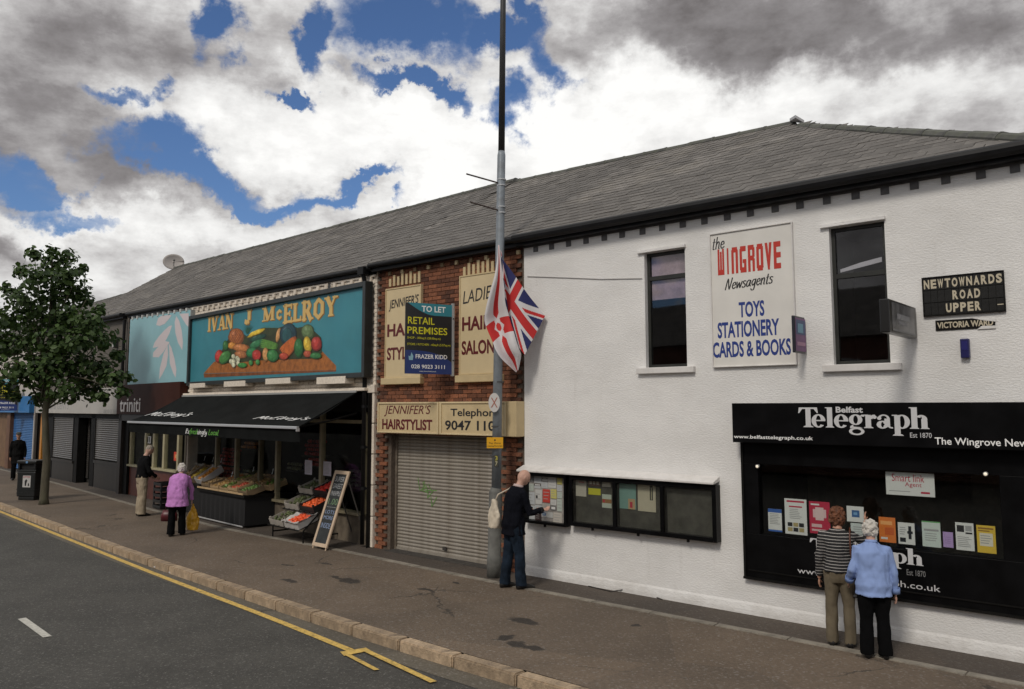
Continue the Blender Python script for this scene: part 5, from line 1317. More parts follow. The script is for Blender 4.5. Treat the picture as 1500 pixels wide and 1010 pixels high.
leaf([(424, 370), (390, 440), (360, 560), (354, 652), (380, 610), (415, 540), (428, 450)], 2)
leaf([(432, 350), (438, 420), (442, 520), (470, 600), (490, 638), (496, 570), (480, 480), (455, 390)], 3)
leaf([(495, 130), (482, 180), (488, 270), (510, 350), (545, 412), (550, 340), (540, 250), (520, 170)], 4)
leaf([(372, 130), (345, 150), (330, 205), (360, 212), (400, 195), (440, 150), (458, 122), (415, 124)], 5)
leaf([(520, 112), (545, 150), (575, 200), (597, 222), (597, 108)], 6)
# ragged top of the panel: brick tooth course in front
db = MB(); db.box(-.05, .05, -.12, -.0, -.05, .05); dm = db.mesh('dentil', paint(.55, .55, .54))
for i in range(11):
    o = bpy.data.objects.new('dentil', dm); COL.objects.link(o); o.parent = tt; u = uA + .2 + i*.42; o.location = (u, 0, zA + (zA2-zA)*(u-uA)/(uB-uA) + .02)
t = thing('fascia_sign', 'dark brown shop fascia lettered triniti below the pale blue panel', 'sign', Tn, 0, 0, 0)
FY = -.22
uA, zA = Tn.at(172, 572, FY); uB, zB = Tn.at(272, 609, FY); zT_ = Tn.at(200, 563, FY)[1]
p = MB(); p.box(uA, 4.78, FY, -.001, Tn.at(172, 607, FY)[1], zT_); bd = p.build('board', mat('brown_fascia', (.045, .014, .009), .6, var=.15, vs=2, spec=.15), t, bev=.006)
text_px('triniti', Tn, (176, 584), (205, 604), FY - .001, paint(.85, .8, .78, .5), bd, bold=.012)
us = mullion_front(tt, Tn, [192, 214, 226, 241, 262], .95, 2.45, .05, riser=True, riser_m=mat('maroon_riser', (.10, .028, .018), .5, var=.2, vs=5), pw_=.13)
p = MB(); room(p, .12, wn_-.12, .01, 2.48, .305, 2.8); p.build('shop_room', mat('lit_shop_room', (.18, .17, .14), .9, var=.4, vs=1.5), tt)
p = MB(); p.box(-.1, wn_-.1, -.16, .1, 2.3, 2.52); p.box(-.12, .14, -.16, .1, 0, 2.5); p.build('pilaster', mat('dark_brown_post', (.02, .014, .011), .5, var=.2, vs=5), tt)
poster(Tn, (212, 639), (221, 650), .03, paper, 'small white sign high in the cream framed shop window', [(.2, .35, .1, .9, ink), (.45, .6, .1, .9, ink), (.7, .85, .1, .9, ink)])
poster(Tn, (213, 661), (219, 678), .03, paint(.55, .4, .4), 'pale notice at head height in the cream framed shop window', lines(.1, .9, .1, .9, 5, c_red))
t = poster(Tn, (255, 662), (262, 676), .03, paint(.60, .05, .02), 'orange red tag hung diagonally on the shop door', [(.2, .8, .3, .7, paint(.7, .3, .1))])
# ================================================================== 5. grey rendered building with black shutters
Gr = Mf.shift(-24.3); wr = 10.5
zeR = lambda u: zeM(u - 24.3)
rt_ = thing('grey_rendered_building', 'grey rendered building with white fascia and black shuttered shopfront behind the tree', 'building', Gr, 0, 0, 0)
b = MB(); wall_cells(b, 0, wr, zeR, [(.05, wr-.2, -.05, 2.55, .4)]); shell(b, 0, wr, zeR); b.build('wall', mat('grey_render', (.13, .115, .10), .85, var=.15, vs=2, bump=.3, bs=40, dirt=(.08, .07, .06), ds=1.2, da=.5), rt_)
roof_plane(rt_, 4.0, wr, zeR, lambda u: 8.08 + (8.562 - 8.08)/20.3*(-(u-24.3)), keep=60, over=.07)
b = MB()
b.quad((3.98, -.1, 5.9), (3.98, 4, 8.55), (3.98, 8.1, 5.9), (3.98, 4, 5.0)); b.build('gable', paint(.10, .09, .085, .9), rt_)
roof_plane(rt_, 0, 3.97, lambda u: zeR(u) - .02, lambda u: 8.0, keep=60)
gutter(rt_, 0, wr - .15, zeR, r=.06)
p = MB(); p.tube([(wr-.12, -.1, 2.6), (wr-.12, -.1, 5.55)], .05, 8); p.build('downpipe', gutter_black, rt_)
u, z = Gr.at(168, 502, -.1); p = MB(); p.box(u-.07, u+.07, -.14, 0, z-.18, z+.18); p.build('floodlight_box', paint(.03, .03, .03), rt_); p = MB(); p.box(u-.06, u+.06, -.16, -.141, z-.16, z-.06); p.build('lens', paint(.4, .4, .38), rt_)
uA, zA = Gr.at(53, 583, -.2); uB, zB = Gr.at(171, 607, -.2)
p = MB(); p.box(uA, min(uB, wr-.02), -.2, -.001, zB, zA + .25); fs = p.build('fascia', mat('dull_white_fascia', (.42, .40, .37), .5, var=.05, vs=2), rt_, bev=.006)
text_px('LADIES & GENTS', Gr, (62, 590), (100, 600), -.201, c_grey, fs); text_px('028 90 655 511', Gr, (152, 600), (169, 606), -.201, c_grey, fs)
def slat_shutter(root, fr, xa, xb, z0, z1, y, label, n=22, m=steel_dark, gloss=True):
    u0 = fr.at(xa, 680, y)[0]; u1 = fr.at(xb, 680, y)[0]; t = thing('roller_shutter', label, 'shutter', fr, u0, y, z0); w = u1-u0; q = (z1-z0)/n
    pr_ = [(0, 0), (-.016, q*.2), (-.022, q*.5), (-.014, q*.8), (.0, q*.97)]; s_ = MB()
    for a, c in zip(pr_, pr_[1:]): s_.quad((0, a[0], a[1]), (w, a[0], a[1]), (w, c[0], c[1]), (0, c[0], c[1]))
    me = s_.mesh('slat', m, True)
    for i in range(n):
        o = bpy.data.objects.new('slat', me); COL.objects.link(o); o.parent = t; o.location = (0, 0, q*i)
    p = MB(); p.box(-.04, 0, -.04, .02, -.02, z1-z0); p.box(w, w+.04, -.04, .02, -.02, z1-z0); p.build('guide_rail', black_matt, t)
    return t
slatm = mat('glossy_dark_slat', (.15, .14, .13), .3, metal=.55, var=.15, vs=3)
slat_shutter(rt_, Gr, 137, 176, .95, 2.35, .06, 'black slatted shutter of the grey building nearest the brown fascia', 20, slatm)
slat_shutter(rt_, Gr, 75, 106, .80, 2.35, .06, 'black slatted shutter of the grey building just right of the tree trunk', 22, slatm)
slat_shutter(rt_, Gr, 119, 131, .15, 2.35, .38, 'narrow recessed door shutter between the two wide black shutters', 30, slatm)
slat_shutter(rt_, Gr, 58, 66, .3, 2.35, .3, 'narrow black shutter just left of the tree trunk', 30, slatm)
p = MB()
for xa, xb, z0, z1, y0, y1 in ((66, 75, 0, 2.55, .02, .2), (106, 112, 0, 2.55, .02, .3), (131, 137, 0, 2.55, .02, .3), (176, 186, 0, 2.55, -.06, .2), (66, 176, 2.35, 2.55, .02, .3)):
    u0 = Gr.at(xa, 680, y0)[0]; u1 = Gr.at(xb, 680, y0)[0]; p.box(u0, u1, y0, y1, z0, z1)
p.build('pilaster', black_matt, rt_)
for xa, xb, zt_ in ((75, 106, .78), (137, 176, .93)):
    p = MB()
    u0 = Gr.at(xa, 690, .0)[0]; u1 = Gr.at(xb, 690, .0)[0]; p.box(u0, u1, .01, .2, 0, zt_ - .1); p.box(u0, u1, -.03, .2, zt_-.1, zt_)
    p.build('stall_riser', mat('black_tiles', (.02, .018, .016), .4, var=.3, vs=4), rt_)
p = MB(); p.box(.05, wr-.2, .401, .45, 0, 2.6); p.build('recess', dark_room, rt_)
# ================================================================== 6. white building with blue shop, far left
Bl = Mf.shift(-42.0); wb_ = 17.6
bt = thing('white_rendered_building', 'white rendered building with blue shop shutter at far left', 'building', Bl, 0, 0, 0)
zeB = lambda u: 5.75
wn0 = Bl.at(0, 560)[0]
WX = [(wb_-3.95, wb_-3.05, 3.5, 5.0), (wb_-7.4, wb_-6.5, 3.5, 5.0), (wb_-10.8, wb_-9.9, 3.5, 5.0)]
WX = [w_ for w_ in WX]
b = MB(); wall_cells(b, 0, wb_, zeB, WX + [(wb_-16, wb_-.1, -.05, 2.5, .3)]); shell(b, 0, wb_, zeB); b.build('wall', mat('offwhite_render', (.50, .46, .42), .8, var=.06, vs=2, bump=.3, bs=40), bt)
roof_plane(bt, 0, wb_, zeB, lambda u: 8.05, keep=10)
gutter(bt, 0, wb_, zeB, r=.06)
for w_ in WX: sash(bt, w_, .1, paint(.12, .02, .02), [4.3])
bluep = mat('blue_shop_paint', (.03, .13, .33), .5, var=.1, vs=4); bluef = mat('blue_fascia', (.03, .17, .42), .45, var=.1, vs=2)
p = MB(); p.box(wb_-5.6, wb_-.05, -.2, -.001, 2.5, 3.2); p.build('fascia', bluef, bt, bev=.01)
p = MB(); p.box(wb_-16, wb_-5.65, -.18, -.001, 2.5, 3.15); p.build('fascia', paint(.16, .06, .03), bt)
slat_shutter(bt, Bl, 14, 53, .05, 2.5, .12, 'blue roller shutter behind the man in dark coat', 34, bluep)
p = MB(); u = Bl.at(58, 680, -.02)[0]; p.box(u-.12, u+.12, -.03, .3, 0, 2.5); p.build('pilaster', paint(.50, .20, .02, .5), bt)
u = Bl.at(11, 680, 0)[0]; p = MB(); p.box(u-.35, u+.25, -.05, .3, 0, 2.5); p.build('pilaster', mat('brown_door_paint', (.13, .06, .03), .6, var=.2, vs=4), bt)
p = MB(); p.box(wb_-15.9, u-.36, .1, .2, 0, 2.5); p.build('shopfront', mat('tan_boarding', (.16, .09, .045), .7, var=.2, vs=3), bt)
base = Bl.w(Bl.at(24, 580, -.3)[0], -.3); T2 = Fr(base.x, base.y, 0); T2.a = 0; yaw = math.radians(12); T2.X = Vector((math.cos(yaw), math.sin(yaw))); T2.Y = Vector((-math.sin(yaw), math.cos(yaw))); T2.rz = yaw
def small_board():
    tolet(T2, (-6, 556), (25, 602), None, 'TO LET board partly out of frame at the far left edge', pole=False)
small_board()
# satellite dish on the ridge
r0 = ray(252, 386); base = Mf.w(Mf.at(254, 396, 4.0)[0], 4.0, Mf.at(254, 400, 4.0)[1] - .1)
sdh = thing('satellite_dish', 'pale grey satellite dish on the ridge of the roof', 'satellite dish', loc=base, rz=R(20))
D_ = (base - CAMV).length; sc_ = D_/F_PX
p = MB(); p.tube([(0, 0, 0), (0, 0, .45)], .022, 8); p.build('mast', paint(.2, .2, .2), sdh)
p = MB(); 
def dish(s, t_): a = 2*math.pi*s; r = t_*13*sc_; return (r*math.cos(a)*1.05, -.05 - .06*(t_**2)*1.4, .55 + r*math.sin(a)*.82)
p.grid(dish, 24, 5); o = p.build('dish', paint(.40, .37, .35, .5), sdh, smooth=True); m_ = o.modifiers.new('s', 'SOLIDIFY'); m_.thickness = .015
p = MB(); p.tube([(0, -.02, .40), (.02, -.35, .36), (.03, -.42, .55)], .014, 6); p.ball((.03, -.40, .57), .045); p.build('receiver', paint(.08, .08, .08), sdh)
# ================================================================== lamp column with flags
gpole = ground(724, 846); YPp = gpole.y
def PP(px, py, dy=0.0):
    r = ray(px, py); t = (YPp + dy)/r.y; return Vector((r.x*t, YPp + dy, H_CAM + r.z*t))
pl = thing('lamp_column', 'tall grey street lamp column in front of the hairdresser, dark in its upper half', 'lamp post', loc=(gpole.x, gpole.y, 0))
def PL(px, py, dy=0.0): return PP(px, py, dy) - Vector((gpole.x, gpole.y, 0))
base_m = mat('weathered_column_base', (.13, .13, .12), .75, var=.25, vs=5, dirt=(.04, .04, .04), ds=3, da=.7)
p = MB(); p.tube([(0, 0, 0), (0, 0, .32), (0, 0, .33), PL(726, 722), PL(727, 715)], [.118, .118, .108, .108, .085], 20); p.build('base_shaft', base_m, pl, smooth=True)
p = MB(); p.tube([PL(727, 716), PL(730, 500), PL(734.5, 228), PL(734.6, 222)], [.078, .074, .068, .056], 20); p.build('shaft', galv, pl, smooth=True)
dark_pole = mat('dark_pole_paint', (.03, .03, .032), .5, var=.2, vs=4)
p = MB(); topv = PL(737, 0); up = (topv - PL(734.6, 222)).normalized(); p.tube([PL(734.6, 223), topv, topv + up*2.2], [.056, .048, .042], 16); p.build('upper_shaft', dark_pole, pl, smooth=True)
tp = topv + up*2.2; p = MB(); p.tube([tp, tp + Vector((-.2, -.4, .3)), tp + Vector((-.6, -1.0, .42))], .035, 10); p.build('arm', dark_pole, pl, smooth=True)
p = MB(); p.loft([(tp + Vector((-.55, -.9, .42)), (.08, -.05, 0), (0, 0, .05)), (tp + Vector((-.8, -1.3, .47)), (.14, -.09, 0), (0, 0, .09)), (tp + Vector((-.98, -1.62, .50)), (.06, -.04, 0), (0, 0, .04))], 14); p.build('lantern', paint(.2, .2, .2), pl, smooth=True)
for (a, c) in (((683, 255), (729, 268)), ((688, 296), (729, 308))):
    p = MB(); p.tube([PL(*a, -.15), PL(*c, -.05)], .014, 8); p.build('flag_rod', paint(.05, .035, .03, .6), pl)
    p = MB(); q0 = PL(c[0]+5.5, c[1]+1); 
    for dz in (-.05, .05): p.tube([q0 + Vector((0, 0, dz)), q0 + Vector((0, 0, dz+.02))], .079, 16)
    p.build('clamp_band', paint(.45, .46, .47, .4, metal=.4), pl)
for k, (px, py) in enumerate([(727, 625), (725.5, 668), (731, 560)]):
    q0 = PL(px, py); p = MB(); p.tube([q0 - Vector((0, 0, .01)), q0 + Vector((0, 0, .012))], .082, 16); p.build('band', paint(.06, .06, .06, .5), pl)
cpl = PL(724, 590, -.14); ov = MB(); n = 22
ov.poly([(cpl.x + .093*math.cos(2*math.pi*i/n), cpl.y, cpl.z + .155*math.sin(2*math.pi*i/n)) for i in range(n)], (0, .03, 0)); s = ov.build('oval_plate', paint(.58, .56, .54, .5), pl)
p = MB()
for sx in (-1, 1): p.poly([(cpl.x - sx*.045 - .008, cpl.y-.003, cpl.z-.08), (cpl.x - sx*.045 + .008, cpl.y-.003, cpl.z-.08), (cpl.x + sx*.045 + .008, cpl.y-.003 - .001*(sx > 0), cpl.z+.08), (cpl.x + sx*.045 - .008, cpl.y-.003, cpl.z+.08)], (0, .001, 0))
p.build('cross_mark', paint(.35, .10, .06), s)
a = PL(713, 641, -.12); c = PL(737, 657, -.12); p = MB(); p.box(a.x, c.x, a.y-.004, a.y, c.z, a.z); s = p.build('yellow_plate', paint(.70, .36, .01, .45), pl, bev=.004)
w_, h_ = c.x-a.x, a.z-c.z
text_mesh('Pay Zone', a.x+w_*.15, c.z+h_*.38, a.x+w_*.85, c.z+h_*.55, a.y-.005, ink, parent=s); text_mesh('Loading Permitted', a.x+w_*.06, c.z+h_*.12, a.x+w_*.94, c.z+h_*.28, a.y-.005, ink, parent=s)
p = MB(); p.tube([(a.x+w_*.5, a.y-.004, c.z+h_*.75), (a.x+w_*.5, a.y-.006, c.z+h_*.75)], .014, 10); p.build('mark', ink, s)
a = PL(724, 667, -.085); c = PL(730, 684, -.085); p = MB(); p.box(a.x, c.x, a.y-.003, a.y, c.z, a.z); s = p.build('number_plate', paint(.05, .05, .04), pl)
h_ = a.z-c.z; w_ = c.x-a.x; text_mesh('3', a.x+w_*.2, c.z+h_*.55, a.x+w_*.8, c.z+h_*.92, a.y-.004, paint(.55, .50, .06), parent=s); text_mesh('7', a.x+w_*.2, c.z+h_*.08, a.x+w_*.8, c.z+h_*.45, a.y-.004, paint(.55, .50, .3), parent=s)
# flags: colours worked out on the cloth itself, then hung
def uj(x, y):   # x 0..2, y 0..1 -> 0 white 1 red 2 blue
    dx, dy = x - 1, y - .5
    if abs(dy) < .10 or abs(dx) < .10: return 1
    if abs(dy) < .167 or abs(dx) < .167: return 0
    for s_ in (1, -1):
        d = (dy - s_*dx*.5)/math.sqrt(1.25)
        if abs(d) < .10:
            q_ = d * (1 if dx > 0 else -1) * (1)
            if -.067 < q_ * (1 if s_ > 0 else 1) < 0: return 1
            return 0
    return 2
def star6(x, y, r):
    for k in range(2):
        ok = True
        for j in range(3):
            a_ = math.pi/2 + k*math.pi + j*2*math.pi/3 + math.pi
            if x*math.cos(a_) + y*math.sin(a_) > r*.5: ok = False; break
        if ok: return True
    return False
def ub_(x, y):  # x along length 0..1.6 , y 0..1
    dx, dy = x - .8, y - .5
    if star6(dx, dy, .22):
        if (dx/.06)**2 + ((dy+.02)/.10)**2 < 1: return 1
        return 0
    if abs(dx) < .115 or abs(dy) < .115: return 1
    return 0
fl_m = [mat('flag_white', (.62, .60, .61), .8), mat('flag_red', (.50, .022, .022), .8), mat('flag_blue', (.018, .022, .11), .8)]
def fc(x, y): return 540 + x/3.607, 340 + y/3.607
c0 = Vector((748, 372)); e1 = Vector((130, 176))/1.0; e2 = Vector((52, -102))
def uj_pos(s, t_):
    q = c0 + e1*(s*2-1) + e2*(t_*2-1) 
    sag = math.sin(math.pi*s)*6; q = q + Vector((-6, 8))*math.sin(s*9 + t_*2)*.35*s
    lim = 690 + 42*max(0, min(1, (q.y-70)/370)) + 12*math.sin(t_*9); q.x = lim - (lim-q.x)*.06 if q.x < lim else q.x
    px, py = fc(q.x, q.y)
    return PL(px, py, -.13 - .05*math.sin(s*8 + t_*4) - .10*s)
f1 = thing('union_flag', 'red white and blue union flag drooping from the lamp column to the right', 'flag', loc=(gpole.x, gpole.y, 0))
p = MB(); p.grid(uj_pos, 170, 100, mf=lambda s, t_: uj(s*2, t_)); o = p.build('cloth', fl_m, f1, smooth=True); m_ = o.modifiers.new('s', 'SOLIDIFY'); m_.thickness = .003
LE = [(684, 70), (678, 150), (664, 235), (640, 320), (618, 410), (612, 470), (628, 520), (652, 575), (672, 625), (700, 668), (742, 708), (780, 742)]
RE = [(690, 70), (704, 200), (716, 290), (722, 370), (738, 430), (752, 480), (768, 530), (782, 580), (796, 620), (806, 650), (800, 690), (792, 728)]
def lerp_(P_, s):
    x = s*(len(P_)-1); i = min(len(P_)-2, int(x)); f = x-i; P0 = P_[max(0, i-1)]; P1 = P_[i]; P2 = P_[i+1]; P3 = P_[min(len(P_)-1, i+2)]
    return Vector([.5*((2*P1[c]) + (-P0[c]+P2[c])*f + (2*P0[c]-5*P1[c]+4*P2[c]-P3[c])*f*f + (-P0[c]+3*P1[c]-3*P2[c]+P3[c])*f**3) for c in (0, 1)])
def ub_pos(s, t_):
    sl = min(1, max(0, s + .07*math.sin(math.pi*s)*(1-t_)*1.2)); q = lerp_(LE, sl)*(1-t_) + lerp_(RE, max(0, s - .04*math.sin(math.pi*s)))*t_
    px, py = fc(q.x, q.y)
    return PL(px, py, -.26 - .06*math.sin(t_*7 + s*3)*min(1, s*3) - .05*math.sin(s*11))
f2_ = thing('cross_flag', 'white flag with red cross and star hanging limp on the left of the lamp column', 'flag', loc=(gpole.x, gpole.y, 0))
def ubc(s, t_):
    # small crown over the star
    return ub_(s*1.6, t_)
p = MB(); p.grid(ub_pos, 150, 80, mf=ubc); o = p.build('cloth', fl_m, f2_, smooth=True); m_ = o.modifiers.new('s', 'SOLIDIFY'); m_.thickness = .003

# ================================================================== greengrocer's stands
random.seed(31)
crate_wood = mat('crate_wood', (.46, .32, .17), .8, rnd=.15, var=.2, vs=9, stretch=(1, 1, 6)); card = mat('crate_card', (.36, .33, .29), .8, var=.12, vs=6); card_w = mat('crate_white_card', (.52, .50, .48), .8, var=.1, vs=6); crate_blk = mat('black_plastic', (.015, .015, .016), .5); brown_card = mat('brown_card', (.20, .14, .08), .8, var=.2, vs=6)
def crate(label, u, y, z, w, d, h, m, fill=None, tilt=R(22), rz=0, n=90, r=.035, slats=True, liner=None, tagp=None, group=None, name='crate', leafy=False):
    t = thing(name, label, 'crate', G, u, y, z, rz=rz, group=group); t.rotation_euler = (tilt, 0, G.rz + rz); t.rotation_mode = 'XYZ'
    th = .012
    p = MB(); p.box(-w/2, w/2, -d/2, d/2, 0, th); p.build('base', m, t)
    for sx in (-1, 1):
        p = MB(); p.box(sx*w/2 - (th if sx > 0 else 0), sx*w/2 + (th if sx < 0 else 0), -d/2, d/2, th, h); p.build('side', m, t)
    for sy in (-1, 1):
        yy = sy*d/2
        if slats:
            for k in range(2):
                p = MB(); p.box(-w/2+th, w/2-th, yy - (th if sy > 0 else 0), yy + (th if sy < 0 else 0), th + k*h*.5, th + k*h*.5 + h*.38); p.build('slat', m, t)
        else:
            p = MB(); p.box(-w/2+th, w/2-th, yy - (th if sy > 0 else 0), yy + (th if sy < 0 else 0), th, h*.9); p.build('end', m, t)
    for sx in (-1, 1):
        for sy in (-1, 1):
            p = MB(); p.box(sx*(w/2-.03)-.018, sx*(w/2-.03)+.018, sy*(d/2-.03)-.018, sy*(d/2-.03)+.018, th, h+.03); p.build('corner_post', m, t)
    if liner:
        p = MB(); p.grid(lambda s, q: ((s-.5)*w*1.12, (q-.5)*d*1.12, h*.75 + (.10*max(abs(s-.5), abs(q-.5))*2 - .04) + .03*noise.noise(Vector((s*7, q*7, u)))), 16, 16); p.build('paper_liner', liner, t, smooth=True)
    if fill is not None:
        lb, c, shape = fill
        p = MB()
        for k in range(n):
            a, b__ = random.uniform(-.42, .42), random.uniform(-.42, .42)
            zz = h*.42 + random.uniform(0, .04) + .03*(1 - (2*abs(a))**2)
            if shape == 'round': p.ball((a*w, b__*d, zz), r, seg=7, rings=5)
            elif shape == 'long':
                q0 = Vector((a*w*.6, b__*d*.6, zz)); dd = Vector((random.uniform(-1, 1), random.uniform(-1, 1), .1)).normalized()*.10; p.tube([q0-dd, q0, q0+dd], [r*.3, r*.6, r*.3], 6)
            else:
                q0 = Vector((a*w, b__*d, zz)); e_ = Vector((random.uniform(-1, 1), random.uniform(-1, 1), random.uniform(0, 1)))*.05; g_ = Vector((random.uniform(-1, 1), random.uniform(-1, 1), random.uniform(0, 1)))*.05; p.quad(q0, q0+e_, q0+e_+g_, q0+g_)
        o = p.build('produce', paint(*c, .4, rnd=.35), None, smooth=shape != 'leaf'); o.location = t.location; o.rotation_euler = t.rotation_euler
        tag(o, lb, 'produce', kind='stuff')
    if tagp:
        tg = thing('price_ticket', tagp, 'price ticket', G, u, y + d*.42, z + h*.8 + .10 + math.sin(tilt)*d*.4, rz=R(-20))
        q_ = MB(); q_.poly([(-.07, 0, -.0), (.07, 0, .02), (.07, .03, .14), (-.07, .03, .12)], (0, .004, 0)); q_.build('card', paint(.80, .80, .82, .5), tg); q_ = MB(); q_.poly([(-.025, .008, .045), (.03, .008, .045), (.03, .018, .085), (-.025, .018, .085)], (0, .0035, 0)); o_ = q_.build('print', ink, tg); o_.location = (0, -.006, 0)
        q_ = MB(); q_.box(-.02, .02, .008, .012, .05, .09); q_.box(-.003, .003, .01, .016, -.12, .03); q_.build('stick', ink, tg)
    return t
def LG(px, py): return G.loc(*ground(px, py))
# A: broad stand with black skirts
g1 = LG(297, 759); g2 = LG(352, 776)
yf = (g1[1]+g2[1])/2; uA_, uB_ = g1[0], g2[0]
st = thing('produce_stand', 'broad black skirted produce stand topped with wooden crates', 'market stand', G, (uA_+uB_)/2, yf + .55, 0); sw = uB_-uA_
p = MB(); p.grid(lambda s, q: (-sw/2 + sw*s, -.55 + .02*math.sin(s*60)*(1-q), .06 + .62*q), 90, 2); p.grid(lambda s, q: (sw/2, -.55 + 1.15*s + 0*q, .06 + .62*q), 10, 2); p.grid(lambda s, q: (-sw/2, -.55 + 1.15*s, .06 + .62*q), 10, 2); p.build('skirt', mat('black_cloth', (.008, .008, .009), .9), st)
p = MB(); p.box(-sw/2-.03, sw/2+.03, -.60, .60, .68, .74); p.build('table_top', black_matt, st); 
p = MB(); p.box(-sw/2, sw/2, -.62, -.60, .75, .79); p.build('front_rail', crate_wood, st)
p = MB(); p.tube([(-sw/2, -.6, .05), (sw/2, -.6, .05)], .018, 8); p.build('floor_rail', paint(.35, .35, .35, .4), st)
um_ = (uA_+uB_)/2; nn = max(4, int(sw/.48))
ripe = {'potato': (.26, .17, .07), 'carrot': (.60, .20, .03), 'onion': (.34, .20, .06), 'cabbage': (.10, .18, .04), 'lettuce': (.12, .22, .04), 'apple': (.45, .07, .03), 'pear': (.26, .28, .05)}
things_ = [('potato', 'round'), ('cabbage', 'round'), ('onion', 'round'), ('carrot', 'long'), ('lettuce', 'leaf'), ('pear', 'round'), ('apple', 'round')]
pos_w = ['leftmost', 'second from the left', 'third from the left', 'fourth from the left', 'fifth from the left', 'sixth from the left', 'seventh from the left', 'eighth from the left']
for i in range(nn):
    for j in range(2):
        uu = um_ - sw/2 + sw*(i+.5)/nn + random.uniform(-.02, .02); nm, shp_ = things_[(i*2 + j*3) % 7]; rw = ('front', 'back')[j]
        crate('wooden crate on the broad black stand, %s in its %s row' % (pos_w[min(7, i)], rw), uu, yf + .28 + .56*j + 0*.1, .76 + .10*j, sw/nn*.92, .44, .13 if (i+j) % 3 else .17, crate_wood if (i+j) % 4 else brown_card, ('pile of %ss in the %s crate of the %s row on the broad stand' % (nm, pos_w[min(7, i)].replace(' from the left', ' left hand'), rw), ripe[nm], shp_), tilt=R(16), n=60, r=.036, tagp=('small white price ticket standing in the %s row above the %s crate' % (rw, pos_w[min(7, i)])) if j == 1 and i % 2 == 1 or (j == 0 and i == 1) else None)
# B: steeply tilted boxes behind the woman in purple
g3 = LG(271, 752); 
uL_, yL_ = g3
sb = thing('produce_stand', 'narrow black stand behind the woman in purple carrying tilted boxes', 'market stand', G, uL_, yL_ + .5, 0)
p = MB(); p.box(-.75, .75, -.45, .45, .03, .72); p.build('skirt', mat('black_cloth2', (.008, .008, .009), .9), sb); p = MB(); p.box(-.78, .78, -.5, .5, .72, .77); p.build('table_top', black_matt, sb)
for i, (du, m_, f_, lb) in enumerate([(-.5, card, ('potatoes filling a tilted grey box left of the stand', ripe['potato'], 'round'), 'grey cardboard box tilted on narrow stand, nearest the man in black'), (.02, brown_card, ('bananas in a tilted brown box behind the woman in purple', (.55, .38, .03), 'long'), 'brown cardboard box tilted on narrow stand, middle one'), (.52, card_w, ('oranges in a tilted white box beside the broad stand', (.5, .2, .02), 'round'), 'white cardboard box tilted on narrow stand, nearest the wooden crates')]):
    crate(lb, uL_+du, yL_ + .42, .80 + .12, .46, .60, .16, m_, f_, tilt=R(32), slats=False, n=50, tagp='white price ticket above the %s on the narrow stand' % lb.split(' box')[0])
# C: three tier rack
r1 = LG(392, 786); r2 = LG(452, 798)
uc = (r1[0]+r2[0])/2; rw_ = 1.24; yc = (r1[1]+r2[1])/2 
rk = thing('tiered_rack', 'black three tier metal rack of fruit beside the chalkboard', 'rack', G, uc, yc, 0)
tiers = [(.14, .30, .0), (.48, .60, .0), (.80, .90, .0)]
p = MB()
for sx in (-1, 1):
    x = sx*rw_/2; 
    for a, c in (((x, .0, 0), (x, .0, .25)), ((x, 1.0, 0), (x, 1.0, 1.15)), ((x, 0, .25), (x, 1.0, 1.15)), ((x, 0, .12), (x, 1.0, .12))): 
        q = MB(); q.tube([a, c], .016, 8); q.build('leg', black_matt, rk)
for y_, z_, _ in tiers:
    q = MB(); 
    q.tube([(-rw_/2, y_-.26, z_-.03), (rw_/2, y_-.26, z_-.03)], .014, 8); q.tube([(-rw_/2, y_+.22, z_+.14), (rw_/2, y_+.22, z_+.14)], .014, 8)
    for k in range(7): xx = -rw_/2 + rw_*k/6; q.tube([(xx, y_-.26, z_-.03), (xx, y_+.22, z_+.14)], .008, 6)
    q.build('tier', black_matt, rk)
names = ['bottom', 'middle', 'top']
for i, (y_, z_, _) in enumerate(tiers):
    crate('grey edged box on the left of the %s tier of the rack' % names[i], uc - .31, yc + y_, z_ + .055, .56, .46, .13, card, ('green and brown vegetables in the left box of the %s tier' % names[i], (.09, .11, .04), 'round'), tilt=R(20), slats=False, n=40, r=.032)
    crate('%s on the right of the %s tier of the rack' % (['box with white paper liner', 'black tray', 'black tray'][i], names[i]), uc + .31, yc + y_, z_ + .055, .56, .46, .13, crate_blk if i else card_w, ('bright red tomatoes heaped on the %s tier of the rack' % names[i], [(.75, .09, .02), (.78, .12, .025), (.70, .035, .02)][i], 'round'), tilt=R(20), slats=False, n=170, r=.032, liner=card_w if i == 0 else None)
for k in range(2):
    pass
# chalkboard
cbm = mat('chalkboard', (.030, .034, .036), .85, var=.3, vs=3); cfw = mat('cream_board_frame', (.55, .42, .30), .55, var=.06, vs=6)
bl_ = ground(457, 803); 
cb = thing('chalkboard', 'tall cream framed chalkboard leaning open beside the fruit rack', 'sign', loc=(bl_.x, bl_.y, 0), rz=R(-43))
LEAN = R(20); bwid, bh = .48, 1.50
cbb = MB(); Mx = Matrix.Translation((0, 0, .05)) @ Matrix.Rotation(-LEAN, 4, 'X')
q = MB(); q.box(.06, bwid-.06, 0, .01, .07, bh-.07, M=Mx); s = q.build('slate_panel', cbm, cb)
for (x0, x1, z0, z1) in ((0, .06, 0, bh), (bwid-.06, bwid, 0, bh), (.06, bwid-.06, 0, .07), (.06, bwid-.06, bh-.07, bh)):
    q = MB(); q.box(x0, x1, -.01, .025, z0, z1, M=Mx); q.build('frame_rail', cfw, cb, bev=.004)
for x in (.03, bwid-.03): q = MB(); q.tube([Mx @ Vector((x, .01, 0)), (x, 0, 0)], .014, 8); q.build('foot', cfw, cb)
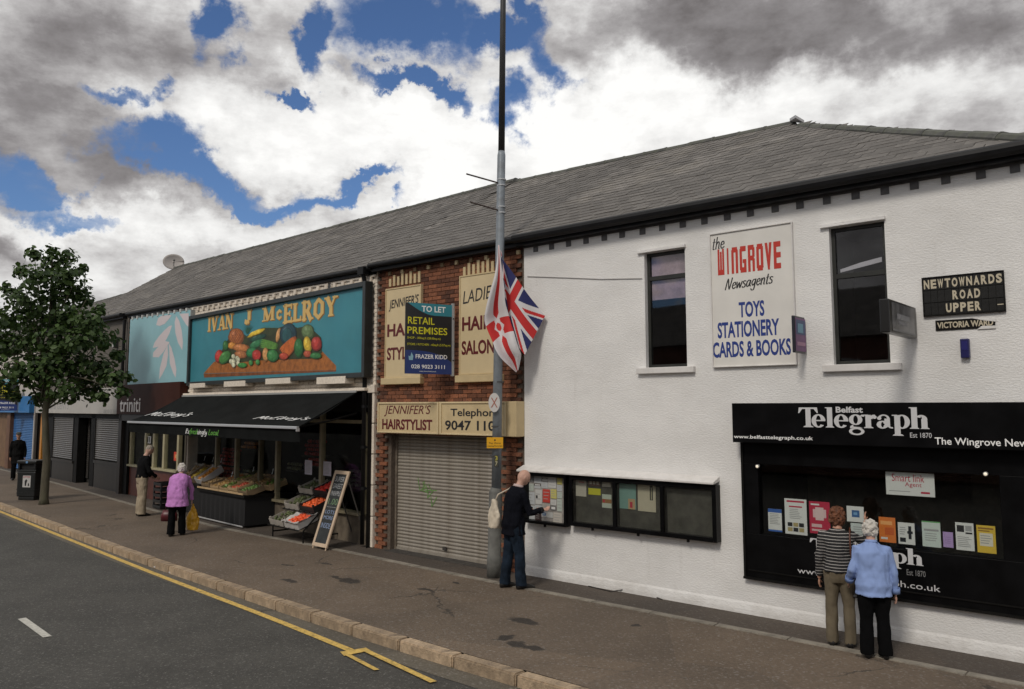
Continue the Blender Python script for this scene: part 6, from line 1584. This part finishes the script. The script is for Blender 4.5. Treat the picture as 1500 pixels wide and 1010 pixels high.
for x in (.03, bwid-.03): q = MB(); q.tube([Mx @ Vector((x, .03, bh*.9)), (x, 1.0, 0)], .014, 6); q.build('rear_leg', paint(.07, .065, .06), cb)
chalk = [mat('chalk_white', (.45, .46, .47), .95, var=.3, vs=60)]; chalk_g = paint(.16, .26, .14, .9); chalk_b = paint(.25, .32, .48, .9)
for k, (txt, z0, z1, m_) in enumerate([('SUPER', 1.28, 1.38, chalk[0]), ('SWEET', 1.14, 1.24, chalk[0]), ('PINEAPPLE', 1.00, 1.09, chalk[0]), ('1.00', .82, .94, chalk_g), ('~~~~', .765, .775, chalk[0]), ('LOTS', .64, .71, chalk_b), ('MORE', .53, .60, chalk_b), ('INSIDE', .36, .46, chalk_b)]):
    ins = 0.0; o = text_mesh(txt, .09, z0, bwid-.09, z1, -.001, m_, parent=s, bold=-.004, ext=.001, skew=-.0)
    for v in o.data.vertices: v.co = Mx @ v.co
# small dark trolley of empty trays by the shop window
g5 = LG(229, 746); tr = thing('tray_stack', 'short stack of black empty trays on the pavement left of the narrow stand', 'tray stack', G, g5[0], g5[1]+.2, 0)
for k in range(5):
    q = MB(); q.box(-.26, .26, -.2, .2, .02+.15*k, .035+.15*k); 
    for sx in (-1, 1): q.box(sx*.26-.01, sx*.26+.01, -.2, .2, .035+.15*k, .10+.15*k); q.box(sx*.25-.02, sx*.25+.02, -.2, -.16, .10+.15*k, .17+.15*k if k < 4 else .11+.15*k)
    q.box(-.26, .26, -.21, -.2, .035+.15*k, .10+.15*k); q.build('tray', crate_blk, tr)
# ================================================================== litter bin
gb = ground(41, 733); bn = thing('litter_bin', 'black square street litter bin with small white poster near the tree', 'litter bin', loc=(gb.x, gb.y + .2, 0), rz=R(-12))
bp = mat('black_bin_plastic', (.012, .013, .013), .35, var=.2, vs=5)
def rbox(name, x, y, z0, z1, m, parent, bev, tp=1.0):
    q = MB(); q.loft([((0, 0, z0), (x, 0, 0), (0, y, 0)), ((0, 0, z1), (x*tp, 0, 0), (0, y*tp, 0))], 4); 
    q2 = MB(); q2.box(-x, x, -y, y, z0, z1); return q2.build(name, m, parent, bev=bev)
rbox('plinth', .27, .24, 0, .10, bp, bn, .02); rbox('body', .31, .27, .10, .84, bp, bn, .03); rbox('collar', .325, .285, .84, .88, bp, bn, .012)
for sx in (-1, 1):
    for sy in (-1, 1): q = MB(); q.box(sx*.27-.03, sx*.27+.03, sy*.235-.03, sy*.235+.03, .88, 1.06); q.build('hood_post', bp, bn, bev=.01)
rbox('hood', .335, .295, 1.06, 1.16, bp, bn, .03); q = MB(); q.box(-.24, .24, -.20, .20, .86, 1.05); q.build('liner', paint(.004, .004, .004), bn)
for zz in (.2, .3, .77): q = MB(); q.box(-.315, .315, -.275, .275, zz, zz+.02); q.build('rib', bp, bn)
q = MB(); q.box(-.10, .17, -.281, -.272, .38, .72); s = q.build('poster', paint(.45, .44, .43), bn); text_mesh('LITTER', -.08, .66, .15, .70, -.283, c_red, parent=s)
q = MB(); q.poly([(-.02, -.283, .42), (.02, -.283, .42), (.03, -.283, .5), (.06, -.283, .58), (.02, -.283, .62), (-.03, -.283, .56)], (0, .001, 0)); q.poly([(.08, -.283, .42), (.13, -.283, .42), (.12, -.283, .5), (.09, -.283, .5)], (0, .001, 0)); q.build('figure_print', ink, s)
q = MB(); q.poly([(.02 + .04*math.cos(a_), -.2965, 1.11 + .035*math.sin(a_)) for a_ in [i*math.pi/8 for i in range(16)]], (0, .001, 0)); q.build('emblem', paint(.12, .25, .45), bn)
# bits of litter in the road channel
for k, (px, py, lb) in enumerate([(229, 833, 'crumpled white paper in the gutter of the road'), (251, 841, 'small pale scrap of litter in the gutter of the road')]):
    g = ground(px, py, RZ); o_ = MB(); random.seed(k); o_.ball((0, 0, .015), .06, .035, .015, 7, 4); o_.v = [(x + random.uniform(-.015, .015), y + random.uniform(-.01, .01), z + random.uniform(-.004, .012)) for x, y, z in o_.v]
    o = o_.build('litter', paint(.55, .55, .55), None); o.location = (g.x, g.y, RZ + .006); tag(o, lb, 'litter')
# ================================================================== tree
random.seed(77)
gt_ = ground(64, 739); TY = gt_.y
def TP(px, py, dy=0): r = ray(px, py); t = (TY+dy)/r.y; return Vector((r.x*t - gt_.x, dy, H_CAM + r.z*t))
tree = thing('street_tree', 'small leafy street tree with slim trunk beside the litter bin', 'tree', loc=(gt_.x, gt_.y, 0))
bark = mat('bark', (.085, .075, .05), .95, var=.3, vs=7, bump=.9, bs=18, dirt=(.05, .06, .03), ds=4, da=.5, stretch=(1, 1, .3))
clumps = [(76, 385, 22), (56, 408, 26), (98, 405, 24), (114, 430, 22), (84, 430, 28), (36, 440, 26), (60, 462, 34), (100, 462, 32), (130, 470, 24), (20, 470, 26), (150, 496, 24), (120, 500, 32), (80, 500, 36), (40, 500, 34), (8, 505, 26), (104, 535, 34), (64, 540, 34), (30, 545, 30), (144, 540, 26), (165, 555, 18), (178, 574, 12), (130, 568, 26), (92, 572, 24), (60, 584, 18), (150, 582, 14), (14, 424, 14), (30, 398, 14), (50, 372, 14), (100, 376, 14), (118, 396, 12), (126, 440, 12), (146, 455, 12), (172, 520, 12), (188, 552, 8), (-14, 470, 30), (-16, 520, 32), (-10, 560, 22), (20, 578, 14), (76, 366, 10), (136, 480, 14)]
p = MB()
pts = [Vector((0, 0, -.03)), Vector((.0, 0, .15)), Vector((.02, 0, 1.2)), TP(66, 610), TP(70, 560), TP(74, 500), TP(76, 420), TP(77, 380)]
p.tube(pts, [.15, .115, .10, .085, .075, .055, .03, .012], 14)
for k, (cx_, cy_, r_) in enumerate(clumps):
    st_ = pts[3] + (pts[6]-pts[3])*random.uniform(.0, .6); en = TP(cx_, cy_, random.uniform(-.6, .6)); md = (st_+en)/2 + Vector((0, 0, .12)); p.tube([st_, md, en], [.03, .02, .008], 6)
tk = p.build('trunk', bark, tree, smooth=True)
leafm = mat('leaves', (.030, .062, .020), .55, rnd=.45, rnd2=(.075, .125, .035), var=.2, vs=2, spec=.3)
t_ = leafm.node_tree; pb = [n for n in t_.nodes if n.type == 'BSDF_PRINCIPLED'][0]
tl_ = N('ShaderNodeBsdfTranslucent', t_); tl_.inputs[0].default_value = (.06, .11, .02, 1); ms_ = N('ShaderNodeMixShader', t_); ms_.inputs[0].default_value = .25
L(pb.outputs[0], ms_.inputs[1], t_); L(tl_.outputs[0], ms_.inputs[2], t_); L(ms_.outputs[0], [n for n in t_.nodes if n.type == 'OUTPUT_MATERIAL'][0].inputs[0], t_)
p = MB(); mpp = TY / F_PX
for (cx_, cy_, r_) in clumps:
    c = TP(cx_, cy_, random.uniform(-.5, .5)*(.5 if r_ < 20 else 1.6)); rr = r_*mpp
    n = int(20 + r_*r_*.26)
    for i in range(n):
        d = Vector((random.gauss(0, 1), random.gauss(0, 1), random.gauss(0, 1))).normalized(); rad = rr * (random.random()**.38) * (1 + .75*noise.noise(d*1.9 + c*3))
        q = c + Vector((d.x*rad, d.y*rad, d.z*rad*.82)); s_ = random.uniform(.05, .095)
        nrm = (d + Vector((random.uniform(-.7, .7), random.uniform(-.7, .7), random.uniform(-.1, 1.2)))).normalized()
        a_ = nrm.cross(Vector((random.uniform(-1, 1), random.uniform(-1, 1), random.uniform(-1, 1)))).normalized(); b_ = nrm.cross(a_)
        k0 = len(p.v); p.v += [tuple(q - a_*s_), tuple(q - a_*s_*.3 + b_*s_*.75), tuple(q + a_*s_*.5 + b_*s_*.6 - nrm*s_*.15), tuple(q + a_*s_*1.15 - nrm*s_*.3), tuple(q + a_*s_*.5 - b_*s_*.6 - nrm*s_*.15), tuple(q - a_*s_*.3 - b_*s_*.75)]
        p.f.append((k0, k0+1, k0+2, k0+3)); p.f.append((k0, k0+3, k0+4, k0+5)); p.m += [0, 0]
p.build('crown', leafm, tree)

# ================================================================== people
def remesh(mb, name, m, parent, vox, amp=0.0, ns=9.0, smooth=3, vstretch=1.0, seed=0, dec=None):
    me = mb.mesh(name + '_raw', m, True); ob = bpy.data.objects.new(name, me); COL.objects.link(ob)
    r_ = ob.modifiers.new('r', 'REMESH'); r_.mode = 'VOXEL'; r_.voxel_size = vox; r_.use_smooth_shade = True
    s_ = ob.modifiers.new('s', 'SMOOTH'); s_.factor = .5; s_.iterations = smooth
    dg = bpy.context.evaluated_depsgraph_get(); m2 = bpy.data.meshes.new_from_object(ob.evaluated_get(dg)); ob.modifiers.clear(); ob.data = m2; m2.name = name
    if not m2.materials: m2.materials.append(m)
    if amp:
        off = Vector((seed*3.3, seed*1.7, 0)); vs_ = [(v.co.copy(), v.normal.copy()) for v in m2.vertices]
        for v, (c, nn_) in zip(m2.vertices, vs_):
            q = Vector((c.x*ns, c.y*ns, c.z*ns*vstretch)) + off
            f = noise.noise(q) + .5*noise.noise(q*2.3)
            v.co = c + nn_*amp*(f - .25*abs(f))
    m2.polygons.foreach_set('use_smooth', [True]*len(m2.polygons))
    if parent is not None: ob.parent = parent
    return ob
skin = mat('skin', (.46, .25, .17), .55, var=.08, vs=30, spec=.35); skin_p = mat('pale_skin', (.50, .30, .23), .55, var=.08, vs=30, spec=.35)
def person(label, loc, face, h, J=None, bend=0.0, top=None, trou=None, shoe=None, hair=None, skinm=None, hat=None, hem=.47, girth=1.0, legw=1.0, head_tilt=0.0, head_turn=0.0, sleeve=1.0, collar=None, stance=.058, fuzz=.0, step=0.0, vest=0.012):
    t = thing('person', label, 'person', loc=(loc.x, loc.y, 0), rz=R(face - 90)); J = J or {}
    skinm = skinm or skin
    def bz(q):
        q = Vector(q)
        if bend:
            k = max(0, min(1, (q.z - .54)/.30)); k = k*k*(3-2*k); a_ = -R(bend)*k; o_ = Vector((0, 0, .55)); d = q - o_; y_, z_ = d.y, d.z
            d = Vector((d.x, y_*math.cos(a_) - z_*math.sin(a_), y_*math.sin(a_) + z_*math.cos(a_))); q = o_ + d
        return q
    S = lambda q: bz(q)*h
    sh = {s: bz((s*.099*(.9+.1*girth), 0, .792)) for s in (-1, 1)}
    el = {}; wr_ = {}
    for s, nm in ((-1, 'L'), (1, 'R')):
        el[s] = sh[s] + Vector(J.get('ua'+nm, (s*.035, -.01, -.175))); wr_[s] = el[s] + Vector(J.get('fa'+nm, (0, .03, -.15)))
    hipz = .515
    kn = {}; an = {}
    for s, nm in ((-1, 'L'), (1, 'R')):
        dy = step*s
        kn[s] = Vector((s*stance, dy*.5 + .008, .275)); an[s] = Vector((s*stance*1.05, dy, .045))
    def limb(mb, P_, r_, seg=12): mb.tube([p_*h for p_ in P_], [x*h for x in r_], seg)
    secs = [(.485, .086, .070), (.53, .097, .078), (.58, .088, .068), (.63, .080, .062), (.70, .090, .068), (.755, .096, .070), (.795, .080, .058), (.822, .050, .044), (.835, .036, .036)]
    def torso(mb, gr_, z0=.485, z1=.84, flare=0.0):
        ss = [q for q in secs if z0 - .001 <= q[0] <= z1]
        if z0 < .485: ss = [(z0, .090, .076)] + ss
        L_ = []
        for z, rx, ry in ss:
            c = bz((0, 0, z)); up_ = (bz((0, 0, z+.01)) - c).normalized(); ay = up_.cross(Vector((1, 0, 0))); fl_ = 1 + flare*(1 - min(1, max(0, (z-z0)/.15)))
            g_ = girth if z < .78 else 1
            L_.append((c*h, Vector((1, 0, 0))*(rx*g_+gr_)*h*fl_, ay*(-(ry*g_+gr_))*h*fl_))
        mb.loft(L_, 20)
    # body
    b = MB(); torso(b, -.016)
    hc = bz((0, .004, .86)) ; hrot = Matrix.Rotation(-R(bend)*.8 - R(head_tilt), 3, 'X') @ Matrix.Rotation(R(head_turn), 3, 'Z')
    nb = bz((0, -.004, .82)); HC = hc + hrot @ Vector((0, .014, .068))
    limb(b, [nb, nb + (HC-nb)*.4, HC - hrot @ Vector((0, .012, .01))], [.036, .031, .032])
    b.ball(HC*h, .0455*h, .056*h, .063*h, 18, 12, rot=hrot); b.ball((HC + hrot @ Vector((0, .018, -.032)))*h, .030*h, .034*h, .030*h, 12, 8, rot=hrot)
    b.ball((HC + hrot @ Vector((0, .055, -.010)))*h, .0068*h, .010*h, .012*h, 8, 6, rot=hrot)
    b.ball((HC + hrot @ Vector((0, .049, .010)))*h, .026*h, .007*h, .006*h, 8, 6, rot=hrot); b.ball((HC + hrot @ Vector((0, .047, -.036)))*h, .014*h, .008*h, .005*h, 8, 6, rot=hrot)
    for s in (-1, 1): b.ball((HC + hrot @ Vector((s*.044, -.002, -.006)))*h, .005*h, .011*h, .018*h, 8, 6, rot=hrot)
    for s in (-1, 1):
        limb(b, [sh[s], (sh[s]+el[s])/2, el[s], (el[s]+wr_[s])/2, wr_[s]], [.022, .020, .016, .0145, .0145])
        limb(b, [Vector((s*.05, 0, hipz)), Vector((s*.054, .004, .40)), kn[s], (kn[s]+an[s])/2 + Vector((0, -.006, .02)), an[s]], [.040, .036, .024, .022, .018])
        # hand: palm, four fingers of different length and a thumb
        d = (wr_[s]-el[s]).normalized(); side = Vector(J.get('hside'+('L' if s < 0 else 'R'), (s*.0, 1, 0))); side = (side - d*side.dot(d)).normalized(); nrm = d.cross(side)*(-s)
        pc = wr_[s] + d*.028; b.ball(pc*h, .018*h, .009*h, .026*h, 10, 6, rot=Matrix((side, nrm, d)).transposed())
        curl = J.get('curl', .35)
        for k in range(4):
            o_ = pc + d*.020 + side*(.013 - .0088*k); ln_ = (.026, .029, .027, .021)[k]; d1 = (d + nrm*curl).normalized(); d2 = (d + nrm*curl*3).normalized()
            if J.get('point') == s: d1 = d2 = d if k == 0 else d1
            limb(b, [o_ - d*.008, o_ + d1*ln_*.55, o_ + d1*ln_*.55 + d2*ln_*.5], [.0052, .0050, .0042], 8)
        o_ = pc + side*.014 - d*.012; limb(b, [o_, o_ + (side*.7 + d*.7 + nrm*.3)*.018, o_ + (side*.5 + d + nrm*.6)*.030], [.0065, .0058, .0048], 8)
    body = remesh(b, 'body', skinm, t, .0078, smooth=2)
    for s in (-1, 1):
        e_ = MB(); e_.ball((HC + hrot @ Vector((s*.017, .0475, .002)))*h, .0058*h, .0045*h, .0038*h, 8, 6, rot=hrot); e_.build('eye', paint(.05, .04, .035, .3), t, smooth=True)
    # trousers
    b = MB(); tr_m, flare_ = trou
    L_ = []
    for z, rx, ry in [(.455, .070, .066), (.485, .090, .076), (.53, .101, .082), (.575, .092, .074)]:
        L_.append((bz((0, 0, z))*h, Vector((1, 0, 0))*rx*girth*h, Vector((0, 1, 0))*ry*girth*h))
    b.loft(L_, 20)
    for s in (-1, 1):
        limb(b, [Vector((s*.052, 0, .53)), Vector((s*.054, .002, .42)), kn[s] + Vector((0, 0, .01)), (kn[s]+an[s])/2 + Vector((0, -.006, 0)), an[s] + Vector((0, -.004, -.018))], [.056*girth, .055*legw*girth, (.042+flare_*.3)*legw, (.039+flare_*.7)*legw, (.037+flare_)*legw], 14)
    remesh(b, 'trousers', tr_m, t, .011, amp=.0075*h, ns=12, smooth=2, vstretch=.45, seed=len(label))
    # top
    b = MB(); torso(b, vest, z0=hem, flare=fuzz)
    for s in (-1, 1):
        w2 = el[s] + (wr_[s]-el[s])*(sleeve*.96)
        limb(b, [sh[s] - Vector((s*.03, 0, .004)), sh[s] + Vector((0, 0, -.004)), (sh[s]+el[s])/2, el[s], (el[s]+w2)/2, w2], [.034, .037, .034, .031, .028, .025], 14)
    remesh(b, 'top', top, t, .011, amp=.0100*h, ns=11, smooth=2, vstretch=.55, seed=len(label)+3)
    if collar:
        b = MB(); q = bz((0, -.002, .832)); q2 = bz((0, .0, .852)); b.tube([q*h, q2*h], [.046*h, .040*h], 14, cap=False); o_ = b.build('collar', collar, t, smooth=True); m_ = o_.modifiers.new('s', 'SOLIDIFY'); m_.thickness = .008
    for s in (-1, 1):
        b = MB(); f0 = an[s]*h; b.loft([((f0.x, f0.y - .045*h, .022*h), (.018*h, 0, 0), (0, 0, .021*h)), ((f0.x, f0.y - .02*h, .030*h), (.027*h, 0, 0), (0, 0, .029*h)), ((f0.x, f0.y + .03*h, .027*h), (.027*h, 0, 0), (0, 0, .026*h)), ((f0.x + s*.004*h, f0.y + .08*h, .017*h), (.029*h, 0, 0), (0, 0, .016*h)), ((f0.x + s*.006*h, f0.y + .115*h, .012*h), (.018*h, 0, 0), (0, 0, .010*h))], 14)
        b.build('shoe', shoe, t, smooth=True)
    if hair:
        hm, kind = hair; b = MB()
        def hb(x, y, z, r_, ry=None, rz=None): b.ball((HC + hrot @ Vector((x, y, z)))*h, r_*h, (ry or r_)*h, (rz or r_)*h, 14, 10, rot=hrot)
        if kind == 'short': hb(0, -.010, .016, .0445, .052, .054); hb(0, -.028, -.006, .038, .034, .040)
        if kind == 'crop': hb(0, -.007, .012, .0470, .0560, .0580); 
        if kind == 'curly':
            hb(0, -.012, .012, .056, .062, .064); hb(0, -.030, -.012, .052, .040, .044)
        if kind == 'bushy':
            hb(0, -.012, .008, .058, .060, .066); hb(0, -.024, -.034, .058, .044, .046); hb(-.034, -.008, -.028, .026); hb(.034, -.008, -.028, .026)
        hb(0, -.005, .02, .03)
        remesh(b, 'hair', hm, t, .007, amp=.006*h if kind in ('short', 'crop') else .016*h, ns=26 if kind != 'crop' else 40, smooth=1, seed=4)
    if hat:
        b = MB(); b.loft([((HC + hrot @ Vector((0, -.002, .018)))*h, hrot @ Vector((.050*h, 0, 0)), hrot @ Vector((0, .058*h, 0))), ((HC + hrot @ Vector((0, -.002, .045)))*h, hrot @ Vector((.054*h, 0, 0)), hrot @ Vector((0, .062*h, 0))), ((HC + hrot @ Vector((0, .002, .064)))*h, hrot @ Vector((.034*h, 0, 0)), hrot @ Vector((0, .042*h, 0)))], 18)
        b.loft([((HC + hrot @ Vector((0, .045, .020)))*h, hrot @ Vector((.036*h, 0, 0)), hrot @ Vector((0, 0, .004*h))), ((HC + hrot @ Vector((0, .078, .016)))*h, hrot @ Vector((.022*h, 0, 0)), hrot @ Vector((0, 0, .003*h)))], 12); b.build('cap', hat, t, smooth=True)
    info = dict(t=t, el={s: el[s]*h for s in el}, wr={s: wr_[s]*h for s in wr_}, sh={s: sh[s]*h for s in sh}, h=h, rz=R(face-90), HC=HC*h)
    return info
def held(info, p, name, label, cat):
    """a carried thing placed at a point of the carrier's own space"""
    rz_ = info['rz']; q = Matrix.Rotation(rz_, 3, 'Z') @ Vector(p); b_ = info['t'].location
    return thing(name, label, cat, loc=(b_.x + q.x, b_.y + q.y, q.z), rz=rz_)
knit_black = mat('black_knit', (.007, .007, .008), .95, spec=.1, bump=.3, bs=120); khaki = mat('khaki_cotton', (.33, .27, .19), .9, bump=.2, bs=150, var=.08, vs=8)
purple = mat('purple_knit', (.50, .21, .52), .95, bump=.5, bs=90, var=.10, vs=9); navy_wool = mat('navy_wool', (.006, .0065, .010), .95, spec=.08, bump=.2, bs=150); jeans = mat('dark_denim', (.011, .019, .032), .9, spec=.15, var=.45, vs=5, bump=.3, bs=150)
blue_shirt = mat('pale_blue_cotton', (.235, .33, .60), .85, var=.05, vs=6, bump=.2, bs=120); black_tr = mat('black_trousers', (.004, .004, .0045), .95, spec=.08, bump=.2, bs=150); olive = mat('olive_cotton', (.13, .105, .068), .9, var=.12, vs=6, bump=.2, bs=150)
shoe_b = mat('black_leather', (.010, .009, .009), .4); white_h = mat('white_hair', (.58, .55, .50), .8, bump=1, bs=90, var=.15, vs=30); grey_h = mat('grey_hair', (.33, .29, .24), .8, bump=1, bs=90, var=.2, vs=40); brown_h = mat('auburn_hair', (.125, .043, .017), .65, bump=1, bs=70, var=.5, vs=24)
# striped knit
stripe = mat('striped_knit', (.015, .015, .016), .9, bump=.3, bs=120); tn = stripe.node_tree; pb = [n for n in tn.nodes if n.type == 'BSDF_PRINCIPLED'][0]; co = N('ShaderNodeTexCoord', tn); sx_ = N('ShaderNodeSeparateXYZ', tn); L(co.outputs['Object'], sx_.inputs[0], tn)
wob = nse(co.outputs['Object'], 5, 2, .5, tn); ph = mth('ADD', mth('MULTIPLY', sx_.outputs[2], 29.0, tn), mth('MULTIPLY', wob.outputs[0], .5, tn), tn); fr_ = mth('FRACT', ph, None, tn); st_ = mth('LESS_THAN', fr_, .19, tn); L(mixc(st_, (.014, .014, .015), (.42, .40, .38), tn), pb.inputs['Base Color'], tn)

def G2(px, py): return ground(px, py)
# 1 man by the shop window
i1 = person('grey haired man in black jumper and khaki trousers looking into the shop', G2(206, 756), 38, 1.80, J={'uaL': (-.03, .02, -.175), 'faL': (.05, .10, -.09), 'uaR': (.03, .03, -.172), 'faR': (-.05, .11, -.085), 'curl': .6}, bend=7, top=knit_black, trou=(khaki, .012), shoe=shoe_b, hair=(grey_h, 'crop'), skinm=skin_p, head_tilt=22, legw=1.12, hem=.50, stance=.05)
# 2 woman in purple
i2 = person('stooping white haired woman in purple cardigan carrying bags', G2(258, 785), 100, 1.59, J={'uaL': (-.045, .05, -.165), 'faL': (.0, .035, -.15), 'uaR': (.045, .05, -.165), 'faR': (.0, .03, -.15)}, bend=34, top=purple, trou=(black_tr, .014), shoe=shoe_b, hair=(white_h, 'curly'), skinm=skin_p, hem=.39, girth=1.16, fuzz=.22, head_tilt=-14, step=.05, vest=.02)
def hand_pt(i, s): return i['wr'][s] + (i['wr'][s]-i['el'][s]).normalized()*.05*i['h']
hp = hand_pt(i2, -1); bg_ = held(i2, (hp.x, hp.y, hp.z-.36), 'handbag', 'dark red leather handbag held by the woman in purple', 'handbag')
q = MB(); q.loft([((0, 0, .0), (.17, 0, 0), (0, .06, 0)), ((0, 0, .12), (.175, 0, 0), (0, .055, 0)), ((0, 0, .23), (.13, 0, 0), (0, .025, 0))], 16); q.build('body', mat('dark_red_leather', (.09, .012, .018), .4, var=.2, vs=8), bg_, smooth=True)
q = MB(); q.tube([(-.09, 0, .22), (-.06, 0, .33), (0, 0, .37), (.06, 0, .33), (.09, 0, .22)], .009, 8); q.build('handle', paint(.06, .01, .012, .4), bg_, smooth=True)
def bagmesh(w, d, hh, seed, m, t, open_=.35):
    q = MB(); secs_ = []
    for k in range(9):
        f = k/8; ww = w*(.80 + .25*math.sin(math.pi*min(1, f*1.1)))*(1 - (1-open_)*max(0, f-.45)/.55); secs_.append(((0, 0, hh*f), (ww, 0, 0), (0, d*(.9 - .5*f), 0)))
    q.loft(secs_, 18); o_ = remesh(q, 'body', m, t, .009, amp=.022, ns=13, smooth=2, vstretch=.5, seed=seed); return o_
hp = hand_pt(i2, 1); yb = held(i2, (hp.x + .03, hp.y, hp.z-.56), 'carrier_bag', 'bulging yellow plastic carrier bag held by the woman in purple', 'carrier bag')
bagmesh(.13, .09, .56, 2, mat('yellow_plastic', (.62, .33, .02), .35, var=.15, vs=6), yb, .12)
# 3 bald man
i3 = person('bald man in dark jacket and jeans reading the notice case', G2(752, 862), 27, 1.81, J={'uaL': (-.02, .055, -.165), 'faL': (.075, .12, .0), 'uaR': (.03, .05, -.165), 'faR': (-.03, .14, .015), 'curl': .8}, bend=10, top=navy_wool, trou=(jeans, .007), shoe=shoe_b, hair=None, skinm=skin_p, head_tilt=20, head_turn=-8, hem=.44, legw=1.03, fuzz=.06, collar=paint(.5, .38, .36), step=.045, vest=.016)
ph_ = (hand_pt(i3, -1) + hand_pt(i3, 1))/2; mp_ = held(i3, (ph_.x, ph_.y, ph_.z), 'mobile_phone', 'small dark phone held by the bald man', 'phone'); q = MB(); q.box(-.03, .03, -.02, .04, .0, .012); q.build('case', paint(.02, .02, .02, .3), mp_, bev=.003)
# tote bag on his left shoulder, hanging behind
tb_ = held(i3, (-.24, -.20, .88), 'tote_bag', 'cream cloth bag slung from the shoulder of the bald man', 'bag')
o_ = bagmesh(.17, .09, .42, 5, mat('cream_canvas', (.55, .48, .38), .9, var=.08, vs=10, bump=.3, bs=90), tb_, .30)
s0 = i3['sh'][-1]; q = MB(); q.tube([(.03, 0, .40), (.05, .04, .50), (s0.x + .24 + .02, s0.y + .20 - .06, s0.z - .88 + .03), (s0.x + .24 + .05, s0.y + .20, s0.z - .88 + .085), (s0.x + .24 + .06, s0.y + .20 + .10, s0.z - .88 - .05)], .012, 8); q.build('strap', paint(.5, .43, .34, .9), tb_, smooth=True)
# 4 woman in striped top
i4 = person('woman in striped top and olive trousers pointing at the shop window', G2(1233, 947), 62, 1.57, J={'uaL': (-.03, -.01, -.175), 'faL': (-.01, .03, -.15), 'uaR': (.085, .085, -.055), 'faR': (-.005, .075, .145), 'point': 1}, bend=3, top=stripe, trou=(olive, .006), shoe=shoe_b, hair=(brown_h, 'bushy'), skinm=skin, hem=.50, legw=.98, head_tilt=2, girth=.97, sleeve=.9)
sb_ = held(i4, (.19, .02, .56), 'shoulder_bag', 'black shoulder bag hanging between the two women', 'bag'); bagmesh(.13, .08, .30, 7, shoe_b, sb_, .6)
s0 = i4['sh'][1]; q = MB(); q.tube([(0, -.03, .28), (-.05, -.11, .5), (s0.x-.19-.02, s0.y-.02-.08, s0.z-.56), (s0.x-.19-.02, s0.y-.02-.02, s0.z-.56+.09), (s0.x-.19-.02, s0.y+.07, s0.z-.56+.02), (0, .08, .28)], .009, 8); q.build('strap', paint(.10, .03, .015, .5), sb_, smooth=True)
# 5 woman in blue
i5 = person('white haired woman in pale blue jacket and black trousers at the shop window', G2(1284, 964), 74, 1.47, J={'uaL': (-.045, -.02, -.165), 'faL': (-.01, .09, -.10), 'uaR': (.045, .0, -.175), 'faR': (.01, .02, -.16)}, bend=5, top=blue_shirt, trou=(black_tr, .012), shoe=shoe_b, hair=(white_h, 'curly'), skinm=skin_p, hem=.455, girth=1.10, legw=1.05, fuzz=.08, head_tilt=4, collar=blue_shirt, vest=.018)
for inf_, m_ in ((i5, mat('blue_seam', (.17, .25, .48), .85)), (i3, paint(.004, .004, .006, .9))):
    for s_ in (-1, 1):
        w_ = inf_['wr'][s_]; d_ = (w_ - inf_['el'][s_]).normalized(); q = MB(); q.tube([w_ - d_*.075, w_ - d_*.015], [.050, .048], 16, cap=False); o_ = q.build('cuff', m_, inf_['t'], smooth=True); mo_ = o_.modifiers.new('s', 'SOLIDIFY'); mo_.thickness = .006
# 6 man at far left
i6 = person('man in flat cap and long dark coat walking past the blue shutter', G2(24, 703), -62, 1.80, J={}, bend=3, top=mat('charcoal_coat', (.007, .007, .007), .95, spec=.1), trou=(black_tr, .010), shoe=shoe_b, hair=None, skinm=skin, hat=mat('grey_tweed', (.07, .07, .065), .9), hem=.34, fuzz=.10, step=.07, vest=.018, girth=1.05)
# ================================================================== terrace across the road (seen in the shop glass)
O = W.shift(0, -23.0); O2 = Fr(*O.w(0, 0)[:2], W.a)
op = thing('opposite_terrace', 'red brick terrace across the road seen only as reflections in the glass', 'building', O2, -8, 0, 0)
op.rotation_euler = (0, 0, O2.rz)
p = MB(); p.box(-16, 34, -7, 0, 0, 5.6); p.build('wall', mat('far_brick', (.15, .07, .05), .9, var=.3, vs=2), op)
p = MB(); p.poly([(-16, .2, 5.6), (-16, -7.2, 5.6), (-16, -3.5, 8.0)], (50, 0, 0)); p.build('roof', slate, op)
for i in range(10):
    for z in (3.2, .9):
        p = MB(); p.box(-14.5 + i*4.9, -13.3 + i*4.9, .0, .03, z, z+1.5); p.build('window', paint(.35, .35, .36, .4), op); p = MB(); p.box(-14.4 + i*4.9, -13.4 + i*4.9, .03, .04, z+.1, z+1.4); p.build('pane', paint(.02, .02, .025, .1), op)
